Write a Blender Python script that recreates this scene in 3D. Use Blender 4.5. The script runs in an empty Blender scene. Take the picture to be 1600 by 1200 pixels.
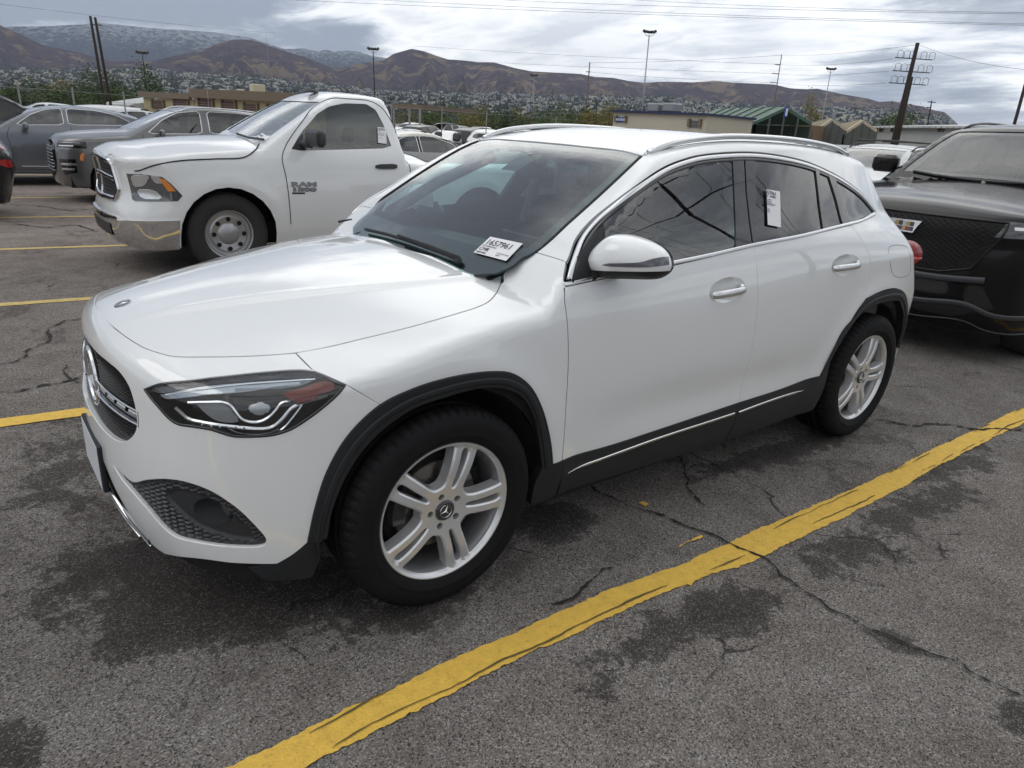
import bpy, math, random
import numpy as np
from mathutils import Vector, Matrix
from mathutils.geometry import delaunay_2d_cdt
random.seed(7); np.random.seed(7)
C = bpy.context.scene.collection
SC = bpy.context.scene
R = math.radians
# ------------------------------------------------------------------ camera
CAMP = np.array([-1.123, -2.596, 1.556]); YAW, PITCH, ROLL, FOC = R(51.23), R(20.14), R(3.61), 1103.2
def cam_axes():
    cy, sy, cp, sp = math.cos(YAW), math.sin(YAW), math.cos(PITCH), math.sin(PITCH)
    f = np.array([cy*cp, sy*cp, -sp]); r = np.array([sy, -cy, 0.]); u = np.cross(r, f)
    cr, sr = math.cos(ROLL), math.sin(ROLL)
    return cr*r+sr*u, -sr*r+cr*u, f
AX = cam_axes()
cam = bpy.data.cameras.new('camera'); camo = bpy.data.objects.new('camera', cam); C.objects.link(camo)
cam.sensor_width = 36; cam.lens = FOC/1600*36; cam.clip_start = .05; cam.clip_end = 30000
M = Matrix.Identity(4)
for i, v in enumerate((AX[0], AX[1], -AX[2])):
    for k in range(3): M[k][i] = v[k]
for k in range(3): M[k][3] = CAMP[k]
camo.matrix_world = M; SC.camera = camo
SC.view_settings.view_transform = 'Standard'; SC.view_settings.look = 'None'
SC.view_settings.exposure = .03; SC.view_settings.gamma = 1.0
SC.cycles.use_denoising = True
try: SC.cycles.denoiser = 'OPENIMAGEDENOISE'
except Exception: pass
SC.cycles.max_bounces = 8; SC.cycles.transparent_max_bounces = 16
SC.cycles.diffuse_bounces = 3; SC.cycles.glossy_bounces = 4; SC.cycles.volume_bounces = 0
SC.cycles.use_adaptive_sampling = True; SC.cycles.adaptive_threshold = .015
# ------------------------------------------------------------------ world
W = bpy.data.worlds.new('World'); SC.world = W; W.use_nodes = True
class NT:
    def __init__(s, nt): s.t = nt; nt.nodes.clear()
    def n(s, typ, **k):
        nd = s.t.nodes.new(typ)
        for a, v in k.items():
            if a.startswith('i_'):
                key = a[2:]
                key = int(key) if key.isdigit() else key.replace('_', ' ')
                if hasattr(v, 'is_output') or isinstance(v, bpy.types.NodeSocket): s.t.links.new(v, nd.inputs[key])
                else: nd.inputs[key].default_value = v
            else: setattr(nd, a, v)
        return nd
    def l(s, a, b): s.t.links.new(a, b)
    def math(s, op, a, b=None, c=None, clamp=False):
        nd = s.t.nodes.new('ShaderNodeMath'); nd.operation = op; nd.use_clamp = clamp
        for i, v in enumerate((a, b, c)):
            if v is None: continue
            if isinstance(v, bpy.types.NodeSocket): s.t.links.new(v, nd.inputs[i])
            else: nd.inputs[i].default_value = v
        return nd.outputs[0]
    def ramp(s, fac, stops, interp='LINEAR'):
        nd = s.t.nodes.new('ShaderNodeValToRGB'); cr = nd.color_ramp; cr.interpolation = interp
        while len(cr.elements) > 1: cr.elements.remove(cr.elements[-1])
        cr.elements[0].position = stops[0][0]; cr.elements[0].color = col4(stops[0][1])
        for p, c in stops[1:]:
            e = cr.elements.new(p); e.color = col4(c)
        s.t.links.new(fac, nd.inputs[0]); return nd.outputs[0]
    def mix(s, fac, a, b, typ='MIX'):
        nd = s.t.nodes.new('ShaderNodeMix'); nd.data_type = 'RGBA'; nd.blend_type = typ
        for idx, v in ((0, fac), (6, a), (7, b)):
            if isinstance(v, bpy.types.NodeSocket): s.t.links.new(v, nd.inputs[idx])
            else: nd.inputs[idx].default_value = v if idx == 0 else col4(v)
        return nd.outputs[2]
    def noise(s, vec, scale, detail=4, rough=.55, dist=0., dim='3D', out=0):
        nd = s.n('ShaderNodeTexNoise', noise_dimensions=dim)
        if vec is not None: s.l(vec, nd.inputs['Vector'])
        nd.inputs['Scale'].default_value = scale; nd.inputs['Detail'].default_value = detail
        nd.inputs['Roughness'].default_value = rough; nd.inputs['Distortion'].default_value = dist
        return nd.outputs[out]
def col4(c):
    if isinstance(c, (int, float)): return (c, c, c, 1)
    return tuple(c) if len(c) == 4 else (*c, 1)
SUN_EL, SUN_AZ = R(44), R(150)      # direction to the sun (azimuth from +X towards +Y), hidden by cloud
t = NT(W.node_tree)
sky = t.n('ShaderNodeTexSky', sky_type='NISHITA', sun_disc=False, sun_elevation=SUN_EL, sun_rotation=math.pi/2-SUN_AZ, altitude=1300, air_density=1.0, dust_density=2.0)
tc = t.n('ShaderNodeTexCoord'); sep = t.n('ShaderNodeSeparateXYZ', i_0=tc.outputs['Generated'])
X_, Y_, Z_ = sep.outputs
zc = t.math('MAXIMUM', Z_, 0.0)
den = t.math('ADD', zc, .11)
cmb = t.n('ShaderNodeCombineXYZ', i_0=t.math('DIVIDE', X_, den), i_1=t.math('DIVIDE', Y_, den), i_2=0.0)
mp = t.n('ShaderNodeMapping', i_0=cmb.outputs[0]); mp.inputs['Rotation'].default_value = (0, 0, R(-38)); mp.inputs['Scale'].default_value = (1.0, .58, 1)
mp.inputs['Location'].default_value = (3.1, 1.7, 0)
n1 = t.noise(mp.outputs[0], .66, 9, .58, .2)
n2 = t.noise(mp.outputs[0], 2.6, 8, .66, .35)
n3 = t.noise(cmb.outputs[0], .22, 3, .5)
dens = t.math('ADD', t.math('MULTIPLY', n1, .72), t.math('MULTIPLY', n2, .36)); dens = t.math('SUBTRACT', t.math('MULTIPLY', dens, 1.25), .175)
dens = t.math('ADD', dens, t.math('MULTIPLY', t.math('SUBTRACT', n3, .5), .35))
# bank of heavy cloud over the mountains (towards +Y), brighter gap over +X +Y
vm = t.n('ShaderNodeVectorMath', operation='DOT_PRODUCT', i_0=tc.outputs['Generated'], i_1=(-.10, .96, .26)).outputs['Value']
bank = t.n('ShaderNodeMapRange', i_Value=vm, interpolation_type='SMOOTHSTEP'); bank.inputs[1].default_value = .80; bank.inputs[2].default_value = .99; bank.inputs[3].default_value = 0; bank.inputs[4].default_value = .17
vm2 = t.n('ShaderNodeVectorMath', operation='DOT_PRODUCT', i_0=tc.outputs['Generated'], i_1=(.66, .70, .27)).outputs['Value']
gap = t.n('ShaderNodeMapRange', i_Value=vm2, interpolation_type='SMOOTHSTEP'); gap.inputs[1].default_value = .86; gap.inputs[2].default_value = 1.0; gap.inputs[3].default_value = 0; gap.inputs[4].default_value = .07
def blob(px, py, c0, amp):
    d_ = cam_axes(); v_ = d_[2]+(px-800)/FOC*d_[0]-(py-600)/FOC*d_[1]; v_ = v_/np.linalg.norm(v_)
    dt = t.n('ShaderNodeVectorMath', operation='DOT_PRODUCT', i_0=tc.outputs['Generated'], i_1=tuple(v_)).outputs['Value']; m_ = t.n('ShaderNodeMapRange', i_Value=dt, interpolation_type='SMOOTHSTEP')
    m_.inputs[1].default_value = c0; m_.inputs[2].default_value = 1.; m_.inputs[3].default_value = 0; m_.inputs[4].default_value = amp; return m_.outputs[0]
dens = t.math('SUBTRACT', t.math('ADD', dens, bank.outputs[0]), gap.outputs[0])
for q_ in ((1450, -20, .978, .10), (470, -20, .975, .045), (760, 75, .993, .04), (1560, 110, .99, .035)): dens = t.math('ADD', dens, blob(*q_))
for q_ in ((920, 0, .985, .10), (1200, 70, .988, .075), (1530, 160, .99, .04)): dens = t.math('SUBTRACT', dens, blob(*q_))
cc = t.ramp(dens, [(.41, (15.8, 15.6, 15.0)), (.472, (12.8, 12.9, 12.8)), (.515, (9.0, 9.25, 9.6)), (.56, (5.9, 6.15, 6.6)), (.64, (3.3, 3.6, 4.15))])
# overcast luminance rises towards the zenith
vm3 = t.n('ShaderNodeVectorMath', operation='DOT_PRODUCT', i_0=tc.outputs['Generated'], i_1=(.62, .68, .39)).outputs['Value']      # the hidden sun brightens that side
glow = t.n('ShaderNodeMapRange', i_Value=vm3, interpolation_type='SMOOTHSTEP'); glow.inputs[1].default_value = -.1; glow.inputs[2].default_value = 1.0; glow.inputs[3].default_value = .74; glow.inputs[4].default_value = 1.28
lum = glow.outputs[0]
cl = t.mix(1.0, cc, t.n('ShaderNodeCombineColor', i_0=lum, i_1=lum, i_2=lum).outputs[0], 'MULTIPLY')
thin = t.ramp(dens, [(.30, .55), (.42, 1.0)])
skymix = t.mix(t.math('MULTIPLY', thin, .96), sky.outputs[0], cl)
# ground side of the dome
low = t.n('ShaderNodeMapRange', i_Value=Z_); low.inputs[1].default_value = -.06; low.inputs[2].default_value = -.01
hz = t.n('ShaderNodeMapRange', i_Value=Z_, interpolation_type='SMOOTHSTEP'); hz.inputs[1].default_value = .0; hz.inputs[2].default_value = .07; hz.inputs[3].default_value = .75; hz.inputs[4].default_value = 0
skymix = t.mix(hz.outputs[0], skymix, (9.2, 9.6, 10.0))
skymix = t.mix(low.outputs[0], (1.0, .98, .95), skymix)
bg = t.n('ShaderNodeBackground', i_Color=skymix, i_Strength=.1)
t.l(bg.outputs[0], t.n('ShaderNodeOutputWorld').inputs[0])
sl = bpy.data.lights.new('sun', 'SUN'); sl.energy = .7; sl.angle = R(40); sl.color = (1, .96, .9)
so = bpy.data.objects.new('sun', sl); C.objects.link(so)
so.rotation_euler = Vector((-math.cos(SUN_EL)*math.cos(SUN_AZ), -math.cos(SUN_EL)*math.sin(SUN_AZ), -math.sin(SUN_EL))).to_track_quat('-Z', 'Y').to_euler()

# ------------------------------------------------------------------ rays (used to carry traced outlines onto real surfaces)
def rayd(q): return AX[2]+(q[0]-800)/FOC*AX[0]-(q[1]-600)/FOC*AX[1]
def atx(px, py, x): d = rayd((px, py)); return CAMP+d*(x-CAMP[0])/d[0]
def aty(px, py, y): d = rayd((px, py)); return CAMP+d*(y-CAMP[1])/d[1]
def atz(px, py, z): d = rayd((px, py)); return CAMP+d*(z-CAMP[2])/d[2]
def gz(x, y):
    """height of the asphalt: it drains gently away beyond the second row"""
    v = np.asarray(y, float)-2.0
    return -.017*np.clip(np.log1p(np.exp(np.clip(v, -30, 30)))*1.0+np.clip(v-30, 0, None)*0, 0, 28)
def atg(px, py):
    P = atz(px, py, 0.)
    for _ in range(8): P = atz(px, py, float(gz(P[0], P[1])))
    return P
# ------------------------------------------------------------------ materials
MATS = {}
def mat(name, color=(.5, .5, .5), rough=.5, metal=0., coat=0., spec=.5, bump=None, var=None, emit=None, coatr=.03):
    if name in MATS: return MATS[name]
    m = bpy.data.materials.new(name); m.use_nodes = True; t = NT(m.node_tree)
    b = t.n('ShaderNodeBsdfPrincipled'); b.inputs['Base Color'].default_value = col4(color); b.inputs['Roughness'].default_value = rough
    b.inputs['Metallic'].default_value = metal; b.inputs['Coat Weight'].default_value = coat; b.inputs['Coat Roughness'].default_value = coatr
    b.inputs['Specular IOR Level'].default_value = spec
    tc = t.n('ShaderNodeTexCoord').outputs['Object']
    if var:                       # (scale, amount): uneven colour
        nz = t.noise(tc, var[0], 5, .6)
        c2 = tuple(v*(1-var[1]) for v in color[:3]); c3 = tuple(min(1, v*(1+var[1])) for v in color[:3])
        t.l(t.ramp(nz, [(.3, c2), (.7, c3)]), b.inputs['Base Color'])
        t.l(t.ramp(nz, [(.3, rough*.85), (.7, min(1, rough*1.15))]), b.inputs['Roughness'])
    if bump:                      # (scale, distance)
        nb = t.noise(tc, bump[0], 4, .6)
        bn = t.n('ShaderNodeBump', i_Height=nb, i_Distance=bump[1], i_Strength=1.0); t.l(bn.outputs[0], b.inputs['Normal'])
    if emit: b.inputs['Emission Color'].default_value = col4(emit[0]); b.inputs['Emission Strength'].default_value = emit[1]
    t.l(b.outputs[0], t.n('ShaderNodeOutputMaterial').inputs[0]); m.diffuse_color = col4(color)
    MATS[name] = m; return m
def glass(name, tint=(.8, .9, .88), ior=1.55, refl=1.0):
    if name in MATS: return MATS[name]
    m = bpy.data.materials.new(name); m.use_nodes = True; t = NT(m.node_tree)
    g_ = t.n('ShaderNodeNewGeometry'); c_ = t.math('ABSOLUTE', t.n('ShaderNodeVectorMath', operation='DOT_PRODUCT', i_0=g_.outputs['Incoming'], i_1=g_.outputs['Normal']).outputs['Value'])
    f0 = ((ior-1)/(ior+1))**2*1.7; fr = t.math('ADD', t.math('MULTIPLY', t.math('POWER', t.math('SUBTRACT', 1.0, c_, None, True), 5.0), 1-f0), f0); tr = t.n('ShaderNodeBsdfTransparent', i_Color=col4(tint))
    gl = t.n('ShaderNodeBsdfGlossy', i_Roughness=0.0, i_Color=(1, 1, 1, 1))
    f = t.math('MULTIPLY', fr, refl, clamp=True)
    mx = t.n('ShaderNodeMixShader', i_0=f, i_1=tr.outputs[0], i_2=gl.outputs[0])
    t.l(mx.outputs[0], t.n('ShaderNodeOutputMaterial').inputs[0]); MATS[name] = m; return m
PAINT = mat('white_paint', (.80, .815, .82), .28, coat=1., coatr=.012); [n for n in PAINT.node_tree.nodes if n.type == 'BSDF_PRINCIPLED'][0].inputs['Coat IOR'].default_value = 1.65
BLACKP = mat('black_plastic', (.020, .022, .025), .55, spec=.35, bump=(420, .0006), var=(3, .12))
GLOSSB = mat('gloss_black', (.008, .008, .009), .12, coat=.6)
DARK = mat('dark_void', (.006, .006, .006), .9)
RUBBER = mat('tyre_rubber', (.0095, .0095, .0102), .70, spec=.18, bump=(160, .0007), var=(14, .25))
ALLOY = mat('alloy_silver', (.70, .71, .72), .30, metal=.55, coat=.5, coatr=.12)
ALLOY2 = mat('alloy_barrel', (.30, .30, .31), .4, metal=.7)
CHROME = mat('chrome', (.75, .76, .77), .08, metal=1.)
SATIN = mat('satin_trim', (.72, .73, .74), .22, metal=.9)
STEEL = mat('brake_steel', (.22, .20, .185), .42, metal=.9, var=(30, .3))
GLASSC = glass('windscreen_glass', (.72, .89, .86), 1.62, 1.5)
GLASSS = glass('side_glass', (.50, .69, .69), 1.62, 1.4)
GLASSD = glass('privacy_glass', (.09, .11, .12), 1.62, 1.25)
LENS = glass('lamp_lens', (.93, .95, .96), 1.5, 1.0)
SEAM = mat('seam_shadow', (.01, .01, .011), .8)
PAPER = mat('paper', (.78, .78, .80), .6)
INK = mat('ink', (.03, .03, .06), .6)
# ------------------------------------------------------------------ mesh helpers
def link(name, me, m=None, parent=None):
    o = bpy.data.objects.new(name, me); C.objects.link(o)
    if m is not None and me is not None: me.materials.append(m)
    if parent is not None: o.parent = parent
    return o
def mesh(name, V, F, m=None, parent=None, smooth=False, N=None):
    me = bpy.data.meshes.new(name); me.from_pydata([tuple(v) for v in np.asarray(V, float)], [], [tuple(int(i) for i in f) for f in F])
    me.validate(); me.update()
    if smooth or N is not None:
        me.polygons.foreach_set('use_smooth', [True]*len(me.polygons))
    if N is not None and len(N) == len(me.vertices): me.normals_split_custom_set_from_vertices([tuple(n) for n in N])
    return link(name, me, m, parent)
def thing(name, label, cat, loc=(0, 0, 0), rz=0., group=None):
    o = bpy.data.objects.new(name, None); C.objects.link(o); o.location = loc; o.rotation_euler = (0, 0, rz)
    o['label'] = label; o['category'] = cat
    if group: o['group'] = group
    return o
def tag(o, label=None, cat=None, group=None, kind=None):
    for k, v in (('label', label), ('category', cat), ('group', group), ('kind', kind)):
        if v: o[k] = v
    return o
class MB:
    """collects boxes, tubes, lathes into one mesh"""
    def __init__(s): s.v = []; s.f = []; s.c = 0
    def add(s, V, F):
        s.v += [tuple(map(float, p)) for p in V]; s.f += [tuple(int(i)+s.c for i in f) for f in F]; s.c += len(V); return s
    def box(s, a, b, M=None):
        (x0, y0, z0), (x1, y1, z1) = a, b
        V = np.array([(x, y, z) for x in (x0, x1) for y in (y0, y1) for z in (z0, z1)], float)
        if M is not None: V = np.array([M @ Vector(v) for v in V])
        return s.add(V, [(0, 1, 3, 2), (4, 6, 7, 5), (0, 4, 5, 1), (2, 3, 7, 6), (0, 2, 6, 4), (1, 5, 7, 3)])
    def bbox(s, a, b, r, M=None):
        """bevelled box"""
        a, b = np.array(a, float), np.array(b, float); c = (a+b)/2; h = (b-a)/2; r = min(r, h.min()*.95)
        V = []; idx = {}
        for sx in (-1, 1):
            for sy in (-1, 1):
                for sz in (-1, 1):
                    for k in range(3):
                        o = np.array([sx, sy, sz])*(h-r); o[k] += (sx, sy, sz)[k]*r
                        idx[(sx, sy, sz, k)] = len(V); V.append(c+o)
        F = []
        S = (-1, 1)
        for k in range(3):
            for q in S:
                i, j = [t for t in range(3) if t != k]
                loop = []
                for a_, b_ in ((-1, -1), (1, -1), (1, 1), (-1, 1)):
                    s3 = [0, 0, 0]; s3[k] = q; s3[i] = a_; s3[j] = b_; loop.append(idx[(*s3, k)])
                F.append(loop if (q > 0) == (k != 1) else loop[::-1])
        for k in range(3):
            i, j = [t for t in range(3) if t != k]
            for a_ in S:
                for b_ in S:
                    p = [0, 0, 0]; p[i] = a_; p[j] = b_; lo = list(p); hi = list(p); lo[k] = -1; hi[k] = 1
                    F.append([idx[(*lo, i)], idx[(*hi, i)], idx[(*hi, j)], idx[(*lo, j)]])
        for sx in S:
            for sy in S:
                for sz in S: F.append([idx[(sx, sy, sz, k)] for k in range(3)])
        if M is not None: V = [M @ Vector(v) for v in V]
        return s.add(V, F)
    def tube(s, P, r, n=8, cap=True, sx=1., up=None):
        P = np.asarray(P, float); m = len(P); r = np.broadcast_to(r, (m,)); T = np.gradient(P, axis=0); T /= np.linalg.norm(T, axis=1, keepdims=True)+1e-12
        up = np.array(up if up is not None else (0, 0, 1.), float)
        if abs(T[0] @ up) > .95 and up[2] == 1: up = np.array((1., 0, 0))
        V = []
        for i in range(m):
            a = np.cross(T[i], up); a /= np.linalg.norm(a)+1e-12; b = np.cross(a, T[i])
            for k in range(n):
                th = 2*math.pi*k/n+math.pi/n; V.append(P[i]+r[i]*(a*math.cos(th)*sx+b*math.sin(th)))
        F = [(i*n+k, i*n+(k+1) % n, (i+1)*n+(k+1) % n, (i+1)*n+k) for i in range(m-1) for k in range(n)]
        if cap: F += [tuple(range(n))[::-1], tuple((m-1)*n+k for k in range(n))]
        return s.add(V, F)
    def lathe(s, prof, n=32, axis='y', c=(0, 0, 0), mod=None):
        """prof: list of (r, t) with t along the axis"""
        V = []; m = len(prof)
        for k in range(n):
            a = 2*math.pi*k/n
            for j, (r, tt) in enumerate(prof):
                rr = r+(mod(k, j) if mod else 0)
                p = {'y': (rr*math.cos(a), tt, rr*math.sin(a)), 'z': (rr*math.cos(a), rr*math.sin(a), tt), 'x': (tt, rr*math.cos(a), rr*math.sin(a))}[axis]
                V.append(np.add(p, c))
        F = [(k*m+j, k*m+j+1, ((k+1) % n)*m+j+1, ((k+1) % n)*m+j) for k in range(n) for j in range(m-1)]
        return s.add(V, F)
    def prism(s, pts, h0, h1, axis='z', M=None):
        n = len(pts)
        def mk(p, h): return {'z': (p[0], p[1], h), 'y': (p[0], h, p[1]), 'x': (h, p[0], p[1])}[axis]
        V = [mk(p, h0) for p in pts]+[mk(p, h1) for p in pts]
        if M is not None: V = [M @ Vector(v) for v in V]
        return s.add(V, [tuple(range(n))[::-1], tuple(range(n, 2*n))]+[(i, (i+1) % n, n+(i+1) % n, n+i) for i in range(n)])
    def build(s, name, m=None, parent=None, smooth=False, auto=None):
        o = mesh(name, s.v, s.f, m, parent, smooth)
        if auto is not None: autosm(o, auto)
        return o
def autosm(o, deg=35):
    o.data.polygons.foreach_set('use_smooth', [True]*len(o.data.polygons))
    try: o.data.set_sharp_from_angle(angle=R(deg))
    except Exception: pass
def copy_tree(o, parent=None):
    c = o.copy(); C.objects.link(c); c.parent = parent
    for ch in list(o.children): copy_tree(ch, c)
    return c
def inpoly(P, L):
    x, y = P[:, 0], P[:, 1]; r = np.zeros(len(P), bool); n = len(L); j = n-1
    for i in range(n):
        xi, yi = L[i]; xj, yj = L[j]
        if yi != yj:
            c = ((yi > y) != (yj > y)) & (x < (xj-xi)*(y-yi)/(yj-yi)+xi); r ^= c
        j = i
    return r
def area(L):
    L = np.asarray(L); x, y = L[:, 0], L[:, 1]; return .5*np.sum(x*np.roll(y, -1)-np.roll(x, -1)*y)
def smooth_path(P, step=.012):
    """Catmull-Rom through the points, resampled"""
    P = np.asarray(P, float)
    if len(P) < 3:
        n = max(1, int(np.ceil(np.linalg.norm(P[-1]-P[0])/step))); return P[0]+(P[-1]-P[0])*np.linspace(0, 1, n+1)[:, None]
    Q = np.vstack([2*P[0]-P[1], P, 2*P[-1]-P[-2]]); out = []
    for i in range(1, len(Q)-2):
        p0, p1, p2, p3 = Q[i-1:i+3]; n = max(1, int(np.ceil(np.linalg.norm(p2-p1)/step)))
        l0, l1, l2 = [max(np.linalg.norm(b-a), 1e-6)**.5 for a, b in ((p0, p1), (p1, p2), (p2, p3))]
        m1 = (p1-p0)/l0-(p2-p0)/(l0+l1)+(p2-p1)/l1; m2 = (p2-p1)/l1-(p3-p1)/(l1+l2)+(p3-p2)/l2
        m1 *= l1; m2 *= l1
        for k in range(n):
            t_ = k/n; a, b = t_*t_, t_*t_*t_
            out.append((2*b-3*a+1)*p1+(b-2*a+t_)*m1+(-2*b+3*a)*p2+(b-a)*m2)
    out.append(P[-1]); return np.array(out)
def loop_of(*segs, step=.012):
    """closed loop from path pieces, each a smooth run, corners kept where pieces meet"""
    out = []
    for s_ in segs:
        q = smooth_path(s_, step)
        if len(out) and np.linalg.norm(out[-1]-q[0]) < 1e-4: q = q[1:]
        out += list(q)
    if np.linalg.norm(np.asarray(out[0])-out[-1]) < 1e-4: out.pop()
    return np.array(out)
def inset(L, d):
    """move a closed loop d to its inside (negative: outside)"""
    L = np.asarray(L, float); s_ = 1 if area(L) > 0 else -1
    e = np.roll(L, -1, 0)-L; ln = np.linalg.norm(e, axis=1, keepdims=True)+1e-12; e /= ln
    nrm = np.stack([-e[:, 1], e[:, 0]], -1)*s_; b = nrm+np.roll(nrm, 1, 0); k = np.linalg.norm(b, axis=1, keepdims=True); b = b/np.maximum(k, .5)
    sc = 1/np.clip((b*nrm).sum(1, keepdims=True), .5, 1)
    return L+b*d*sc
def tri(L, holes=(), step=.02, extra=()):
    """triangulate a loop with holes and inner grid points -> (points, triangles, loops as index lists)"""
    L = np.asarray(L); pts = [L]; edges = []; loops = []; c = 0
    for q in (L, *holes):
        n = len(q); edges += [(c+i, c+(i+1) % n) for i in range(n)]; loops.append(list(range(c, c+n))); c += n
    for q in extra:
        n = len(q); edges += [(c+i, c+(i+1) % n) for i in range(n)]; c += n
    B = np.vstack([L, *holes, *extra])
    mn, mx = L.min(0), L.max(0)
    gx, gy = np.meshgrid(np.arange(mn[0]+step*.5, mx[0], step), np.arange(mn[1]+step*.5, mx[1], step*.866))
    gx = gx+(np.arange(gx.shape[0])[:, None] % 2)*step*.5
    G = np.stack([gx.ravel(), gy.ravel()], -1); G = G[inpoly(G, L)]
    for h in holes: G = G[~inpoly(G, np.asarray(h))]
    if len(G):
        keep = np.ones(len(G), bool)
        for k in range(0, len(G), 800):
            d = ((G[k:k+800, None, :]-B[None])**2).sum(-1).min(1); keep[k:k+800] = d > (step*.45)**2
        G = G[keep]
    A = np.vstack([B, G]) if len(G) else B
    vo, eo, fo, ov, _, _ = delaunay_2d_cdt([Vector(p) for p in A], edges, [], 0, 1e-7, True)
    vo = np.array([tuple(v) for v in vo]); F = np.array(fo)
    cen = vo[F].mean(1); ok = inpoly(cen, L)
    for h in holes: ok &= ~inpoly(cen, np.asarray(h))
    F = F[ok]
    remap = {}
    for i, o_ in enumerate(ov):
        for q in o_: remap[q] = i
    loops = [[remap.get(i, i) for i in lp] for lp in loops]
    a = vo[F]; cr = (a[:, 1, 0]-a[:, 0, 0])*(a[:, 2, 1]-a[:, 0, 1])-(a[:, 1, 1]-a[:, 0, 1])*(a[:, 2, 0]-a[:, 0, 0])
    F[cr < 0] = F[cr < 0][:, ::-1]
    return vo, F, loops
def flanged(V, N, F, loops, thick, bev=.0015):
    """add a rounded edge and a turned-in flange along each boundary loop"""
    V = list(V); N = list(N); F = [tuple(f) for f in F]; base = np.array(V)
    FA = np.array(F)
    # interior side per boundary edge from face orientation
    E = {}
    for f in F:
        for i in range(3): E[(f[i], f[(i+1) % 3])] = 1
    for lp in loops:
        n = len(lp)
        if (lp[0], lp[1]) not in E: lp = lp[::-1]
        P = base[lp]; Nn = np.array([N[i] for i in lp]); T = np.roll(P, -1, 0)-np.roll(P, 1, 0); T /= np.linalg.norm(T, axis=1, keepdims=True)+1e-12
        out = np.cross(T, Nn); out /= np.linalg.norm(out, axis=1, keepdims=True)+1e-12
        c = len(V); V += list(P+out*bev*.7-Nn*bev*.35); N += list(Nn*.7+out*.7)
        V += list(P+out*bev-Nn*bev); N += list(out)
        V += list(P+out*bev-Nn*thick); N += list(out)
        for r0, r1 in ((None, 0), (0, 1), (1, 2)):
            for i in range(n):
                j = (i+1) % n
                a, b = (lp[i], lp[j]) if r0 is None else (c+r0*n+i, c+r0*n+j)
                F.append((a, c+r1*n+i, c+r1*n+j, b))
    return np.array(V), np.array(N), F
# ------------------------------------------------------------------ car body surfaces
def spl(xs, ys):
    xs = np.array(xs, float); ys = np.array(ys, float)
    h = np.diff(xs); d = np.diff(ys)/h
    m = np.empty_like(ys); m[1:-1] = (d[:-1]*h[1:]+d[1:]*h[:-1])/(h[:-1]+h[1:]); m[0] = d[0]+(d[0]-m[1])*.5 if len(xs) > 2 else d[0]; m[-1] = d[-1]+(d[-1]-m[-2])*.5 if len(xs) > 2 else d[0]
    def g(x):
        i = np.clip(np.searchsorted(xs, x)-1, 0, len(xs)-2)
        t = (x-xs[i])/h[i]; lo = t < 0; hi = t > 1; tc = np.clip(t, 0, 1); t2 = tc*tc; t3 = t2*tc
        r = (2*t3-3*t2+1)*ys[i]+(t3-2*t2+tc)*h[i]*m[i]+(-2*t3+3*t2)*ys[i+1]+(t3-t2)*h[i]*m[i+1]
        r = np.where(lo, r+(x-xs[0])*m[0], r); return np.where(hi, r+(x-xs[-1])*m[-1], r)
    a, b = xs[0]-3., xs[-1]+3.; n = 12000; tab = g(np.linspace(a, b, n+1)); q = n/(b-a)
    def f(x):
        u = (np.asarray(x, float)-a)*q; u = np.minimum(np.maximum(u, 0), n-1e-3); i = u.astype(np.int64); u = u-i
        return tab[i]*(1-u)+tab[i+1]*u
    return f
def smax(a, b, k):
    h = np.maximum(k-np.abs(a-b), 0)/k; return np.maximum(a, b)+h*h*h*k/6
def sstep(a, b, x):
    t = np.minimum(np.maximum((x-a)/(b-a), 0), 1); return t*t*(3-2*t)
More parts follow.
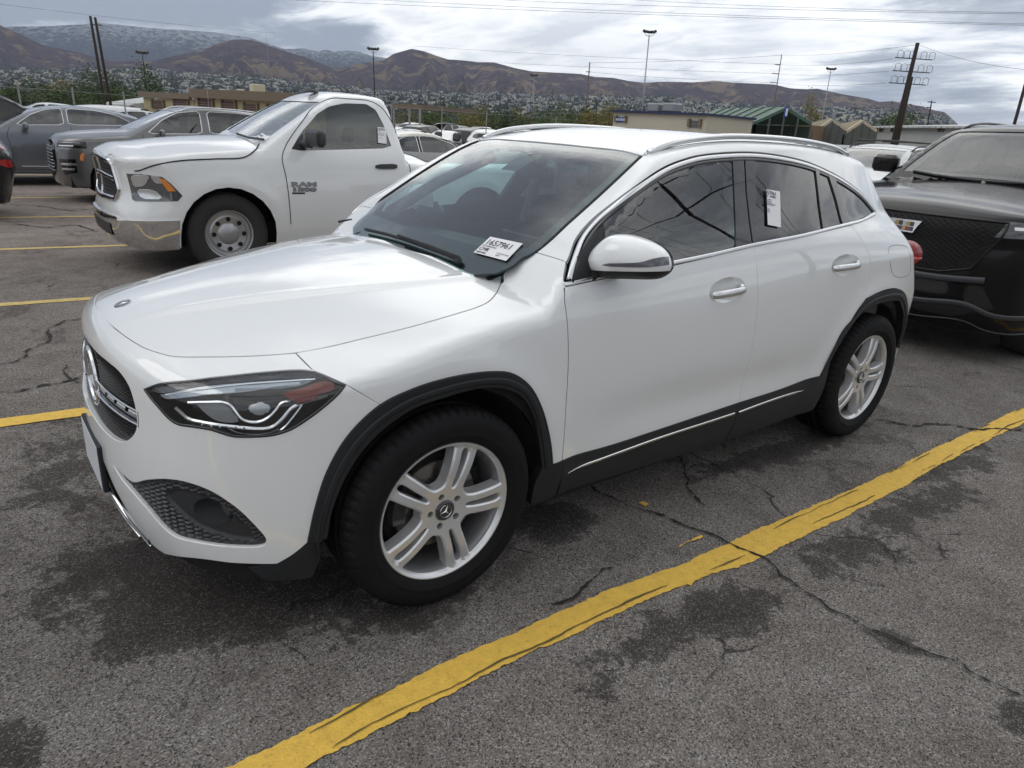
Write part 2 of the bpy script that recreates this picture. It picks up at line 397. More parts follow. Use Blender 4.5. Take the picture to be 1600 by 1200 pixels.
class Body:
    z0 = .72; R = .85; cx = .15; RC = .95; tmax = 1.6; off = np.zeros(3); fwd = 1
    def grad(s, P):
        e = 2e-3; g = []
        for i in range(3):
            d = np.zeros(3); d[i] = e; g.append(s.F(P+d)-s.F(P-d))
        g = np.stack(g, -1); return g/np.maximum(np.linalg.norm(g, axis=-1, keepdims=True), 1e-9)
    def march(s, o, d, t0, t1, n=160):
        o = np.broadcast_to(np.asarray(o, float), d.shape); T = np.linspace(t0, t1, n)
        lo = np.full(len(d), np.nan); hi = np.full(len(d), np.nan); prev = s.F(o+d*T[0]); act = np.arange(len(d))
        for k in range(1, n):
            cur = s.F(o[act]+d[act]*T[k]); c = (prev > 0) & (cur <= 0); lo[act[c]] = T[k-1]; hi[act[c]] = T[k]; act = act[~c]; prev = cur[~c]
            if not len(act): break
        for _ in range(17):
            m = (lo+hi)/2; inside = s.F(o+d*np.nan_to_num(m)[:, None]) <= 0
            hi = np.where(inside, m, hi); lo = np.where(inside, lo, m)
        return o+d*hi[:, None]
    def hit(s, pts, t0=.5, t1=15., n=900):
        """traced outline (photograph pixels) -> points on this body's surface, body coordinates"""
        d = np.array([rayd(q) for q in pts]); P = s.march(CAMP-s.off, d, t0, t1, n)
        if np.isnan(P).any(): print('MISS', type(s).__name__, [tuple(q) for q, r in zip(pts, P) if np.isnan(r[0])])
        return P
    def dom(s, P, mode):
        if mode == 'R': return np.stack([P[:, 0], np.arctan2(P[:, 1], P[:, 2]-s.z0)*s.R], -1)
        if mode == 'C': return np.stack([np.arctan2(P[:, 1], -(P[:, 0]-s.cx))*s.RC, P[:, 2]], -1)
        if mode == 'B': return np.stack([np.arctan2(P[:, 1], (P[:, 0]-s.cxr))*s.RC, P[:, 2]], -1)
        return np.stack([P[:, 0], P[:, 2]], -1)
    def lift(s, U, mode):
        n = len(U); r = s.tmax
        if mode == 'R':
            a = U[:, 1]/s.R; d = np.stack([0*a, np.sin(a), np.cos(a)], -1); o = np.stack([U[:, 0], 0*a, 0*a+s.z0], -1)
        elif mode in 'CB':
            a = U[:, 0]/s.RC; sg = -1 if mode == 'C' else 1; d = np.stack([sg*np.cos(a), np.sin(a), 0*a], -1)
            o = np.stack([0*a+(s.cx if mode == 'C' else s.cxr), 0*a, U[:, 1]], -1); r = s.tmax+.4
        else:
            d = np.tile([0, -1., 0], (n, 1)); o = np.stack([U[:, 0], 0*U[:, 0], U[:, 1]], -1)
        return s.march(o+d*r, -d, 0, r, n=34)
    def panel(s, name, loop, mode, m, parent, step=.022, gap=.0022, thick=.014, offset=0., holes=(), mirror=False, disp=None, bev=.0015, nofl=False):
        """one body panel: outline in the surface's own coordinates, rounded edges, turned-in flange"""
        L = inset(loop, gap) if gap else np.asarray(loop); H = [inset(h, -gap) if gap else np.asarray(h) for h in holes]
        U, F, lps = tri(L, H, step)
        P = s.lift(U, mode); bad = np.isnan(P[:, 0])
        if bad.any():
            F = F[~bad[F].any(1)]; P[bad] = 0; 
            if bad.sum() > 3: print('panel', name, 'lost', int(bad.sum()), 'of', len(bad))
        N = s.grad(P); e1 = P[F[:, 1]]-P[F[:, 0]]; e2 = P[F[:, 2]]-P[F[:, 0]]; fn = np.cross(e1, e2)
        flip = (fn*N[F[:, 0]]).sum(1) < 0; F[flip] = F[flip][:, ::-1]
        P = P+N*offset
        if disp is not None: P = P+N*disp(U)[:, None]
        if nofl or bad.any(): V, NN, FF = P, N, [tuple(f) for f in F]
        else: V, NN, FF = flanged(P, N, F, lps, thick, bev)
        usen = None if disp is not None else NN
        o = mesh(name, V, FF, m, parent, smooth=True, N=usen); res = [o]
        if disp is not None: autosm(o, 50)
        if mirror:
            V2 = np.array(V)*[1, -1, 1]; N2 = np.array(NN)*[1, -1, 1]
            o2 = mesh(name, V2, [f[::-1] for f in FF], m, parent, smooth=True, N=None if disp is not None else N2)
            if disp is not None: autosm(o2, 50)
            res.append(o2)
        return res if mirror else o
    def strip(s, name, P, w, m, parent, h=.004, offset=0., mirror=False, taper=None, closed=False):
        """moulding following surface points P: flat bar of width w standing h proud"""
        P = np.asarray(P, float); N = s.grad(P); T = np.gradient(P, axis=0)
        if closed: T = np.roll(P, -1, 0)-np.roll(P, 1, 0)
        T /= np.linalg.norm(T, axis=1, keepdims=True)+1e-12; S = np.cross(N, T); n = len(P)
        ww = w*np.ones(n) if taper is None else w*taper(np.linspace(0, 1, n)); ww = ww[:, None]/2
        P = P+N*offset
        rows = [P-S*ww-N*.003, P-S*ww*.98+N*h*.6, P-S*ww*.6+N*h, P+S*ww*.6+N*h, P+S*ww*.98+N*h*.6, P+S*ww-N*.003]
        V = np.concatenate(rows); F = []
        for r in range(5):
            for i in range(n if closed else n-1):
                j = (i+1) % n; F.append((r*n+i, (r+1)*n+i, (r+1)*n+j, r*n+j))
        o = mesh(name, V, F, m, parent, smooth=True); res = [o]
        if mirror: res.append(mesh(name, V*[1, -1, 1], [f[::-1] for f in F], m, parent, smooth=True))
        return res if mirror else o
class Crossover(Body):
    cxr = 2.5; only = None
    P = staticmethod(spl([.15, .25, .35, .48, .60, .72, .84, .93, 1.0, 1.05, 1.10, 1.18, 1.3, 1.42, 1.50, 1.56, 1.62], [.835, .868, .885, .894, .900, .904, .902, .894, .880, .866, .845, .808, .748, .686, .643, .606, .565]))
    belt = staticmethod(spl([0, .5, 1.5, 2.3, 2.8, 3.4], [0, 0, .035, .09, .12, .13]))
    tf = staticmethod(spl([-.9, -.5, -.2, .1, .4, .8], [.09, .03, .008, 0, 0, 0]))
    tr = staticmethod(spl([1.8, 2.4, 2.8, 3.1, 3.3, 3.5], [0, .0, .012, .035, .062, .11]))
    trg = staticmethod(spl([.4, 1.0, 1.5, 2.2, 2.55, 2.8, 3.0, 3.3, 3.6], [.012, .0, 0, .022, .055, .10, .155, .24, .32]))
    hc = staticmethod(spl([-.95, -.82, -.72, -.5, -.2, .1, .45, .6], [.82, .885, .918, .957, .998, 1.028, 1.052, 1.062]))
    hy = staticmethod(spl([-.9, -.7, -.4, 0, .4], [.30, .27, .20, .13, .10]))
    fy = staticmethod(spl([0, .1, .2, .3, .4, .5, .58, .66, .73, .79, .84, .88, .92], [0, .002, .009, .023, .045, .078, .112, .165, .235, .325, .43, .57, .8]))
    fz = staticmethod(spl([.1, .2, .3, .4, .55, .68, .78, .86, .93, 1.0], [-.80, -.832, -.856, -.868, -.866, -.853, -.842, -.824, -.785, -.71]))
    rz = staticmethod(spl([.2, .35, .6, .8, .92, 1.05, 1.2], [3.36, 3.44, 3.47, 3.49, 3.50, 3.44, 3.36]))
    roofc = staticmethod(spl([.9, 1.15, 1.5, 1.9, 2.4, 2.9, 3.3], [1.452, 1.512, 1.563, 1.578, 1.562, 1.500, 1.41]))
    def F(s, P):
        x, y, z = P[..., 0], np.abs(P[..., 1]), P[..., 2]
        b = s.belt(x); zz = np.where(z > .80, z-b*np.clip((z-.80)/.3, 0, 1)*(1-.75*np.clip((z-1.15)/.4, 0, 1)), z)
        g = sstep(1.0, 1.25, z); w = s.P(zz)-s.tf(x)*(1-g)-s.tr(x)*(1-g)-s.trg(x)*g
        for cx in (0, 2.729):
            r = np.hypot(x-cx, z-.35); w = w+.012*np.exp(-((r-.49)/.07)**2)*(z > .1)
        w = w-.012*np.exp(-((z-.52)/.09)**2)*np.exp(-((x-1.45)/.75)**4)
        side = y-w; yc = .17+.33*sstep(-.9, .5, x)
        hood = s.hc(x)-s.hy(x)*y*y+.007*sstep(yc+.035, yc-.035, y)*sstep(-.82, -.5, x)+.006*np.exp(-((y-yc)/.022)**2)*sstep(-.8, -.5, x)
        ws = 1.043+(x-.33-.045*(y/.6)**2)*.605-.10*(x-.33)*(x-1.08)
        roof = s.roofc(x)-.018*(y/.6)**2-.010*(y/.6)**4
        rg = 1.38-(x-3.06+.10*(y/.6)**2)*1.55
        cab = smax(z-ws, z-roof, .05); cab = np.where(x < 2.6, cab, smax(cab, (z-rg)*.55, .06))
        cb2 = cab+.065*sstep(.60, .34, x)*sstep(.42, .62, y)
        top = np.where(x < 1.5, np.minimum(z-hood, cb2), cab)
        if s.only == 'hood': top = z-hood
        if s.only == 'cab': top = cab
        front = s.fz(z)+s.fy(y)-x; rear = x-(s.rz(z)-.5*s.fy(y))
        f = smax(side, top, .05); f = smax(f, front, .07); f = smax(f, rear, .06); return smax(f, .18-z, .02)
# ------------------------------------------------------------------ the white crossover
def dloop(U, L):
    L = np.asarray(L); A = L; E = np.roll(L, -1, 0)-L; EE = (E*E).sum(1)+1e-12; d = np.empty(len(U))
    for k in range(0, len(U), 2000):
        W = U[k:k+2000, None, :]-A[None]; t = np.clip((W*E).sum(-1)/EE, 0, 1); Q = W-t[..., None]*E; d[k:k+2000] = np.sqrt((Q*Q).sum(-1).min(1))
    return d
def z1(x0, y0, s): return lambda *p: [(x0+a/s, y0+b/s) for a, b in p]
CX = 'crossover'
B = Crossover(); H = B.hit
car = thing('crossover_car', 'white compact crossover parked in the foreground with a paper number sheet behind its windscreen', 'car')
Zh = z1(210, 560, 4.706)
hl_top = Zh((65, 225), (200, 180), (480, 150), (700, 125), (1000, 95), (1200, 83), (1325, 92))
hl_tip = Zh((1325, 92), (1420, 130), (1560, 195))
hl_bot = Zh((1560, 195), (1500, 270), (1400, 360), (1280, 450), (1150, 530), (1020, 570), (850, 583), (720, 578), (640, 555), (560, 530), (430, 508), (320, 490), (260, 455), (180, 370), (120, 300), (65, 225))
hg = [(177, 511), (200, 528), (226, 543), (253, 552), (272, 556), (330, 557), (387, 556), (462, 551)]
hg2 = [(462, 551), (521, 540), (560, 530.5), (640, 511), (700, 494), (740, 482)]
hg3 = [(740, 482), (762, 472), (776, 457), (783, 442)]
arch_o = [(594, 633), (647, 607), (713, 588), (770, 581), (800, 584), (827, 603), (847, 640), (860, 693), (863, 726)]
arch_f = [(481, 847), (493, 793), (513, 733), (547, 677), (594, 633)]
arch_i = [(510, 840), (517, 800), (543, 737), (583, 683), (640, 640), (693, 620), (747, 606), (780, 605), (813, 617), (833, 647), (843, 693), (847, 732)]
lead = [(885, 409), (881, 440), (882, 465), (886, 500), (888, 545), (887, 590), (884, 640), (880, 700), (878, 720)]
split = [(1155, 629), (1167.5, 575), (1180, 512), (1184, 475), (1184, 442), (1177.5, 385)]
trail = [(1330, 352), (1351, 383), (1360, 408), (1358, 446), (1353, 467)]
rarch_o = [(1281, 587.5), (1296, 560), (1313, 533), (1334, 494), (1353, 467)]
rarch_o2 = [(1353, 467), (1380, 454), (1401, 451), (1416, 457), (1421, 470)]
beltp = [(880, 449), (950, 434), (1050, 415), (1177.5, 385), (1250, 371), (1330, 352)]
dlo_top = [(881, 441), (886, 408), (900, 372), (925, 342), (960, 314), (1000, 285), (1030, 265), (1050, 255), (1080, 245), (1100, 241), (1162, 237), (1200, 239.5), (1250, 249), (1276, 258), (1317, 279), (1347, 302), (1369, 329)]
PS = {k: H(v) for k, v in dict(hg=hg, hg2=hg2, hg3=hg3, arch_o=arch_o, arch_f=arch_f, arch_i=arch_i, lead=lead, split=split, trail=trail, rarch_o=rarch_o, rarch_o2=rarch_o2, belt=beltp, dlo=dlo_top, hlt=hl_top, hlp=hl_tip, hlb=hl_bot).items()}
PS['hg3'] = np.vstack([PS['hg3'][:1], (lambda b: (setattr(b, 'only', 'hood'), b.hit(hg3[1:]))[1])(Crossover())])
# rear arch tail end continues behind the silhouette
PS['rarch_o2'] = np.vstack([PS['rarch_o2'][:3], [(3.02, -.90, .80), (3.13, -.895, .70), (3.185, -.89, .58), (3.20, -.88, .45)]])
def D(P, mode='R'): return B.dom(np.asarray(P), mode)
nose = np.array([[-.795, 0., .893]])
# hood
hp = D(np.vstack([nose, PS['hg']]))
BH = Crossover(); BH.only = 'hood'; BW = Crossover(); BW.only = 'cab'
cr = smooth_path(D(PS['hg3']), .012); rear_e = D(BH.hit([(783, 429), (779, 426), (732.5, 415), (690, 404), (655, 395)]))
back = smooth_path(np.vstack([cr[-1:], rear_e, [[rear_e[-1, 0]-.012, -.12], [rear_e[-1, 0]-.015, 0.0]]]), .012)
halfh = np.vstack([smooth_path(np.vstack([hp, D(PS['hg2'])[1:]]), .012), cr[1:], back[1:]])
hood_loop = np.vstack([halfh, (halfh*[1, -1])[::-1][1:-1]])
BH.panel('hood', hood_loop, 'R', PAINT, car, step=.02)
# front fender
wsb = np.vstack([PS['hg3'][-1:], H([(788, 424), (805, 411), (836, 394)])]); seamA = H([(836, 394), (885, 409)])
sill_f = H([(878, 720), (863, 726)])
hl_seam = H([(541.5, 601.4), (594, 633)]); hseam = H([(462, 551), (489, 578)])
fl = loop_of(D(PS['hg2']), D(PS['hg3']), D(wsb), D(seamA), D(PS['lead']), D(sill_f), D(PS['arch_o'][::-1]), D(hl_seam[::-1]), D(PS['hlp'][::-1]), D(hseam[::-1]))
B.panel('fender', fl, 'R', PAINT, car, mirror=True)
# doors
sillp = H([(878, 720), (950, 697), (1030, 671), (1155, 629)]); sillr = H([(1155, 629), (1220, 608), (1281, 587.5)])
bp = PS['belt']
Zc = z1(850, 200, 4.)
d1 = loop_of(D(PS['lead'][1:]), D(sillp), D(PS['split']), D(bp[3::-1]))
d2 = loop_of(D(PS['split'][::-1]), D(sillr), D(PS['rarch_o']), D(PS['trail'][::-1]), D(bp[:2:-1]))
def ell(cpx, lpx, rpx):
    Pc = H([cpx])[0]; a_, b_ = H([lpx])[0], H([rpx])[0]; T = (b_-a_)/np.linalg.norm(b_-a_); N = B.grad(Pc[None])[0]; S = np.cross(N, T); th = np.linspace(0, 2*math.pi, 37)[:-1]; L = np.linalg.norm(b_-a_)
    return Pc, a_, b_, T, N, S, L, th, Pc+T*(L*.54*np.cos(th))[:, None]+S*(.050*np.sin(th))[:, None]
HN1 = ell((1137, 453), (1112, 462), (1163, 452)); HN2 = ell((1322, 414), (1302, 420), (1342, 414))
fd = B.panel('front_door', d1, 'R', PAINT, car, mirror=True, holes=[D(HN1[-1])], gap=.0018)
rd = B.panel('rear_door', d2, 'R', PAINT, car, mirror=True, holes=[D(HN2[-1])], gap=.0018)
# body side with pillars and quarter panel
ws_edge = H([(836, 394), (890, 346), (950, 292), (1004, 243)])
seam_px = [(1024, 231), (1055, 219), (1090, 214.5), (1126, 213.7), (1174, 215.6)]
seam_r = np.vstack([[(1.16, -.565, 1.48)], [(1.35, -.585, 1.53), (1.6, -.60, 1.55), (1.9, -.602, 1.558), (2.3, -.590, 1.545), (2.7, -.55, 1.50), (2.98, -.49, 1.43)]])
def onR(P): return B.dom(np.asarray(P, float), 'R')
rear_line = onR([(2.98, -.49, 1.43), (3.10, -.50, 1.33), (3.22, -.57, 1.20), (3.30, -.67, 1.07), (3.34, -.74, .95), (3.33, -.75, .7), (3.30, -.74, .5), (3.25, -.76, .32), (3.21, -.84, .30)])
q_arch = D(PS['rarch_o2'])
qs = loop_of(D(PS['dlo'][1:]), D([PS['dlo'][-1], PS['trail'][0]]), D(PS['trail']), q_arch, np.vstack([q_arch[-1], rear_line[-1]]), rear_line[::-1], onR(seam_r[::-1]), np.vstack([onR(seam_r[:1]), D(ws_edge[-1:])]), D(ws_edge[::-1]), D([seamA[0], seamA[1]]), D(PS['lead'][:1].repeat(2, 0)*[[1, 1, 1], [1, 1, 1.0001]]))
B.panel('body_side', qs, 'R', PAINT, car, mirror=True)
# roof and tailgate
rl = onR(seam_r); wt = np.vstack([D(ws_edge[-1:]), onR([(1.105, -.45, 1.47), (1.088, -.25, 1.485), (1.082, 0, 1.49)])])
half = np.vstack([smooth_path(wt[::-1], .015), smooth_path(np.vstack([D(ws_edge[-1:]), rl]), .015)[1:], smooth_path(np.vstack([rl[-1], [2.96, -.25], [2.97, 0]]), .02)[1:]])
half[0, 1] = 0; half[-1, 1] = 0
B.panel('roof', np.vstack([half, (half*[1, -1])[::-1][1:-1]]), 'R', PAINT, car, step=.035)
half = np.vstack([smooth_path(np.array([[2.985, 0], [2.985, -.22], [3.0, -.56], [3.06, -.60]]), .02), [[3.10, -.60], [3.18, -.50], [3.23, -.3], [3.235, 0]]])
B.panel('rear_spoiler', np.vstack([half, (half*[1, -1])[::-1][1:-1]]), 'R', PAINT, car, step=.04, nofl=True)
def rect(u0, z0, u1, z1, k=.85): return loop_of(*[np.array(q) for q in ([(u0, z0), (u1, z0)], [(u1, z0), (u1*k, z1)], [(u1*k, z1), (u0*k, z1)], [(u0*k, z1), (u0, z0)])], step=.03)
rwl = rect(-.56, 1.06, .56, 1.33)
B.panel('tailgate', rect(-.70, .30, .70, 1.38, .88), 'B', PAINT, car, step=.06, offset=-.004, nofl=True, holes=[rwl], gap=0)
B.panel('rear_window', rwl, 'B', GLASSD, car, step=.06, gap=0, offset=-.008, nofl=True)
# front bumper with openings
Zb = z1(100, 440, 2.609); Zg = z1(110, 440, 2.608)
bez = H([(176, 725), (188, 737), (207, 753), (230, 749.7), (261, 748.6), (291.6, 753.5), (330, 767.7), (368.3, 792.6), (395, 817.5), (411, 835)])
bez2 = H([(411, 835), (416, 843), (413, 852), (403, 855), (349, 854), (307, 848), (272.5, 838.6), (253.3, 823.3), (230.3, 796.5), (207, 769.6), (188, 746.6), (176, 725)])
bez_loop = loop_of(D(bez, 'C'), D(bez2, 'C'), step=.01)
gr = np.array([(0, .803), (-.14, .805), (-.26, .806), (-.345, .798), (-.402, .773), (-.430, .735), (-.444, .686), (-.440, .647), (-.412, .612), (-.372, .587), (-.305, .571), (-.207, .566), (-.10, .566), (0, .566)])
def onC(yz):
    U = []
    for y, z in yz:
        lo, hi = 0, .9
        a = np.linspace(0, 1.3, 60)*B.RC*-1; P = B.lift(np.stack([a, 0*a+z], -1), 'C'); k = ~np.isnan(P[:, 0])
        U.append((np.interp(abs(y), np.abs(P[k, 1]), np.abs(a[k]))*(-1 if y < 0 else 1), z))
    return np.array(U)
gh = smooth_path(onC(gr), .01); gh[0, 0] = 0; gh[-1, 0] = 0
grille_loop = np.vstack([gh, (gh*[-1, 1])[::-1][1:-1]])
bot = H([(481, 847), (458, 866), (433, 881)]); bot1 = H([(433, 881), (368, 880), (311, 873), (257, 865.5)]); bot2 = H([(257, 865.5), (240, 853), (213, 819.6), (187, 777), (163.5, 724)])
half = loop_of(D(np.vstack([nose, PS['hg']]), 'C'), D(hseam, 'C'), D(PS['hlt'][::-1], 'C'), D(PS['hlb'][::-1], 'C'), D(hl_seam, 'C'), D(PS['arch_f'][::-1], 'C'), D(bot, 'C'), D(bot1, 'C'), D(bot2, 'C'), np.array([D(bot2[-1:], 'C')[0], [0, .445]]))
k0 = int(np.argmin(np.abs(half[:, 0])+np.abs(half[:, 1]-.893))); half = np.roll(half, -k0, 0)
# drop the closing run (centre line) and mirror
end = int(np.argmin(np.abs(half[:, 0])+np.abs(half[:, 1]-.445))); half = half[:end+1]; half[0, 0] = 0; half[-1, 0] = 0
bump_loop = np.vstack([half, (half*[-1, 1])[::-1][1:-1]])
bumper = B.panel('front_bumper', bump_loop, 'C', PAINT, car, step=.018, holes=[grille_loop, bez_loop, (bez_loop*[-1, 1])[::-1]], thick=.02, gap=.0018, bev=.003)
# grille: recessed mesh of diamond pins, crossbar with louvres, star
def gdisp(L, depth, w): return lambda U: -depth*sstep(0, w, dloop(U, L))-.012
gri = B.panel('grille', inset(grille_loop, -.004), 'C', GLOSSB, car, step=.03, gap=0, disp=gdisp(grille_loop, .018, .03), nofl=True)
pu = np.array([(i*.0150+(.0075 if j % 2 else 0), .572+j*.0135) for i in range(-34, 35) for j in range(18)])
pu = pu[inpoly(pu, inset(grille_loop, .008)) & (np.abs(pu[:, 1]-.683) > .022) & (np.hypot(pu[:, 0], pu[:, 1]-.685) > .10)]
P = B.lift(pu, 'C'); N = B.grad(P); pins = MB()
for p, n in zip(P, N):
    n = n*[1, 1, .3]; n /= np.linalg.norm(n); s_ = np.cross(n, (0, 0, 1.)); s_ /= np.linalg.norm(s_); u_ = np.cross(s_, n); p = p-n*.026
    pins.add([p+s_*.0066, p+u_*.0056, p-s_*.0066, p-u_*.0056, p+n*.016], [(0, 1, 4), (1, 2, 4), (2, 3, 4), (3, 0, 4)])
PIN = mat('grille_pin', (.10, .10, .105), .22, metal=.7)
tag(pins.build('diamond_mesh', PIN, gri), kind='stuff')
# crossbar
def bar(u0, u1, z, w, h, off, name, m, par, n=30):
    U = np.stack([np.linspace(u0, u1, n), np.full(n, z) if np.isscalar(z) else z], -1); P = B.lift(U, 'C')
    return B.strip(name, P, w, m, par, h=h, offset=off)
for sg in (-1, 1):
    for dz in (-.021, .021): bar(sg*.085, sg*.425, .683+dz, .006, .012, -.014, 'crossbar_rail', CHROME, gri)
    bar(sg*.085, sg*.425, .683, .036, .004, -.020, 'crossbar_back', GLOSSB, gri)
    for k in range(4):
        u = .135+k*.075; bar(sg*(u), sg*(u+.055), .683+.004, .016, .010, -.018, 'louvre', SATIN, gri, 8)
    P = B.lift(np.array([[sg*.425, .683-.024+.048*q] for q in np.linspace(0, 1, 7)]), 'C'); B.strip('crossbar_end', P, .010, CHROME, gri, h=.014, offset=-.014)
st = MB(); sc = np.array([B.lift(np.array([[0., .685]]), 'C')[0][0]+.014, 0, .685])
a = np.linspace(0, 2*math.pi, 49)
st.tube(np.stack([0*a+sc[0], .094*np.cos(a), .094*np.sin(a)+sc[2]], -1), .010, 10, cap=False)
for k in range(3):
    th = math.pi/2+k*2*math.pi/3; e = np.array([0, math.cos(th), math.sin(th)]); s_ = np.array([0, -math.sin(th), math.cos(th)])
    st.add([sc+e*.09+(.004, 0, 0), sc+s_*.016+e*.008, sc-s_*.016+e*.008, sc+(-.016, 0, 0), sc-e*.008], [(0, 1, 3), (0, 3, 2), (1, 4, 3), (3, 4, 2)])
st.build('star_emblem', CHROME, gri, auto=40)
dish = MB().lathe([(.0001, -.004), (.05, .0), (.075, .006), (.092, .0)], 40, 'x', c=(sc[0]+.012, 0, sc[2])); dish.build('emblem_dish', mat('emblem_grey', (.42, .43, .44), .35, metal=.7), gri, smooth=True)
# hood emblem
he = B.lift(onR([(-.722, 0, .916)]), 'R')[0]; hn = B.grad(he[None])[0]; q = Vector((0, 0, 1)).rotation_difference(Vector(hn)).to_matrix().to_4x4(); q.translation = Vector(he)
em = MB().lathe([(.0001, .0022), (.022, .0022), (.0235, .0035), (.026, .0035), (.0275, 0)], 40, 'z'); em.v = [q @ Vector(v) for v in em.v]; em.build('hood_emblem', mat('emblem_pewter', (.30, .31, .33), .3, metal=.9), car, auto=30)
sm = MB()
for k in range(3):
    th = math.pi/2+k*2*math.pi/3; sm.add([q @ Vector(v) for v in ((.019*math.cos(th), .019*math.sin(th), .0026), (.004*math.cos(th+1.57), .004*math.sin(th+1.57), .0026), (0, 0, .0045), (.004*math.cos(th-1.57), .004*math.sin(th-1.57), .0026))], [(0, 1, 2), (0, 2, 3)])
sm.build('emblem_star', CHROME, bpy.data.objects['hood_emblem'])
# fog lamp bezels
MESHB = mat('bezel_plastic', (.028, .030, .034), .42)
fogc = D(H([(327, 806)]), 'C')[0]
oval = D(H(Zb((400, 862), (440, 850), (520, 862), (600, 895), (690, 960), (745, 1010), (772, 1050), (760, 1066), (700, 1062), (620, 1042), (540, 1010), (460, 950), (410, 895))), 'C')
oval = np.vstack([smooth_path(np.vstack([oval, oval[:1]]), .008)[:-1]])
def scales(U, cell=1.):
    d = dloop(U, bez_loop); do = dloop(U, oval); inn = inpoly(U, oval)
    u = U[:, 0]/.026; v = (U[:, 1]+.25*U[:, 0])/.0145; v2 = v+.5*(np.floor(u) % 2)
    f = (v2 % 1.)*(.9-.5*np.abs((u % 1.)-.5)); s_ = -.013+.0085*f*sstep(.002, .01, d)
    return np.where(inn, -.012-.006*sstep(0, .012, do), s_)
BEZ = []
for sg in (1, -1):
    Lb = bez_loop if sg > 0 else (bez_loop*[-1, 1])[::-1]
    U0 = Lb
    f_ = scales if sg > 0 else (lambda U: scales(U*[-1, 1]))
    hole = MB()
    th = np.linspace(0, 2*math.pi, 37)[:-1]; fc = fogc*[sg, 1]; fh = np.stack([fc[0]+sg*.056*np.cos(th), fc[1]+.047*np.sin(th)], -1)
    bz = B.panel('fog_lamp_bezel', inset(Lb, -.003), 'C', MESHB, car, step=.0042 if sg > 0 else .014, gap=0, disp=f_, nofl=True, holes=[fh])
    c3 = B.lift(np.array([fc]), 'C')[0]; n3 = B.grad(c3[None])[0]; n3 = np.array([n3[0], n3[1]*.45, n3[2]*.3]); n3 /= np.linalg.norm(n3)
    q = Vector((0, 0, 1)).rotation_difference(Vector(n3)).to_matrix().to_4x4(); q.translation = Vector(c3-n3*.022)
    bowl = MB(); rim = B.lift(fh, 'C'); rim = rim-B.grad(rim)*.018; r2 = c3+(rim-c3)*.72-n3*.055; r3 = c3+(rim-c3)*.70-n3*.06; n_ = len(rim)
    bowl.add(np.vstack([rim, r2, [c3-n3*.062]]), [(i, (i+1) % n_, n_+(i+1) % n_, n_+i) for i in range(n_)]+[(n_+i, n_+(i+1) % n_, 2*n_) for i in range(n_)])
    bowl.build('lamp_recess', BLACKP, bz, smooth=True)
    fl_ = MB().lathe([(.0001, -.032), (.026, -.034), (.030, -.038), (.030, -.05)], 28, 'z'); q.translation = Vector(c3-n3*.016); fl_.v = [q @ Vector(v) for v in fl_.v]
    fl_.build('fog_lamp', mat('fog_lens', (.05, .055, .06), .1, coat=1.), bz, smooth=True)
# headlights
hl_loopC = loop_of(D(PS['hlt'], 'C'), D(PS['hlp'], 'C'), D(PS['hlb'], 'C'), step=.008)
CHROME2 = mat('bright_strip', (.80, .81, .83), .16, metal=.85)
AMB = mat('side_reflector', (.13, .012, .006), .35, spec=.2); DRL = mat('light_guide', (.36, .40, .44), .15, metal=.5, coat=1.)
def at_depth(px, dep):
    """traced inside the lamp: points on the lens surface pushed in by dep along the sight line"""
    P = H(px); d = P-CAMP; d /= np.linalg.norm(d, axis=1, keepdims=True); return P+d*dep
def band(px, w, dep, name, m, par, sg, th=.006):
    P = smooth_path(at_depth(px, dep), .006); T = np.gradient(P, axis=0); T /= np.linalg.norm(T, axis=1, keepdims=True); v = P-CAMP; v /= np.linalg.norm(v, axis=1, keepdims=True)
    S = np.cross(T, v); S /= np.linalg.norm(S, axis=1, keepdims=True); n = len(P); w = w/2
    V = np.concatenate([P-S*w+v*th, P-S*w, P-S*w*.3-v*.003, P+S*w, P+S*w+v*th]); F = [(r*n+i, (r+1)*n+i, (r+1)*n+i+1, r*n+i+1) for r in range(4) for i in range(n-1)]
    if sg < 0: V = V*[1, -1, 1]; F = [f[::-1] for f in F]
    o = mesh(name, V, F, m, par); autosm(o, 40); return o
def plate(px, dep, name, m, par, sg, th=.012, dome=0.):
    q = smooth_path(np.array(px+px[:1]), 5.)[:-1]; U, F, lps = tri(q, (), 6.); c = U.mean(0); rr = np.abs(dloop(U, q)); rr = rr/max(rr.max(), 1e-6)
    P = H(list(U)); v = P-CAMP; v /= np.linalg.norm(v, axis=1, keepdims=True); P = P+v*(dep-dome*np.sqrt(rr))[:, None]
    n = len(P); V = np.vstack([P, P[lps[0]]+v[lps[0]]*th]); m_ = len(lps[0]); lp = lps[0]
    F = [tuple(f) for f in F]+[(lp[i], lp[(i+1) % m_], n+(i+1) % m_, n+i) for i in range(m_)]
    if sg < 0: V = V*[1, -1, 1]
    o = mesh(name, V, F, m, par); autosm(o, 50); return o
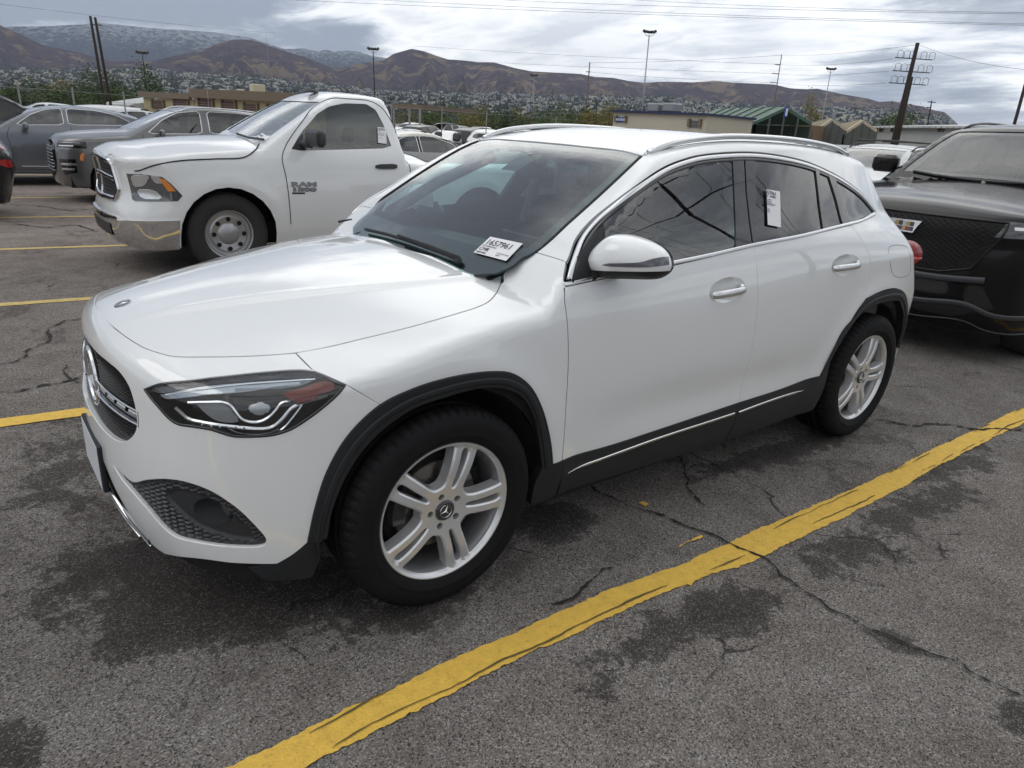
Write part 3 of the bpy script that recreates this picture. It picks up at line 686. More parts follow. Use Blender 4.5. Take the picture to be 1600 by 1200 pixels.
for sg in (1, -1):
    L_ = hl_loopC if sg > 0 else (hl_loopC*[-1, 1])[::-1]
    hd = B.panel('headlight', L_, 'C', mat('lamp_housing', (.012, .013, .015), .28, coat=.4), car, step=.012, gap=.001, disp=lambda U, L_=L_: -.004-.085*sstep(.001, .016, dloop(U, L_)), nofl=True)
    hd.name = 'headlight'
    B.panel('lens', L_, 'C', LENS, hd, step=.018, gap=.001, offset=.001, nofl=True)
    P = B.lift(inset(L_, .003), 'C'); B.strip('lamp_gasket', P, .007, GLOSSB, hd, h=.002, closed=True)
    plate(Zh((190, 268), (450, 215), (800, 180), (1100, 160), (1330, 152), (1190, 208), (900, 232), (600, 262), (400, 285), (225, 295)), .014, 'light_guide', DRL, hd, sg)
    band(Zh((300, 360), (345, 400), (400, 445), (500, 470), (620, 490), (800, 508), (960, 512), (1030, 492), (1090, 440), (1150, 370), (1215, 335), (1330, 300), (1420, 275)), .009, .024, 'chrome_strip', CHROME2, hd, sg)
    band(Zh((1060, 540), (1110, 500), (1170, 430), (1215, 370), (1235, 340)), .006, .018, 'chrome_strip', CHROME2, hd, sg)
    band(Zh((390, 325), (520, 322), (660, 325), (710, 350), (745, 395), (790, 445), (850, 467), (930, 462), (990, 430), (1040, 380), (1080, 330), (1150, 312)), .007, .022, 'chrome_strip', CHROME2, hd, sg)
    plate(Zh((455, 335), (640, 335), (700, 365), (745, 420), (790, 455), (720, 472), (600, 455), (520, 400)), .034, 'reflector_bowl', mat('lamp_mesh', (.30, .31, .32), .3, metal=.4, bump=(900, .002)), hd, sg)
    plate(Zh((110, 232), (250, 200), (500, 165), (800, 128), (1100, 105), (1300, 105), (1380, 140), (1100, 150), (800, 170), (450, 205), (200, 255)), .016, 'lamp_shelf', mat('lamp_shelf', (.075, .08, .088), .3, coat=.5), hd, sg)
    a = np.linspace(0, 2*math.pi, 25)[:-1]
    plate([(210+(920+105*math.cos(q))/4.706, 560+(372+66*math.sin(q))/4.706) for q in a], .036, 'projector_lens', mat('projector', (.38, .40, .43), .12, coat=1.), hd, sg, dome=.020)
    plate(Zh((1085, 262), (1250, 210), (1400, 168), (1470, 185), (1478, 205), (1455, 235), (1360, 265), (1290, 305), (1210, 330)), .012, 'amber_reflector', AMB, hd, sg)
    band(Zh((225, 270), (450, 232), (800, 190), (1100, 168), (1330, 153)), .004, .012, 'light_guide_edge', CHROME2, hd, sg)
    band(Zh((250, 300), (500, 270), (800, 245), (1080, 205), (1190, 205)), .003, .013, 'light_guide_edge', CHROME2, hd, sg)
    for k in range(7): band(Zh((430+k*62, 478+k*5), (445+k*62, 497+k*4)), .004, .020, 'lamp_rib', CHROME2, hd, sg)
    band(Zh((700, 520), (760, 545), (880, 560), (1000, 545), (1060, 520)), .003, .012, 'lamp_rib', CHROME2, hd, sg)
    plate(Zh((880, 330), (930, 318), (935, 400), (950, 425), (890, 420)), .030, 'shutter', mat('lamp_mesh', (.20, .21, .22), .3, metal=.5, bump=(900, .002)), hd, sg)
    plate(Zh((1215, 350), (1300, 320), (1400, 290), (1340, 340), (1250, 400), (1180, 470)), .03, 'side_facet', mat('facet', (.35, .36, .36), .15, metal=.8), hd, sg)
# lower lip
lipL = onC([(0, .43), (-.145, .43), (-.26, .36), (-.34, .285), (-.43, .225), (-.46, .198), (-.3, .192), (0, .19)])
hl_ = smooth_path(lipL, .02); hl_[0, 0] = 0; hl_[-1, 0] = 0
B.panel('lower_grille', np.vstack([hl_, (hl_*[-1, 1])[::-1][1:-1]]), 'C', BLACKP, car, step=.03, offset=-.012, nofl=True)
for pts in ([(-.10, .30), (-.24, .262), (-.33, .225)], [(-.14, .325), (-.27, .285), (-.40, .222)]):
    B.strip('skid_blade', smooth_path(B.lift(onC(pts), 'C'), .02), .014, SATIN, car, h=.006, mirror=True)
B.strip('skid_plate', smooth_path(B.lift(onC([(-.40, .235), (-.28, .27), (-.14, .285), (0, .288), (.14, .285), (.28, .27), (.40, .235)]), 'C'), .02), .05, mat('skid_grey', (.25, .26, .27), .4, metal=.6), car, h=.008, offset=-.004)
# number plate
npz = MB(); xp = -.874
npz.bbox((xp-.002, -.165, .325), (xp+.016, .165, .495), .004); plate_o = npz.build('plate_bracket', BLACKP, car)
p2 = MB().bbox((xp-.005, -.152, .332), (xp-.0025, .152, .488), .001).build('number_plate', mat('plate_white', (.62, .64, .68), .45), plate_o)
# wheel arch cladding, sills
def mk(pts): return H(pts)
Zs = z1(740, 560, 2.7586)
ai, ao = PS['arch_i'], np.vstack([PS['arch_f'][:-1], PS['arch_o']])
low_f = H([(480, 847), (465, 862), (436, 881)]); 
cl1 = loop_of(D(ao), D(np.vstack([ao[-1:], ai[-1:]])), D(ai[::-1]), D(np.vstack([ai[:1], ao[:1]])))
B.panel('wheel_arch_trim', cl1, 'R', BLACKP, car, step=.018, gap=.001, offset=.006, thick=.045, mirror=True, bev=.004)
corner = np.array([(-.478, -.80, .355), (-.425, -.84, .355), (-.42, -.84, .27), (-.44, -.83, .215), (-.56, -.77, .215), (-.60, -.74, .268), (-.52, -.79, .285)])
cl = B.dom(corner, 'C'); B.panel('bumper_corner_trim', loop_of(*[np.array([cl[i], cl[(i+1) % len(cl)]]) for i in range(len(cl))]), 'C', BLACKP, car, gap=.001, offset=-.002, thick=.03, mirror=True)
Yd = lambda pts: B.dom(B.lift(np.array(pts, float), 'Y'), 'R')
s_a = PS['arch_i'][-1]; sp_b = Yd([(.505, .255)]); 
fp = loop_of(D(H([(847, 731), (863, 725.6), (878, 720)])), np.vstack([D(H([(878, 720)])), Yd([(.51, .33)]), sp_b]), np.vstack([sp_b, Yd([(.40, .235)])]), np.vstack([Yd([(.40, .235), (.395, .32)]), D(H([(847, 731)]))]))
B.panel('sill_front_trim', fp, 'R', BLACKP, car, gap=.001, offset=.004, thick=.04, mirror=True, bev=.003)
spx = B.dom(PS['split'][:1], 'R')[0]
sb = loop_of(np.vstack([D(sillp), ]), np.vstack([D(sillp[-1:]), Yd([(1.575, .30), (1.56, .232)])]), Yd([(1.56, .232), (1.1, .238), (.52, .252)]), np.vstack([Yd([(.52, .252), (.515, .33)]), D(sillp[:1])]))
B.panel('sill_trim', sb, 'R', BLACKP, car, gap=.001, offset=.005, thick=.05, mirror=True, bev=.003)
rs_end = Yd([(2.30, .25)])
sb2 = loop_of(D(sillr), np.vstack([D(sillr[-1:]), D(H([(1295, 562)])), Yd([(2.33, .36)]), rs_end]), np.vstack([rs_end, Yd([(2.0, .236), (1.57, .232)])]), np.vstack([Yd([(1.57, .232), (1.585, .30)]), D(sillr[:1])]))
B.panel('sill_trim', sb2, 'R', BLACKP, car, gap=.001, offset=.005, thick=.05, mirror=True, bev=.003)
Y_ = B.lift(np.array([(2.729+.478*math.cos(a), .36+.478*math.sin(a)) for a in np.linspace(math.pi*.985, -.10, 40)]), 'Y')
rai = H([(1295, 562), (1315, 520), (1335, 497), (1354, 483), (1372, 474), (1388, 470), (1404, 470.5)]); rai = np.vstack([rai, [(2.98, -.9, .745), (3.08, -.895, .66), (3.13, -.89, .56), (3.15, -.88, .45)]])
cl2 = loop_of(D(np.vstack([PS['rarch_o'], PS['rarch_o2'][1:]])), D([PS['rarch_o2'][-1], rai[-1]]), D(rai[::-1]), D([rai[0], PS['rarch_o'][0]]))
B.panel('wheel_arch_trim', cl2, 'R', BLACKP, car, step=.018, gap=.001, offset=.006, thick=.045, mirror=True, bev=.004)
# sill chrome
for A_, B_, k in ((np.vstack([PS['arch_f'][:-1], PS['arch_o']]), PS['arch_i'], .55), (np.vstack([PS['rarch_o'], PS['rarch_o2'][1:]]), rai, .55)):
    a_, b_ = smooth_path(A_, .01), smooth_path(B_, .01); t_ = np.linspace(0, 1, 60); a_ = a_[(t_*(len(a_)-1)).astype(int)]; b_ = b_[(t_*(len(b_)-1)).astype(int)]
    B.strip('trim_ridge', B.lift(D(a_+(b_-a_)*k), 'R'), .022, BLACKP, car, h=.005, offset=.006, mirror=True)
P = smooth_path(H(Zs((400, 491), (440, 470), (550, 430), (800, 340), (1000, 275), (1120, 236))), .02); B.strip('sill_chrome', P, .012, CHROME, car, h=.004, offset=.005, mirror=True, taper=lambda t: np.clip(t*9, .05, 1))
P = smooth_path(H(Zs((1137, 232), (1200, 208), (1300, 172), (1416, 135))), .02); B.strip('sill_chrome', P, .012, CHROME, car, h=.004, offset=.005, mirror=True, taper=lambda t: np.clip((1-t)*7, .05, 1))
# belt and window trim
P = smooth_path(np.vstack([H([(881, 445)]), H([(950, 430), (1050, 411), (1115, 397.5), (1177, 383), (1250, 369), (1310, 354), (1345, 345), (1366, 335)])]), .02); B.strip('belt_trim', P, .016, SATIN, car, h=.005, mirror=True)
dl = D(PS['dlo']); dls = smooth_path(dl, .015); cenl = np.array([1.7, -1.05])
full = np.vstack([dls, smooth_path(D(H([(1369, 331), (1330, 348), (1250, 368), (1177, 382), (1050, 410), (887, 442)])), .02)[1:-1]])
n_top = len(dls)
Ptrim = B.lift(inset(full, .013)[:n_top], 'R'); B.strip('window_trim', Ptrim, .018, SATIN, car, h=.004, offset=-.002, mirror=True)
B.strip('window_seal', B.lift(inset(full, .027)[:n_top], 'R'), .012, GLOSSB, car, h=.002, offset=-.003, mirror=True)
# glass of the doors
def gp(name, px, m, par, off=-.006):
    q = smooth_path(D(H(px+px[:1])), .02)[:-1] if False else loop_of(*[np.array(D(H([px[i], px[(i+1) % len(px)]]))) for i in range(len(px))], step=.02)
    return B.panel(name, q, 'R', m, par, step=.04, gap=0, thick=.003, offset=off, nofl=True)
g1 = [(938, 437), (938, 352), (970, 321), (1000, 293), (1040, 262), (1075, 250), (1112, 245.5), (1148, 245.5), (1152, 325), (1154, 389), (1051, 409)]
g2 = [(1178, 383), (1179, 330), (1178, 245), (1220, 248), (1250, 254), (1276, 262.5), (1283, 310), (1291, 360.5)]
g3 = [(1289, 361), (1284, 325), (1280, 264), (1297, 269), (1308, 308), (1321, 352)]
g4 = [(1328, 350), (1315, 312), (1300, 271), (1318, 279.5), (1347, 303), (1367, 331)]
for nm, g_, m_, par in (('window', g1, GLASSS, fd), ('window', g2, GLASSD, rd), ('fixed_window', g3, GLASSD, rd), ('quarter_window', g4, GLASSD, None)):
    U = loop_of(*[np.array(D(H([g_[i], g_[(i+1) % len(g_)]]))) for i in range(len(g_))], step=.02)
    for k, sg in enumerate((1, -1)):
        L_ = U if sg > 0 else (U*[1, -1])[::-1]
        B.panel(nm, L_, 'R', m_, car if par is None else par[k], step=.04, gap=0, offset=-.007, nofl=True)
# pillars behind the glass edge
def pillar(name, px, m=GLOSSB, off=-.003):
    U = loop_of(*[np.array(D(H([px[i], px[(i+1) % len(px)]]))) for i in range(len(px))], step=.02)
    B.panel(name, U, 'R', m, car, step=.04, gap=.0015, thick=.02, offset=off, mirror=True)
PIL = mat('pillar_black', (.03, .028, .032), .18, coat=.6)
pillar('pillar_trim', [(1150, 389), (1149, 325), (1145, 245), (1163, 244), (1166, 300), (1171, 345), (1176, 383)], PIL)
pillar('pillar_trim', [(1178, 383), (1173, 345), (1168, 300), (1165, 244), (1181, 246), (1181, 382)], PIL)
pillar('window_divider', [(1287, 361), (1281, 320), (1274, 262), (1280, 264), (1286, 320), (1292, 359.5)], GLOSSB, .0)
pillar('window_divider', [(1318, 353), (1306, 308), (1293, 268), (1304, 272), (1315, 310), (1330, 349)], GLOSSB, .0)
pillar('mirror_sail', [(889, 439), (897, 407), (925, 367), (943, 349), (943, 428), (915, 434)], BLACKP, .002)
# windscreen
wse = ws_edge; wl = D(np.vstack([[(.385, -.60, 1.06)], H([(788, 424), (805, 411), (836, 394), (890, 347), (950, 293), (1002, 244)])])); 
wtop = onR([(1.115, -.50, 1.465), (1.095, -.33, 1.482), (1.085, -.15, 1.49), (1.082, 0, 1.492)]); wbot = onR([(.27, 0, 1.0), (.285, -.25, 1.0), (.325, -.45, 1.02), (.385, -.60, 1.06)])
wtop[:, 0] -= .004; wbot[-1] = wl[0]
wh = np.vstack([smooth_path(wbot, .02), smooth_path(wl, .02)[1:], smooth_path(np.vstack([wl[-1], wtop]), .02)[1:]]); wh[0, 1] = 0; wh[-1, 1] = 0
wloop = np.vstack([wh, (wh*[1, -1])[::-1][1:-1]])
wsc = BW.panel('windscreen', wloop, 'R', GLASSC, car, step=.05, gap=.006, offset=-.004, nofl=True)
fr_in = inset(wloop, .045).copy()
low = fr_in[:, 0] < .50; fr_in[low, 0] += .13*sstep(.50, .33, fr_in[low, 0])
# keep rounded inner corner
FRIT = mat('frit_black', (.012, .012, .014), .3)
BW.panel('frit_band', wloop, 'R', FRIT, wsc, step=.04, gap=.003, offset=-.010, holes=[fr_in], nofl=True)
nr = len(smooth_path(wbot, .02))-1; P = B.lift(wh[nr:nr+len(smooth_path(wl, .02))], 'R')
B.strip('windscreen_moulding', P, .018, SEAM, car, h=.003, offset=-.002, mirror=True)
sen = B.lift(onR([(.99, -.07, 1.43), (.99, .07, 1.43), (.86, .055, 1.36), (.86, -.055, 1.36)]), 'R'); 
BW.panel('sensor_mask', loop_of(*[np.array([onR([sen[i]])[0], onR([sen[(i+1) % 4]])[0]]) for i in range(4)], step=.03), 'R', FRIT, wsc, step=.04, gap=0, offset=-.012, nofl=True)
# cowl under the rear edge of the hood and wipers
cw = MB(); n = 15
for i in range(n):
    y = -.66+1.32*i/(n-1); x = .33+.16*(y/.66)**2*.5
    cw.v += [(x-.06, y, .975), (x+.09, y, 1.02-.09*abs(y)**2), (x+.02, y, .94)]
cw.f = [(3*i+a_, 3*i+b_, 3*i+3+b_, 3*i+3+a_) for i in range(n-1) for a_, b_ in ((0, 1), (1, 2))]; cw.build('cowl_panel', BLACKP, car, smooth=True)
def wiper(pxs, name='wiper'):
    P = smooth_path(BW.hit(pxs), .02); N = BW.grad(P); P2 = P+N*.014
    b = MB().tube(P2, .0065, 6); o = b.build(name, BLACKP, car, smooth=True)
    a_ = MB().tube(P+N*.006, [.003]*len(P), 4); a_.build('wiper_blade', RUBBER, o)
    return P2, N, o
Zw = z1(520, 330, 4.706)
P2, N, o = wiper(Zw((250, 150), (380, 180), (520, 220), (640, 262), (790, 318), (935, 372)))
MB().tube([P2[-1]+(0, 0, .0), P2[int(len(P2)*.75)]+N[0]*.012, P2[int(len(P2)*.42)]+N[0]*.014], [.011, .009, .005], 8).build('wiper_arm', BLACKP, o, smooth=True)
MB().lathe([(.0001, .018), (.012, .016), (.015, 0)], 16, 'z', c=P2[-1]-(0, 0, .012)).build('wiper_pivot', BLACKP, o, smooth=True)
P = B.down([(.36, .66), (.40, .62), (.46, .56), (.50, .44)]) if hasattr(B, 'down') else np.array([(.335, .62, 1.058), (.35, .60, 1.066), (.365, .58, 1.072), (.375, .56, 1.078)])
wf = MB().tube(P+(0, 0, .012), [.006, .005, .004, .003], 6).build('wiper', BLACKP, car, smooth=True)
# roof rails
def rail(sg):
    xs = np.linspace(0, 1, 40); X = 1.13+(2.70-1.13)*xs; Yb = -(.572-.02*xs+.022*np.sin(np.pi*xs)); P = np.stack([X, Yb, 0*X], -1)
    zz = []
    for p in P:
        c = B.march(np.array([p[0], p[1], 2.]), np.array([[0, 0, -1.]]), 0, 1.2, 200)[0]; zz.append(c[2])
    zz = np.array(zz); arch_ = np.clip(np.minimum(xs/.12, (1-xs)/.12), 0, 1); arch_ = np.sin(arch_*math.pi/2); P[:, 2] = zz+.002+.016*arch_
    P[:, 1] *= -sg if sg < 0 else 1
    if sg < 0: P[:, 1] = np.abs(P[:, 1])
    r = .0125+.0*xs; MB().tube(P, r, 12, sx=1.25).build('roof_rail', SATIN, car, smooth=True)
    for q in (.02, .98):
        i = int(q*39); MB().bbox(P[i]-(.03, .011, .03), P[i]+(.03, .011, .0), .008).build('rail_foot', SATIN, car)
rail(1); rail(-1)
P = B.lift(smooth_path(onR(seam_r), .03), 'R'); B.strip('roof_seam', P, .005, SEAM, car, h=.0005, offset=.0005, mirror=True)
# handles
HREC = mat('handle_recess', (.66, .67, .67), .35, coat=1.)
def handle(par, hn):
    Pc, a_, b_, T, N, S, L, th, E_ = hn; E_ = B.lift(D(E_), 'R'); n_ = len(E_)
    for sg in (1, -1):
        rows = [Pc+(E_-Pc)*q+B.grad(E_)*dpt for q, dpt in ((1.012, -.0006), (.97, -.003), (.85, -.010), (.6, -.017), (.3, -.020))]
        V = np.vstack(rows+[[Pc-N*.021]]); F = [(r*n_+i, r*n_+(i+1) % n_, (r+1)*n_+(i+1) % n_, (r+1)*n_+i) for r in range(4) for i in range(n_)]+[(4*n_+i, 4*n_+(i+1) % n_, 5*n_) for i in range(n_)]
        bar_ = np.stack([a_+(b_-a_)*q+N*(-.004+.026*math.sin(math.pi*q)**.4) for q in np.linspace(0, 1, 17)])
        hb = MB().tube(bar_, [.007]+[.0095]*15+[.007], 14, sx=1.7, up=tuple(N)); V2 = np.array(hb.v)
        kb = MB().bbox((-.024, -.012, -.01), (.0, .012, .012), .006); k0 = b_-T*.012+S*.012; KB = np.array(kb.v) @ np.array([T, S, N])+k0
        if sg < 0: V = V*[1, -1, 1]; V2 = V2*[1, -1, 1]; KB = KB*[1, -1, 1]; F = [f[::-1] for f in F]; hb.f = [f[::-1] for f in hb.f]
        p_ = par[0 if sg > 0 else 1]
        mesh('handle_recess', V, F, PAINT, p_, smooth=True); mesh('handle', V2, hb.f, SATIN, p_, smooth=True); mesh('handle_end', KB, kb.f, SATIN, p_)
handle(fd, HN1); handle(rd, HN2)
# fuel flap
Zr = z1(1280, 220, 3.1579)
P = smooth_path(H(Zr((345, 525), (360, 517), (400, 515), (432, 525), (448, 560), (452, 610), (447, 655), (430, 668), (385, 672), (362, 655), (350, 600), (342, 550), (345, 525))), .01)
B.strip('fuel_flap_seam', P, .004, mat('soft_seam', (.25, .25, .25), .6), car, h=.0004, mirror=False)
# tail lamps: red lens wrapped round the rear corner
for sg in (1, -1):
    lv = MB(); n_, m_ = 20, 12; cen_ = np.array([3.185, -.77, .995])
    for i_ in range(m_+1):
        ph_ = -math.pi/2+math.pi*i_/m_
        for k in range(n_):
            th_ = 2*math.pi*k/n_; q_ = np.array([.145*math.cos(ph_)*math.cos(th_), 0.072*math.cos(ph_)*math.sin(th_), .076*math.sin(ph_)]); q_[2] += -.10*q_[0]; lv.v.append(tuple((cen_+q_)*[1, sg, 1]))
    lv.f = [(i_*n_+k, i_*n_+(k+1) % n_, (i_+1)*n_+(k+1) % n_, (i_+1)*n_+k) for i_ in range(m_) for k in range(n_)]
    lo_ = lv.build('tail_lamp', mat('tail_red', (.24, .003, .006), .25, coat=.1, spec=.3), car, smooth=True)
    P_ = np.array([(3.10+.14*t_, -.842+.01*t_, .985-.01*t_) for t_ in np.linspace(0, 1, 6)])*[1, sg, 1]; MB().tube(P_, .008, 6).build('light_bar', mat('tail_bright', (.75, .12, .12), .2), lo_)
# door mirrors: cap, black base, signal, glass
def door_mirror():
    Zm = z1(900, 340, 8.8889)
    px = Zm((195, 590), (215, 540), (270, 440), (360, 345), (450, 275), (535, 238), (680, 232), (800, 250), (950, 295), (1100, 360), (1220, 440), (1290, 530), (1318, 620), (1320, 690), (1290, 760), (1230, 815), (1150, 852), (1050, 862), (850, 858), (600, 852), (450, 845), (330, 790), (230, 720))
    xm = .655
    P = np.array([aty(q[0], q[1], -.90) for q in px])
    d = CAMP-P.mean(0); d /= np.linalg.norm(d)
    P = np.array([atx(q[0], q[1], xm+.25*((q[0]-922)/128.)*.5) for q in px]); 
    L = smooth_path(np.vstack([P, P[:1]]), .012)[:-1]; c = L.mean(0)
    hd_ = np.array([-.93, -.35, .08]); hd_ /= np.linalg.norm(hd_)
    n = len(L); rows = []; K = 11
    for k in range(K):
        t = k/(K-1); s_ = math.cos(t*math.pi/2)**.75; rows.append(c+(L-c)*max(s_, .02)+hd_*.105*math.sin(t*math.pi/2)**1.0)
    back = [c+(L-c)*1.0-hd_*.02, c+(L-c)*.96-hd_*.045]
    rows = [back[1], back[0]]+rows
    V = np.vstack(rows); F = [(r*n+i, (r+1)*n+i, (r+1)*n+(i+1) % n, r*n+(i+1) % n) for r in range(len(rows)-1) for i in range(n)]
    import bmesh
    a_, b_ = atx(925.5, 420.5, xm), atx(1046, 423, xm+.12); mid_ = atx(985, 427, xm)
    pn = np.cross(b_-a_, hd_); pn /= np.linalg.norm(pn); pn *= np.sign(pn[2])
    def cut(keep_top, sc):
        bm = bmesh.new(); vs = [bm.verts.new(v) for v in (c+(V-c)*sc)]
        for f in F: bm.faces.new([vs[i] for i in f])
        bmesh.ops.bisect_plane(bm, geom=bm.verts[:]+bm.edges[:]+bm.faces[:], plane_co=Vector(a_), plane_no=Vector(pn), clear_inner=keep_top, clear_outer=not keep_top)
        if keep_top: bmesh.ops.bisect_plane(bm, geom=bm.verts[:]+bm.edges[:]+bm.faces[:], plane_co=Vector(c-hd_*.012), plane_no=Vector(hd_), clear_inner=True)
        bm.verts.index_update(); VV = np.array([tuple(v.co) for v in bm.verts]); FF = [tuple(v.index for v in f.verts) for f in bm.faces]; bm.free(); return VV, FF
    V = np.vstack([V, [c+hd_*.1052]]); F = list(F)+[((len(rows)-1)*n+i, len(V)-1, (len(rows)-1)*n+(i+1) % n) for i in range(n)]
    topV, topF = cut(True, 1.012); lowV, lowF = cut(False, 1.0)
    for sg in (1, -1):
        VV = lowV*[1, sg, 1]; FF = lowF if sg > 0 else [f[::-1] for f in lowF]
        mb = mesh('door_mirror', c*[1, sg, 1]+(VV-c*[1, sg, 1])*.99, FF, BLACKP, car, smooth=True); mb.location = (0, 0, 0) if sg > 0 else (.24, -.07, 0)
        mesh('mirror_cap', topV*[1, sg, 1], topF if sg > 0 else [f[::-1] for f in topF], PAINT, mb, smooth=True)
        G = np.vstack([back[1]*[1, sg, 1]-hd_*[1, sg, 1]*.002, [(c-hd_*.047)*[1, sg, 1]]]); mesh('mirror_glass', G, [(i, (i+1) % n, n) for i in range(n)], CHROME, mb)
        # arm to the door
        A0 = c+np.array([.0, .09, -.055]); A1 = np.array([.60, -.80, 1.085]); ar = MB().tube([A0*[1, sg, 1], (A0+(0, .05, -.02))*[1, sg, 1], A1*[1, sg, 1]], [.045, .04, .05], 12, sx=1.3); ar.build('mirror_arm', BLACKP, mb, smooth=True)
        # turn signal strip laid on the cap
        sig = Zm((350, 662), (420, 640), (600, 634), (800, 628), (930, 612), (1040, 578), (1160, 552), (1285, 540)), Zm((350, 662), (440, 678), (600, 686), (800, 692), (950, 690), (1060, 685), (1180, 672), (1300, 655))
        def oncap(q):
            d_ = rayd(q); d_ = d_/np.linalg.norm(d_)
            from mathutils.bvhtree import BVHTree
            hit_ = _bv.ray_cast(Vector(CAMP), Vector(d_)); return None if hit_[0] is None else np.array(hit_[0])-d_*.003
        from mathutils.bvhtree import BVHTree
        global _bv; Vc = c+(V-c)*1.012; _bv = BVHTree.FromPolygons([tuple(v) for v in Vc], [tuple(f) for f in F])
        up_ = [oncap(q) for q in smooth_path(np.array(sig[0]), 5)]; m_ = min(len(up_), 26)
        ss = np.linspace(0, 1, 26); U_ = smooth_path(np.array(sig[0]), 1.); L_ = smooth_path(np.array(sig[1]), 1.)
        rows_ = []
        for s in ss:
            a = U_[int(s*(len(U_)-1))]; b = L_[int(s*(len(L_)-1))]; r = [oncap(a+(b-a)*w_) for w_ in (0, .33, .66, 1)]
            if all(x is not None for x in r): rows_.append(r)
        if len(rows_) > 3:
            V3 = np.array(rows_).reshape(-1, 3)*[1, sg, 1]; F3 = [(4*i+j, 4*i+j+1, 4*i+5+j, 4*i+4+j) for i in range(len(rows_)-1) for j in range(3)]
            mesh('turn_signal', V3, F3 if sg > 0 else [f[::-1] for f in F3], mat('signal_smoke', (.10, .10, .12), .12, coat=1.), mb, smooth=True)
door_mirror()
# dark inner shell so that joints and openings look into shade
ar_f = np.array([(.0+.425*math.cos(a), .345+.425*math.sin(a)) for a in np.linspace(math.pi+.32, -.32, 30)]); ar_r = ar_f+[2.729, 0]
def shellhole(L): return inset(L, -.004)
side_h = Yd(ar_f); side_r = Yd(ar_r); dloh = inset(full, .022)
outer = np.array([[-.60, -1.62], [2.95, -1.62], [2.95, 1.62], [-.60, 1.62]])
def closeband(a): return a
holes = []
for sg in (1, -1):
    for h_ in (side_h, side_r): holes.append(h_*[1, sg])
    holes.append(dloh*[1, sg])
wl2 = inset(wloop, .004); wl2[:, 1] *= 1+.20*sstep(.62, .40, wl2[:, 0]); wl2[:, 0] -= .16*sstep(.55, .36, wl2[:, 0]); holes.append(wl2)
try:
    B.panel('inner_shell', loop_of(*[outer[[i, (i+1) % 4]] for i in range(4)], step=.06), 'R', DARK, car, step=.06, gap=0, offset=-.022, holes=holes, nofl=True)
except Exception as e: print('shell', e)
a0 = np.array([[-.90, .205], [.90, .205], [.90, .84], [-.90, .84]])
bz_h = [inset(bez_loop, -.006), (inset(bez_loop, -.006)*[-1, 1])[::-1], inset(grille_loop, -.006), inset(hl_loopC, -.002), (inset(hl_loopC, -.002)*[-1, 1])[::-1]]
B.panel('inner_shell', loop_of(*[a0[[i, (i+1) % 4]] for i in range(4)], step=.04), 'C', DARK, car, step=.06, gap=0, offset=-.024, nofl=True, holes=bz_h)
un = MB().box((-.45, -.60, .19), (3.25, .60, .30)); un.box((.45, -.84, .215), (2.27, .84, .30)); un.box((3.2, -.75, .30), (3.42, .75, .5)); un.build('underbody', DARK, car)
for ax in (0, 2.729):
    for sg in (1, -1):
        w = MB(); m_ = 20; V = []
        for k in range(m_):
            a = math.pi*1.04-(math.pi*1.08)*k/(m_-1)
            for y in (-.862, -.60): V.append((ax+.425*math.cos(a), y*sg, .345+.425*math.sin(a)))
        V.append((ax, -.60*sg, .345)); w.add(V, [(2*k, 2*k+1, 2*k+3, 2*k+2) for k in range(m_-1)]+[(2*k+1, 2*m_, 2*k+3) for k in range(m_-1)]); w.build('wheel_well', BLACKP, car, smooth=True)
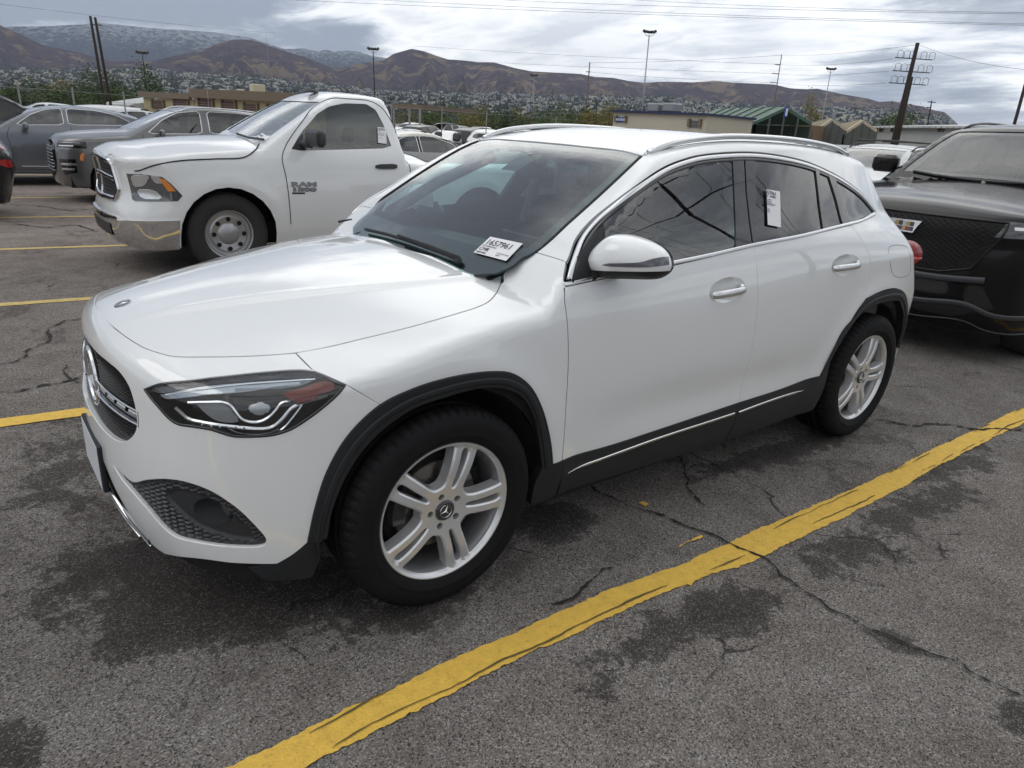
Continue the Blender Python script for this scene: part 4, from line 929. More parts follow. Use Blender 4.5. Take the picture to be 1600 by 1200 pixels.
# ------------------------------------------------------------------ wheels
def wheel_mesh_face():
    Rr = .2285; RO = .2435
    ca = lambda a: np.array([math.cos(a), math.sin(a)])
    outer = np.array([RO*ca(a) for a in np.linspace(0, 2*math.pi, 121)[:-1]]); holes = []; extra = []
    def chaikin(lp, k=2):
        for _ in range(k): lp = np.stack([lp*.75+np.roll(lp, -1, 0)*.25, lp*.25+np.roll(lp, -1, 0)*.75], 1).reshape(-1, 2)
        return lp
    def resamp(lp, st):
        lp = np.vstack([lp, lp[:1]]); d = np.r_[0, np.cumsum(np.hypot(*np.diff(lp, axis=0).T))]; t_ = np.linspace(0, d[-1], max(6, int(d[-1]/st))+1)[:-1]
        return np.stack([np.interp(t_, d, lp[:, 0]), np.interp(t_, d, lp[:, 1])], -1)
    for k in range(5):
        th = math.pi/2-.35+k*2*math.pi/5; ph = th+math.pi/5
        ax0 = ca(th); n0 = np.array([-ax0[1], ax0[0]]); th2 = th+2*math.pi/5; ax1 = ca(th2); n1 = -np.array([-ax1[1], ax1[0]])
        hw = lambda u: .0375+.010*(u-.09)/.14
        us = np.linspace(.104, .2225, 8)
        s1 = [ax0*u+n0*hw(u) for u in us]; s2 = [ax1*u+n1*hw(u) for u in us[::-1]]
        a1 = math.atan2(*(s1[-1][::-1])); a2 = math.atan2(*(s2[0][::-1]))
        while a2 < a1: a2 += 2*math.pi
        arc = [ca(a)*Rr for a in np.linspace(a1+.03, a2-.03, 12)]; inner = [ca(ph+d)*.092 for d in (.15, 0, -.15)]
        lp = resamp(chaikin(np.array(s1+arc+s2+inner)), .006); holes.append(lp); extra.append(resamp(inset(lp, -.0065), .009))
        sw_ = lambda u: .0058+.0080*(u-.08)/.14
        lp = resamp(chaikin(np.array([ax0*.082+n0*.003, *[ax0*u+n0*sw_(u) for u in (.095, .13, .17, .212)], ax0*.222+n0*.006, ax0*.222-n0*.006, *[ax0*u-n0*sw_(u) for u in (.212, .17, .13, .095)], ax0*.082-n0*.003])), .005); holes.append(lp); extra.append(resamp(inset(lp, -.005), .008))
        lug = ca(ph)*.056; holes.append(np.array([lug+.0115*ca(a) for a in np.linspace(0, 2*math.pi, 17)[:-1]]))
    hs = [h if area(h) < 0 else h[::-1] for h in holes]
    extra += [np.array([r*ca(a) for a in np.linspace(0, 2*math.pi, n+1)[:-1]]) for r, n in ((.0345, 36), (.037, 36), (.2345, 110), (.2400, 110))]
    V, F, lps = tri(outer, hs, .012, extra)
    r = np.hypot(*V.T)
    dish = spl([0, .04, .09, .13, .18, .225, .25], [.0160, .0150, .0095, .0045, .0045, .010, .012])
    yv = dish(r)+.006*(r < .036); yv = np.where(r > .2300, np.interp(r, [.2300, .2345, .2400, .2435], [.0105, .006, .0005, .0]), yv)
    allh = [h for i, h in enumerate(holes) if i % 3 != 2]; dd = np.full(len(V), 9.)
    for h in allh: dd = np.minimum(dd, dloop(V, h))
    cham = np.clip(1-dd/.0055, 0, 1)*.0055*(r < .2315)
    P = np.stack([V[:, 0], yv+cham, V[:, 1]], -1); VV = list(P); FF = [tuple(f[::-1]) for f in F]
    for lp_i, lp in enumerate(lps):
        c = len(VV); n = len(lp); dep = .030 if lp_i == 0 else .040
        if lp_i > 0 and (lp_i-1) % 3 == 1: dep = .028
        pts = P[lp]; cen = pts.mean(0); VV += [q+np.array([0, dep, 0])+(0 if lp_i == 0 else (q-cen)*[-.05, 0, -.05]) for q in pts]
        FF += [(lp[i], lp[(i+1) % n], c+(i+1) % n, c+i) if lp_i else (lp[i], c+i, c+(i+1) % n, lp[(i+1) % n]) for i in range(n)]
    return np.array(VV), FF
WV, WF = wheel_mesh_face()
wheel_cache = {}
def tyre_prof(r, rim, w, bulge=.012):
    """(radius, y) from the outer bead round to the inner bead; outward is -y"""
    h = r-rim; p = [(rim-.004, .012), (rim+.006, .000), (rim+h*.18, -.010), (rim+h*.27, -bulge-.0005), (rim+h*.30, -bulge-.0035), (rim+h*.33, -bulge-.0015), (rim+h*.42, -bulge-.003), (rim+h*.62, -bulge-.002), (rim+h*.80, -.006), (rim+h*.90, .004), (rim+h*.965, .014), (r-.002, .028)]
    ws = w-.04
    tread = [(r, .04)]
    for g in (.30, .5, .70): tread += [(r, w*g-.006), (r-.008, w*g-.005), (r-.008, w*g+.005), (r, w*g+.006)]
    return p+tread+[(r, w-.04), (r-.002, w-.028), (rim+h*.9, w-.004), (rim+h*.5, w+.01), (rim, w-.01), (rim-.004, w-.03)]
def make_wheel(name, parent, pos, sg, r=.355, rim=.243, w=.235, face=None, rz=0., cam_=0., rot=0.):
    root = None
    pr = tyre_prof(r, rim, w); n = 320
    def mod(k, j): return -(.008 if (k % 5 == 0) else 0) if 9 <= j <= 12 or j in (24, 25, 26) else 0
    key = (r, rim, w)
    if key not in wheel_cache:
        t_ = MB().lathe(pr, n, 'y', mod=mod); me = mesh('tyre', t_.v, [f[::-1] for f in t_.f], RUBBER, None, smooth=True); C.objects.unlink(me)
        b_ = MB().lathe([(rim+.001, .004), (rim-.012, .012), (rim-.022, .05), (rim-.03, .08), (rim-.03, w-.03), (rim, w-.01)], 64, 'y').f
        wheel_cache[key] = me.data
    return wheel_cache[key]
def crossover_wheel(ax, sg, steer=0., spin=0.):
    o = bpy.data.objects.new('wheel', None); C.objects.link(o); o.parent = car
    o.location = (ax, sg*-.902 if sg > 0 else .902, .352); o.rotation_euler = (0, 0, steer if sg > 0 else math.pi+steer)
    td = make_wheel('tyre', None, 0, 1); ty = bpy.data.objects.new('tyre', td); C.objects.link(ty); ty.parent = o
    if 'rim' not in wheel_cache:
        m_ = mesh('rim', WV, WF, ALLOY); autosm(m_, 22); wheel_cache['rim'] = m_.data; C.objects.unlink(m_)
        b_ = MB().lathe([(.2440, .0), (.2465, .002), (.2475, .008), (.243, .012)], 96, 'y'); b_.lathe([(.2435, .0), (.230, .020), (.218, .045), (.212, .09), (.215, .2)], 96, 'y'); x = b_.build('rim_barrel', ALLOY2, None, smooth=True); wheel_cache['barrel'] = x.data; C.objects.unlink(x)
        b_ = MB().lathe([(.001, .060), (.06, .058), (.075, .062), (.078, .072), (.155, .072), (.158, .078), (.158, .09), (.06, .095)], 64, 'y'); x = b_.build('brake_disc', STEEL, None, smooth=True); autosm(x, 30); wheel_cache['disc'] = x.data; C.objects.unlink(x)
        b_ = MB().lathe([(.001, .085), (.19, .09), (.205, .12)], 40, 'y'); x = b_.build('hub_backing', DARK, None); wheel_cache['dark'] = x.data; C.objects.unlink(x)
        b_ = MB()
        for k in range(7):
            a = math.pi*.80+k*.10
            b_.box((-.022, .050, -.028), (.022, .098, .028), Matrix.Rotation(0, 4, 'Y') @ Matrix.Translation((.150*math.cos(a), 0, .150*math.sin(a))) @ Matrix.Rotation(-a, 4, 'Y'))
        x = b_.build('caliper', mat('caliper_grey', (.10, .10, .10), .5, metal=.5), None); wheel_cache['cal'] = x.data; C.objects.unlink(x)
        b_ = MB().lathe([(.001, .009), (.026, .009), (.028, .0075), (.0325, .009), (.034, .013)], 40, 'y'); x = b_.build('hub_cap', mat('cap_black', (.03, .03, .032), .25, coat=.6), None, smooth=True); wheel_cache['cap'] = x.data; C.objects.unlink(x)
        b_ = MB(); a = np.linspace(0, 2*math.pi, 33); b_.tube(np.stack([.0225*np.cos(a), 0*a+.0080, .0225*np.sin(a)], -1), .0014, 6, cap=False)
        for k in range(3):
            th = math.pi/2+k*2*math.pi/3; e = np.array([math.cos(th), 0, math.sin(th)]); s_ = np.array([-math.sin(th), 0, math.cos(th)]); y_ = np.array([0, 1., 0])
            b_.add([e*.022+y_*.0082, s_*.0035+y_*.0084, -s_*.0035+y_*.0084, y_*.005], [(0, 1, 3), (0, 3, 2)])
        x = b_.build('cap_star', CHROME, None); wheel_cache['star'] = x.data; C.objects.unlink(x)
        b_ = MB()
        for k in range(5):
            ph = math.pi/2-.35+math.pi/5+k*2*math.pi/5; c_ = (.056*math.cos(ph), 0, .056*math.sin(ph)); b_.lathe([(.001, .022), (.0062, .022), (.0072, .026), (.0072, .05)], 6, 'y', c=c_)
        x = b_.build('lug_bolt', mat('bolt_steel', (.12, .12, .12), .4, metal=.8), None); wheel_cache['lug'] = x.data; C.objects.unlink(x)
    rm = bpy.data.objects.new('rim', wheel_cache['rim']); C.objects.link(rm); rm.parent = o; rm.rotation_euler = (0, spin, 0)
    for nm, key in (('rim_barrel', 'barrel'), ('brake_disc', 'disc'), ('hub_backing', 'dark'), ('caliper', 'cal'), ('hub_cap', 'cap'), ('cap_star', 'star'), ('lug_bolts', 'lug')):
        x = bpy.data.objects.new(nm, wheel_cache[key]); C.objects.link(x); x.parent = o
        if key in ('lug',): x.rotation_euler = (0, spin, 0)
        if key == 'cap' or key == 'star': x.rotation_euler = (0, .3, 0)
for ax, s1, s2 in ((0, 0., .0), (2.729, 0., -.05)):
    crossover_wheel(ax, 1, s1, s2); crossover_wheel(ax, -1, s1, s2)
# ------------------------------------------------------------------ interior
SEATM = mat('seat_fabric', (.05, .052, .055), .85); DASH = mat('dash_plastic', (.06, .062, .066), .7)
LINING = mat('lining_grey', (.16, .165, .165), .9)
d_ = MB(); n = 21; V = []
for i in range(n):
    y = -.76+1.52*i/(n-1); V += [(.38+.10*abs(y)**2, y, 1.015), (.62, y, 1.045-.03*abs(y)), (.92, y, 1.03-.02*abs(y)+.02*math.exp(-((y+.38)/.2)**2)), (.98, y, .98), (.96, y, .60)]
d_.add(V, [(5*i+k, 5*i+k+1, 5*i+6+k, 5*i+5+k) for i in range(n-1) for k in range(4)]); d_.build('dashboard', DASH, car, smooth=True)
MB().bbox((.93, -.25, .98), (.96, .12, 1.09), .008).build('display_screen', GLOSSB, car)
sw = MB(); a = np.linspace(0, 2*math.pi, 33); qm = Matrix.Translation((1.10, -.37, .97)) @ Matrix.Rotation(R(-22), 4, 'Y')
sw.tube([qm @ Vector((0, .185*math.cos(t_), .185*math.sin(t_))) for t_ in a], .016, 8, cap=False); sw.bbox((-.02, -.07, -.05), (.02, .07, .05), .015, qm); sw.bbox((-.01, -.18, -.015), (.01, .18, .015), .008, qm)
sw.build('steering_wheel', mat('wheel_leather', (.02, .02, .02), .5), car, auto=40)
def seat(x, y, w=.25, back=.62):
    s_ = MB(); s_.bbox((x-.28, y-w, .45), (x+.24, y+w, .60), .05)
    m_ = Matrix.Translation((x+.22, y, .58)) @ Matrix.Rotation(R(14), 4, 'Y'); s_.bbox((-.06, -w*.96, 0), (.07, w*.96, back), .06, m_); s_.bbox((-.045, -.135, back+.03), (.055, .135, back+.21), .045, m_)
    for q in (-.06, .06): s_.box((0, q-.006, back-.01), (.012, q+.006, back+.05), m_)
    return s_.build('seat', SEATM, car, auto=40)
seat(1.42, -.37); seat(1.42, .37); seat(2.32, -.36, .30, .5); seat(2.32, .36, .30, .5)
fl = MB().box((.55, -.80, .28), (3.1, .80, .32)); fl.build('floor_carpet', DASH, car)
hl2 = MB(); V = []
for i in range(12):
    x = 1.16+1.8*i/11
    for j in range(7):
        y = -.54+1.08*j/6; V.append((x, y, float(B.roofc(x))-.045-.03*(y/.54)**2))
hl2.add(V, [(7*i+j, 7*i+j+1, 7*i+8+j, 7*i+7+j) for i in range(11) for j in range(6)]); hl2.build('headliner', LINING, car, smooth=True)
rv = MB().bbox((.985, -.115, 1.335), (1.01, .115, 1.40), .012); rv.tube([(1.0, 0, 1.40), (.985, 0, 1.44)], .012); rv.build('rear_view_mirror', GLOSSB, car)
MB().bbox((1.012, -.108, 1.34), (1.014, .108, 1.395), .001).build('mirror_face', CHROME, bpy.data.objects['rear_view_mirror'])
for sg in (1, -1):
    P = [(.62, sg*-.655, 1.10), (.86, sg*-.60, 1.25), (1.16, sg*-.52, 1.40)]; MB().tube(P, [.03, .028, .03], 8).build('pillar_lining', LINING, car, smooth=True)
    MB().box((.5, sg*-.80-.01, .35), (2.9, sg*-.80+.01, 1.02)).build('door_card', DASH, car)
    MB().tube([(1.585, sg*-.76, 1.02), (1.60, sg*-.62, 1.46)], .035, 8).build('pillar_lining', LINING, car)
# ------------------------------------------------------------------ papers on the glass
def txt(s_, size, M_, m, parent, name='lettering', ext=.0002, bold=0., align='LEFT'):
    cu = bpy.data.curves.new(name, 'FONT'); cu.body = s_; cu.size = size; cu.extrude = ext; cu.offset = bold; cu.align_x = align; cu.resolution_u = 3
    o = bpy.data.objects.new(name, cu); C.objects.link(o); bpy.context.view_layer.update(); me = bpy.data.meshes.new_from_object(o.evaluated_get(bpy.context.evaluated_depsgraph_get())); bpy.data.objects.remove(o); bpy.data.curves.remove(cu)
    me.materials.clear(); me.materials.append(m); o = bpy.data.objects.new(name, me); C.objects.link(o); o.parent = parent; o.matrix_parent_inverse = Matrix.Identity(4)
    o.matrix_basis = (parent.matrix_basis.inverted() if parent is not None else Matrix.Identity(4)) @ M_; return o
def frame_px(body, c, r, u, off=0.):
    """local frame on a surface: origin at traced point c, x towards r, y towards u"""
    P = body.hit([c, r, u]); x = P[1]-P[0]; N = body.grad(P[:1])[0]; w = np.linalg.norm(x); x = x/w; y = np.cross(N, x); h = (P[2]-P[0]) @ y; y /= np.linalg.norm(y)
    M_ = Matrix.Identity(4)
    for i, v in enumerate((x, y, N)):
        for k in range(3): M_[k][i] = v[k]
    o = P[0]+body.off+N*off
    for k in range(3): M_[k][3] = o[k]
    return M_, w, h, P
def sheet(name, label, cat, body, tl, tr_, br, bl, off, lines, num=None):
    """paper sheet traced by its four corners on the glass"""
    P = body.hit([tl, tr_, br, bl])+body.off; N = body.grad(P.mean(0)[None]-body.off)[0]; P = P+N*off; s_ = mesh(name, np.vstack([P, P+N*.0006]), [(3, 2, 1, 0), (4, 5, 6, 7), (0, 1, 5, 4), (1, 2, 6, 5), (2, 3, 7, 6), (3, 0, 4, 7)], PAPER); tag(s_, label, cat)
    x = P[2]-P[3]; w = np.linalg.norm(x); x = x/w; y = P[0]-P[3]; y = y-x*(y @ x); h = np.linalg.norm(y); y /= h; z = np.cross(x, y); M_ = Matrix.Identity(4)
    sg = 1 if z @ (CAMP-P[0]) > 0 else -1
    for i, v in enumerate((x, y, z*sg)):
        for k in range(3): M_[k][i] = v[k]
    o = P[3]+N*.0022
    for k in range(3): M_[k][3] = o[k]
    for (t_, fx, fy, fs) in lines: txt(t_, h*fs, M_ @ Matrix.Translation((w*fx, h*fy, 0)), INK, s_)
    bars = MB()
    rnd = random.Random(len(label))
    for (x0, y0, x1, y1) in (num or []):
        n_ = 14
        for i in range(n_):
            a = x0+(x1-x0)*i/n_; b = a+(x1-x0)/n_*rnd.uniform(.25, .75); bars.box((a*w, y0*h, .0001), (b*w, y1*h, .0004), M_)
    if bars.v: bars.build('printed_bars', INK, s_)
    return s_
Zp = z1(520, 330, 4.706)
sheet('number_sheet', 'white sheet printed 1657961 lying behind the windscreen of the white crossover', 'paper sheet', BW, Zp((1160, 190))[0], Zp((1398, 240))[0], Zp((1275, 368))[0], Zp((1037, 305))[0], .0015,
      [('1657961', .04, .56, .42), ('VEH REMARKETING', .04, .44, .09), ('CMR', .04, .20, .26), ('LANE ROW STALL', .60, .22, .08), ('UNIT', .62, .10, .09)], [(.05, .05, .34, .13)])
sheet('window_sheet', 'tall white sheet printed 1657961 on the rear door window of the white crossover', 'paper sheet', B, (1197, 296), (1218, 299.5), (1219.5, 355.5), (1199, 351.5), .002,
      [('1657961', .05, .86, .16), ('CMR', .1, .79, .07), ('LOT 2 ROW 14', .15, .70, .04), ('WHITE SUV', .08, .64, .05), ('GASOLINE AWD AUTO', .08, .56, .035), ('LANE', .1, .42, .05), ('DATE', .1, .36, .05)], [(.5, .79, .95, .84), (.1, .60, .9, .62)])
# ------------------------------------------------------------------ other vehicles
class Gen(Body):
    def __init__(s, sp, off=(0, 0, 0)):
        s.sp = sp; s.off = np.array(off, float); g = sp.get
        for k in ('P', 'hc', 'roof', 'fz', 'fy'): setattr(s, 'f_'+k, spl(*zip(*sp[k])))
        s.cx = g('cx', .2); s.cxr = sp['xr']-1.1; s.z0 = g('z0', .8); s.tmax = 1.7
    def F(s, P):
        sp = s.sp; g = sp.get; x, y, z = P[..., 0], np.abs(P[..., 1]), P[..., 2]
        w = s.f_P(z)-g('tf', .03)*sstep(.1, -.8, x)-g('tr', .03)*sstep(sp['xr']-1.2, sp['xr'], x)-g('trg', .10)*sstep(sp['xr']-1.6, sp['xr'], x)*sstep(g('belt', 1.), g('belt', 1.)+.3, z)
        for cx in (0, sp['wb']):
            r = np.hypot(x-cx, z-sp['r']); w = w+g('flare', .012)*np.exp(-((r-sp['ra']-.06)/.08)**2)
        side = y-w; hood = s.f_hc(x)-g('hy', .14)*y*y
        x0, z0, x1, z1_ = sp['ws']; sl = (z1_-z0)/(x1-x0); ws = z0+(x-x0-g('wsc', .06)*(y/.6)**2)*sl-g('wsb', .10)*(x-x0)*(x-x1)
        roof = s.f_roof(x)-.022*(y/.6)**2-.012*(y/.6)**4
        a0, b0, a1, b1 = sp['rg']; cab = smax(z-ws, z-roof, .07); k = (a1-a0)/(b1-b0); rp = (x-(a0+(z-b0)*k)+.06*(y/.6)**2)*g('rgk', .8)
        cab = np.where(x > a0-1.4, smax(cab, rp, .07), cab)
        top = np.minimum(z-hood, cab) if g('deck', False) else np.where(x < (x0+x1)/2+.5, np.minimum(z-hood, cab), cab)
        front = s.f_fz(z)+s.f_fy(y)-x; rear = x-(sp['xr']-.45*s.f_fy(y)-g('rlow', .10)*sstep(.75, .3, z))
        f = smax(side, top, g('k', .07)); f = smax(f, front, .08); return smax(smax(f, rear, .09), sp['bot']-z, .03)
    def down(s, XY):
        XY = np.asarray(XY, float); o = np.column_stack([XY, np.full(len(XY), 3.)]); return s.march(o, np.tile([0, 0, -1.], (len(XY), 1)), 0, 3, 90)
    def yz(s, pts):
        pts = np.asarray(pts, float); a = np.linspace(0, 1.45, 40)*s.RC*-1; U = []
        for y, z in pts:
            P = s.lift(np.stack([a, 0*a+z], -1), 'C'); k = ~np.isnan(P[:, 0]); U.append((np.interp(abs(y), np.abs(P[k, 1]), np.abs(a[k]))*(-1 if y < 0 else 1), z))
        return np.array(U)
FARG = mat('far_glass', (.012, .015, .017), .04, coat=.3)
TYRE2 = mat('tyre_dusty', (.03, .03, .03), .8); RIM2 = mat('rim_grey', (.42, .42, .43), .35, metal=.7); DARKT = mat('trim_dark', (.03, .03, .032), .5)
LAMPC = mat('lamp_clear', (.26, .27, .28), .12, metal=.5, coat=1.); AMBER = mat('lamp_amber', (.75, .24, .03), .2, coat=1.); TAILR = mat('lamp_red', (.32, .012, .012), .15, coat=1.)
def polyU(B_, pts, side=-1, step=.04, mode='R'):
    """side-view outline (x, z) -> surface coordinates"""
    P = B_.lift(np.array(pts, float), 'Y'); U = B_.dom(P, 'R'); return loop_of(*[U[[i, (i+1) % len(U)]] for i in range(len(U))], step=step)
def round_poly(pts, k=1, q=.2):
    L = np.array(pts, float)
    for _ in range(k): L = np.stack([L*(1-q)+np.roll(L, -1, 0)*q, L*q+np.roll(L, -1, 0)*(1-q)], 1).reshape(-1, 2)
    return L
wcache = {}
def g_wheel(parent, x, y, r, w=.23, nsp=10, rimr=.62, style='spoke', mrim=RIM2):
    key = (round(r, 3), nsp, rimr, style, mrim.name)
    if key not in wcache:
        rr = r*rimr; prof = [(rr-.01, .02), (rr, 0), (rr+(r-rr)*.5, -.012), (r*.97, .004), (r, .03), (r, w-.03), (r*.97, w), (rr, w)]
        a = MB().lathe(prof, 40, 'y').build('tyre', TYRE2, None, smooth=True)
        b = MB(); b.lathe([(rr, .0), (rr-.012, .005), (rr-.02, .05), (rr-.02, w*.8)], 40, 'y')
        if style == 'steel':
            b.lathe([(rr-.02, .03), (rr*.80, .035), (rr*.72, .02), (rr*.45, .035), (rr*.30, .01), (.001, .008)], 40, 'y')
            h = MB()
            for k in range(8): t_ = k*math.pi/4; h.lathe([(.001, .0), (rr*.10, .0)], 10, 'y', c=(rr*.62*math.cos(t_), .012, rr*.62*math.sin(t_)))
            hh = h.build('wheel_holes', DARK, None)
        else:
            for k in range(nsp):
                t_ = 2*math.pi*k/nsp; d = np.array([math.cos(t_), 0, math.sin(t_)]); n_ = np.array([-math.sin(t_), 0, math.cos(t_)]); w0, w1 = rr*.10, rr*.085*10/nsp*.9
                V = [d*rr*.15-n_*w0+(0, .012, 0), d*rr*.15+n_*w0+(0, .012, 0), d*rr*.96+n_*w1+(0, .004, 0), d*rr*.96-n_*w1+(0, .004, 0)]; V += [np.array(v)+(0, .035, 0) for v in V]
                b.add(V, [(0, 1, 2, 3), (0, 4, 5, 1), (2, 6, 7, 3), (0, 3, 7, 4), (1, 5, 6, 2)])
            b.lathe([(.001, .004), (rr*.2, .006), (rr*.22, .03)], 20, 'y'); hh = None
        bb = b.build('rim', mrim, None); autosm(bb, 35); d_ = MB().lathe([(.001, w*.45), (rr-.012, w*.45)], 24, 'y').build('hub_backing', DARK, None)
        wcache[key] = [('tyre', a.data), ('rim', bb.data), ('hub_backing', d_.data)]+([('wheel_holes', hh.data)] if hh else [])
        for q in (a, bb, d_)+((hh,) if hh else ()): C.objects.unlink(q)
    o = bpy.data.objects.new('wheel', None); C.objects.link(o); o.parent = parent; o.location = (x, y, r); o.rotation_euler = (0, 0.3*x, 0 if y < 0 else math.pi)
    for nm, me in wcache[key]:
        q = bpy.data.objects.new(nm, me); C.objects.link(q); q.parent = o
        if nm == 'wheel_holes': q['kind'] = 'stuff'
    return o
def vehicle(name, label, cat, sp, paint, off=(0, 0, 0), rz=0., group=None, step=.07, body=None, glass_side=None, glass_front=None, interior=False, wheel=None, trim=SATIN):
    b = body or Gen(sp, off); root = thing(name, label, cat, tuple(b.off), rz, group); g = sp.get; gs = glass_side or FARG; gf = glass_front or gs
    fn = sp['fz']; xn = min(q[1] for q in fn); x0 = xn+.06; xr = sp['xr']; bot = sp['bot']; r, ra, wb = sp['r'], sp['ra'], sp['wb']
    # lower edge with wheel arches, as a loop over the whole developed body
    def low(sg):
        pts = [(x0, bot+.06)]
        for cx in (0, wb):
            pts += [(cx-ra, bot+.03)]+[(cx+ra*math.cos(a), r+(ra)*math.sin(a)) for a in np.linspace(math.pi, 0, 13)]+[(cx+ra, bot+.03)]
        pts += [(xr-.10, bot+.12)]
        P = b.lift(np.array(pts), 'Y'); P = P[~np.isnan(P[:, 0])]; return b.dom(P, 'R')
    lo = low(-1); e0, e1 = lo[0], lo[-1]
    side = np.vstack([smooth_path(lo[[i, i+1]], step) [:-1] for i in range(len(lo)-1)]+[lo[-1:]])
    a_, c_ = side, (side*[1, -1])[::-1]
    L = np.vstack([a_, smooth_path(np.array([a_[-1], c_[0]]), step)[1:-1], c_, smooth_path(np.array([c_[-1], a_[0]]), step)[1:-1]])
    holes = []; wins = []
    for w in sp['win']:
        U = polyU(b, round_poly(w, 1, .10) if len(w) > 3 else w, step=step); wins.append(U); holes += [U, (U*[1, -1])[::-1]]
    wx = g('wsp') or (sp['ws'][0]+.04, sp['ws'][2]-.03, g('wsw', .64), g('wst', .53))
    XY = [(wx[0], 0), (wx[0]+.02, -wx[2]*.5), (wx[0]+.09, -wx[2]), ((wx[0]+wx[1])/2+.05, -(wx[2]+wx[3])/2-.02), (wx[1]+.03, -wx[3]), (wx[1], -wx[3]*.5), (wx[1]-.005, 0)]
    U = b.dom(b.down(XY), 'R'); h = np.vstack([smooth_path(U[:3], step), smooth_path(U[2:5], step)[1:], smooth_path(U[4:], step)[1:]]); h[0, 1] = h[-1, 1] = 0
    wsl = np.vstack([h, (h*[1, -1])[::-1][1:-1]]); holes.append(wsl)
    bo = b.panel('body', L, 'R', paint, root, step=step, gap=0, holes=holes, thick=.02)
    for U in wins:
        for sg in (1, -1): b.panel('window', inset(U if sg > 0 else (U*[1, -1])[::-1], .002), 'R', gs, root, step=step*1.6, gap=0, offset=-.006, nofl=True)
        if trim is not None and step < .1 and len(U) > 3:
            q = b.lift(inset(U, -.006), 'R')
            if not np.isnan(q).any(): b.strip('window_seal', q, .014, trim if g('chromewin') else DARKT, root, h=.003, closed=True, mirror=True)
    b.panel('windscreen', inset(wsl, .003), 'R', gf, root, step=step*1.6, gap=0, offset=-.006, nofl=True)
    if step < .1: b.panel('frit_band', inset(wsl, .003), 'R', FRIT, root, step=step, gap=0, offset=-.012, nofl=True, holes=[inset(wsl, .05)])
    zt = g('zt', sp['hc'][0][1]-.02)
    um = b.dom(b.lift(np.array([(x0+.25, .6)]), 'Y'), 'C')[0][0]; um = -abs(um)
    fr = loop_of(*[np.array(q) for q in ([(um, bot), (-um, bot)], [(-um, bot), (-um*.97, zt)], [(-um*.97, zt), (um*.97, zt)], [(um*.97, zt), (um, bot)])], step=step)
    fb = b.panel('front_bumper', fr, 'C', paint, root, step=step, gap=0, offset=-.004, nofl=True)
    ur = 1.0; rw = g('rwin')
    rb = loop_of(*[np.array(q) for q in ([(-ur, bot+.08), (ur, bot+.08)], [(ur, bot+.08), (ur*.9, g('zb', 1.5))], [(ur*.9, g('zb', 1.5)), (-ur*.9, g('zb', 1.5))], [(-ur*.9, g('zb', 1.5)), (-ur, bot+.08)])], step=step)
    b.panel('tailgate', rb, 'B', paint, root, step=step, gap=0, offset=-.004, nofl=True)
    if rw: b.panel('rear_window', round_poly([(-rw[0], rw[1]), (rw[0], rw[1]), (rw[0]*.88, rw[2]), (-rw[0]*.88, rw[2])], 2), 'B', FARG, root, step=step*1.5, gap=0, offset=.002, nofl=True)
    for tl in g('tail', [[(.60, .80), (.92, .82), (.95, .98), (.66, 1.0)]]):
        for sg in (1, -1): b.panel('tail_lamp', round_poly([(sg*u, z) for u, z in tl], 1)[::sg], 'B', TAILR, root, step=step, gap=0, offset=.008, nofl=True)
    for nm, pl, m_, of in g('front', []):
        U = b.yz(pl); U = loop_of(*[U[[i, (i+1) % len(U)]] for i in range(len(U))], step=step*.6)
        sym = min(abs(q[0]) for q in pl) < .02
        for sg in ((1,) if sym else (1, -1)):
            Q = U if sg > 0 else (U*[-1, 1])[::-1]
            if sym: hh = U[np.abs(U[:, 0]) >= 0]; Q = U
            b.panel(nm, Q, 'C', m_, root, step=step*.6, gap=0, offset=of, thick=.012 if of > .004 else .004, nofl=of <= .004)
    for ln in g('lines', []):
        P = b.lift(np.array(ln, float), 'Y'); P = smooth_path(P[~np.isnan(P[:, 0])], .04); P = b.lift(b.dom(P, 'R'), 'R')
        if len(P) > 2 and not np.isnan(P).any(): b.strip('shut_line', P, .008, SEAM, root, h=.0012, offset=.002, mirror=True)
    for hx, hz in g('handles', []):
        P = b.lift(np.array([(hx, hz), (hx+.07, hz+.002), (hx+.14, hz+.003)]), 'Y'); b.strip('handle', P, .03, g('hmat', trim or DARKT), root, h=.03, mirror=True)
    if g('cladding'):
        for cx in (0, wb):
            q = [(cx+(ra+.03)*math.cos(a), r+(ra+.03)*math.sin(a)) for a in np.linspace(math.pi*1.02, -.04, 22)]; P = b.lift(np.array(q), 'Y')
            if not np.isnan(P).any(): b.strip('wheel_arch_trim', P, .07, DARKT, root, h=.012, mirror=True)
        P = b.lift(np.array([(x, bot+.10) for x in np.linspace(ra, wb-ra, 12)]), 'Y'); b.strip('sill_trim', P, .16, DARKT, root, h=.012, mirror=True)
    yw = float(b.f_P(r))-.035
    for cx in (0, wb):
        for sg in (-1, 1): g_wheel(root, cx, sg*(yw-.0), r, nsp=g('nsp', 10), style=g('wst_', 'spoke'), rimr=g('rimr', .66))
    zf = min(sp['bot']+.0, .3)
    ub = MB().box((xn+.2, -.72, zf), (xr-.25, .72, bot+.22))
    for cx in (0, wb): ub.box((cx-ra-.02, -.66, zf+.05), (cx+ra+.02, .66, r+ra))
    ub.build('underbody', DARK, root)
    # mirrors
    mx, mz = g('mirror', (sp['ws'][0]+.42, g('belt', 1.)+.06)); P = b.lift(np.array([(mx, mz-.05)]), 'Y')[0]; ms = g('msize', (.05, .11, .075))
    for sg in (1, -1):
        q = MB(); cc_ = np.array([P[0], (P[1]-.14)*sg, mz+.03]); q.bbox(cc_-ms, cc_+ms, .035); q.tube([P*[1, sg, 1]+(0, sg*.02, 0), cc_-(0, 0, ms[2]*.6)], .02, 6); q.build('door_mirror', g('mmat', paint), root, auto=50)
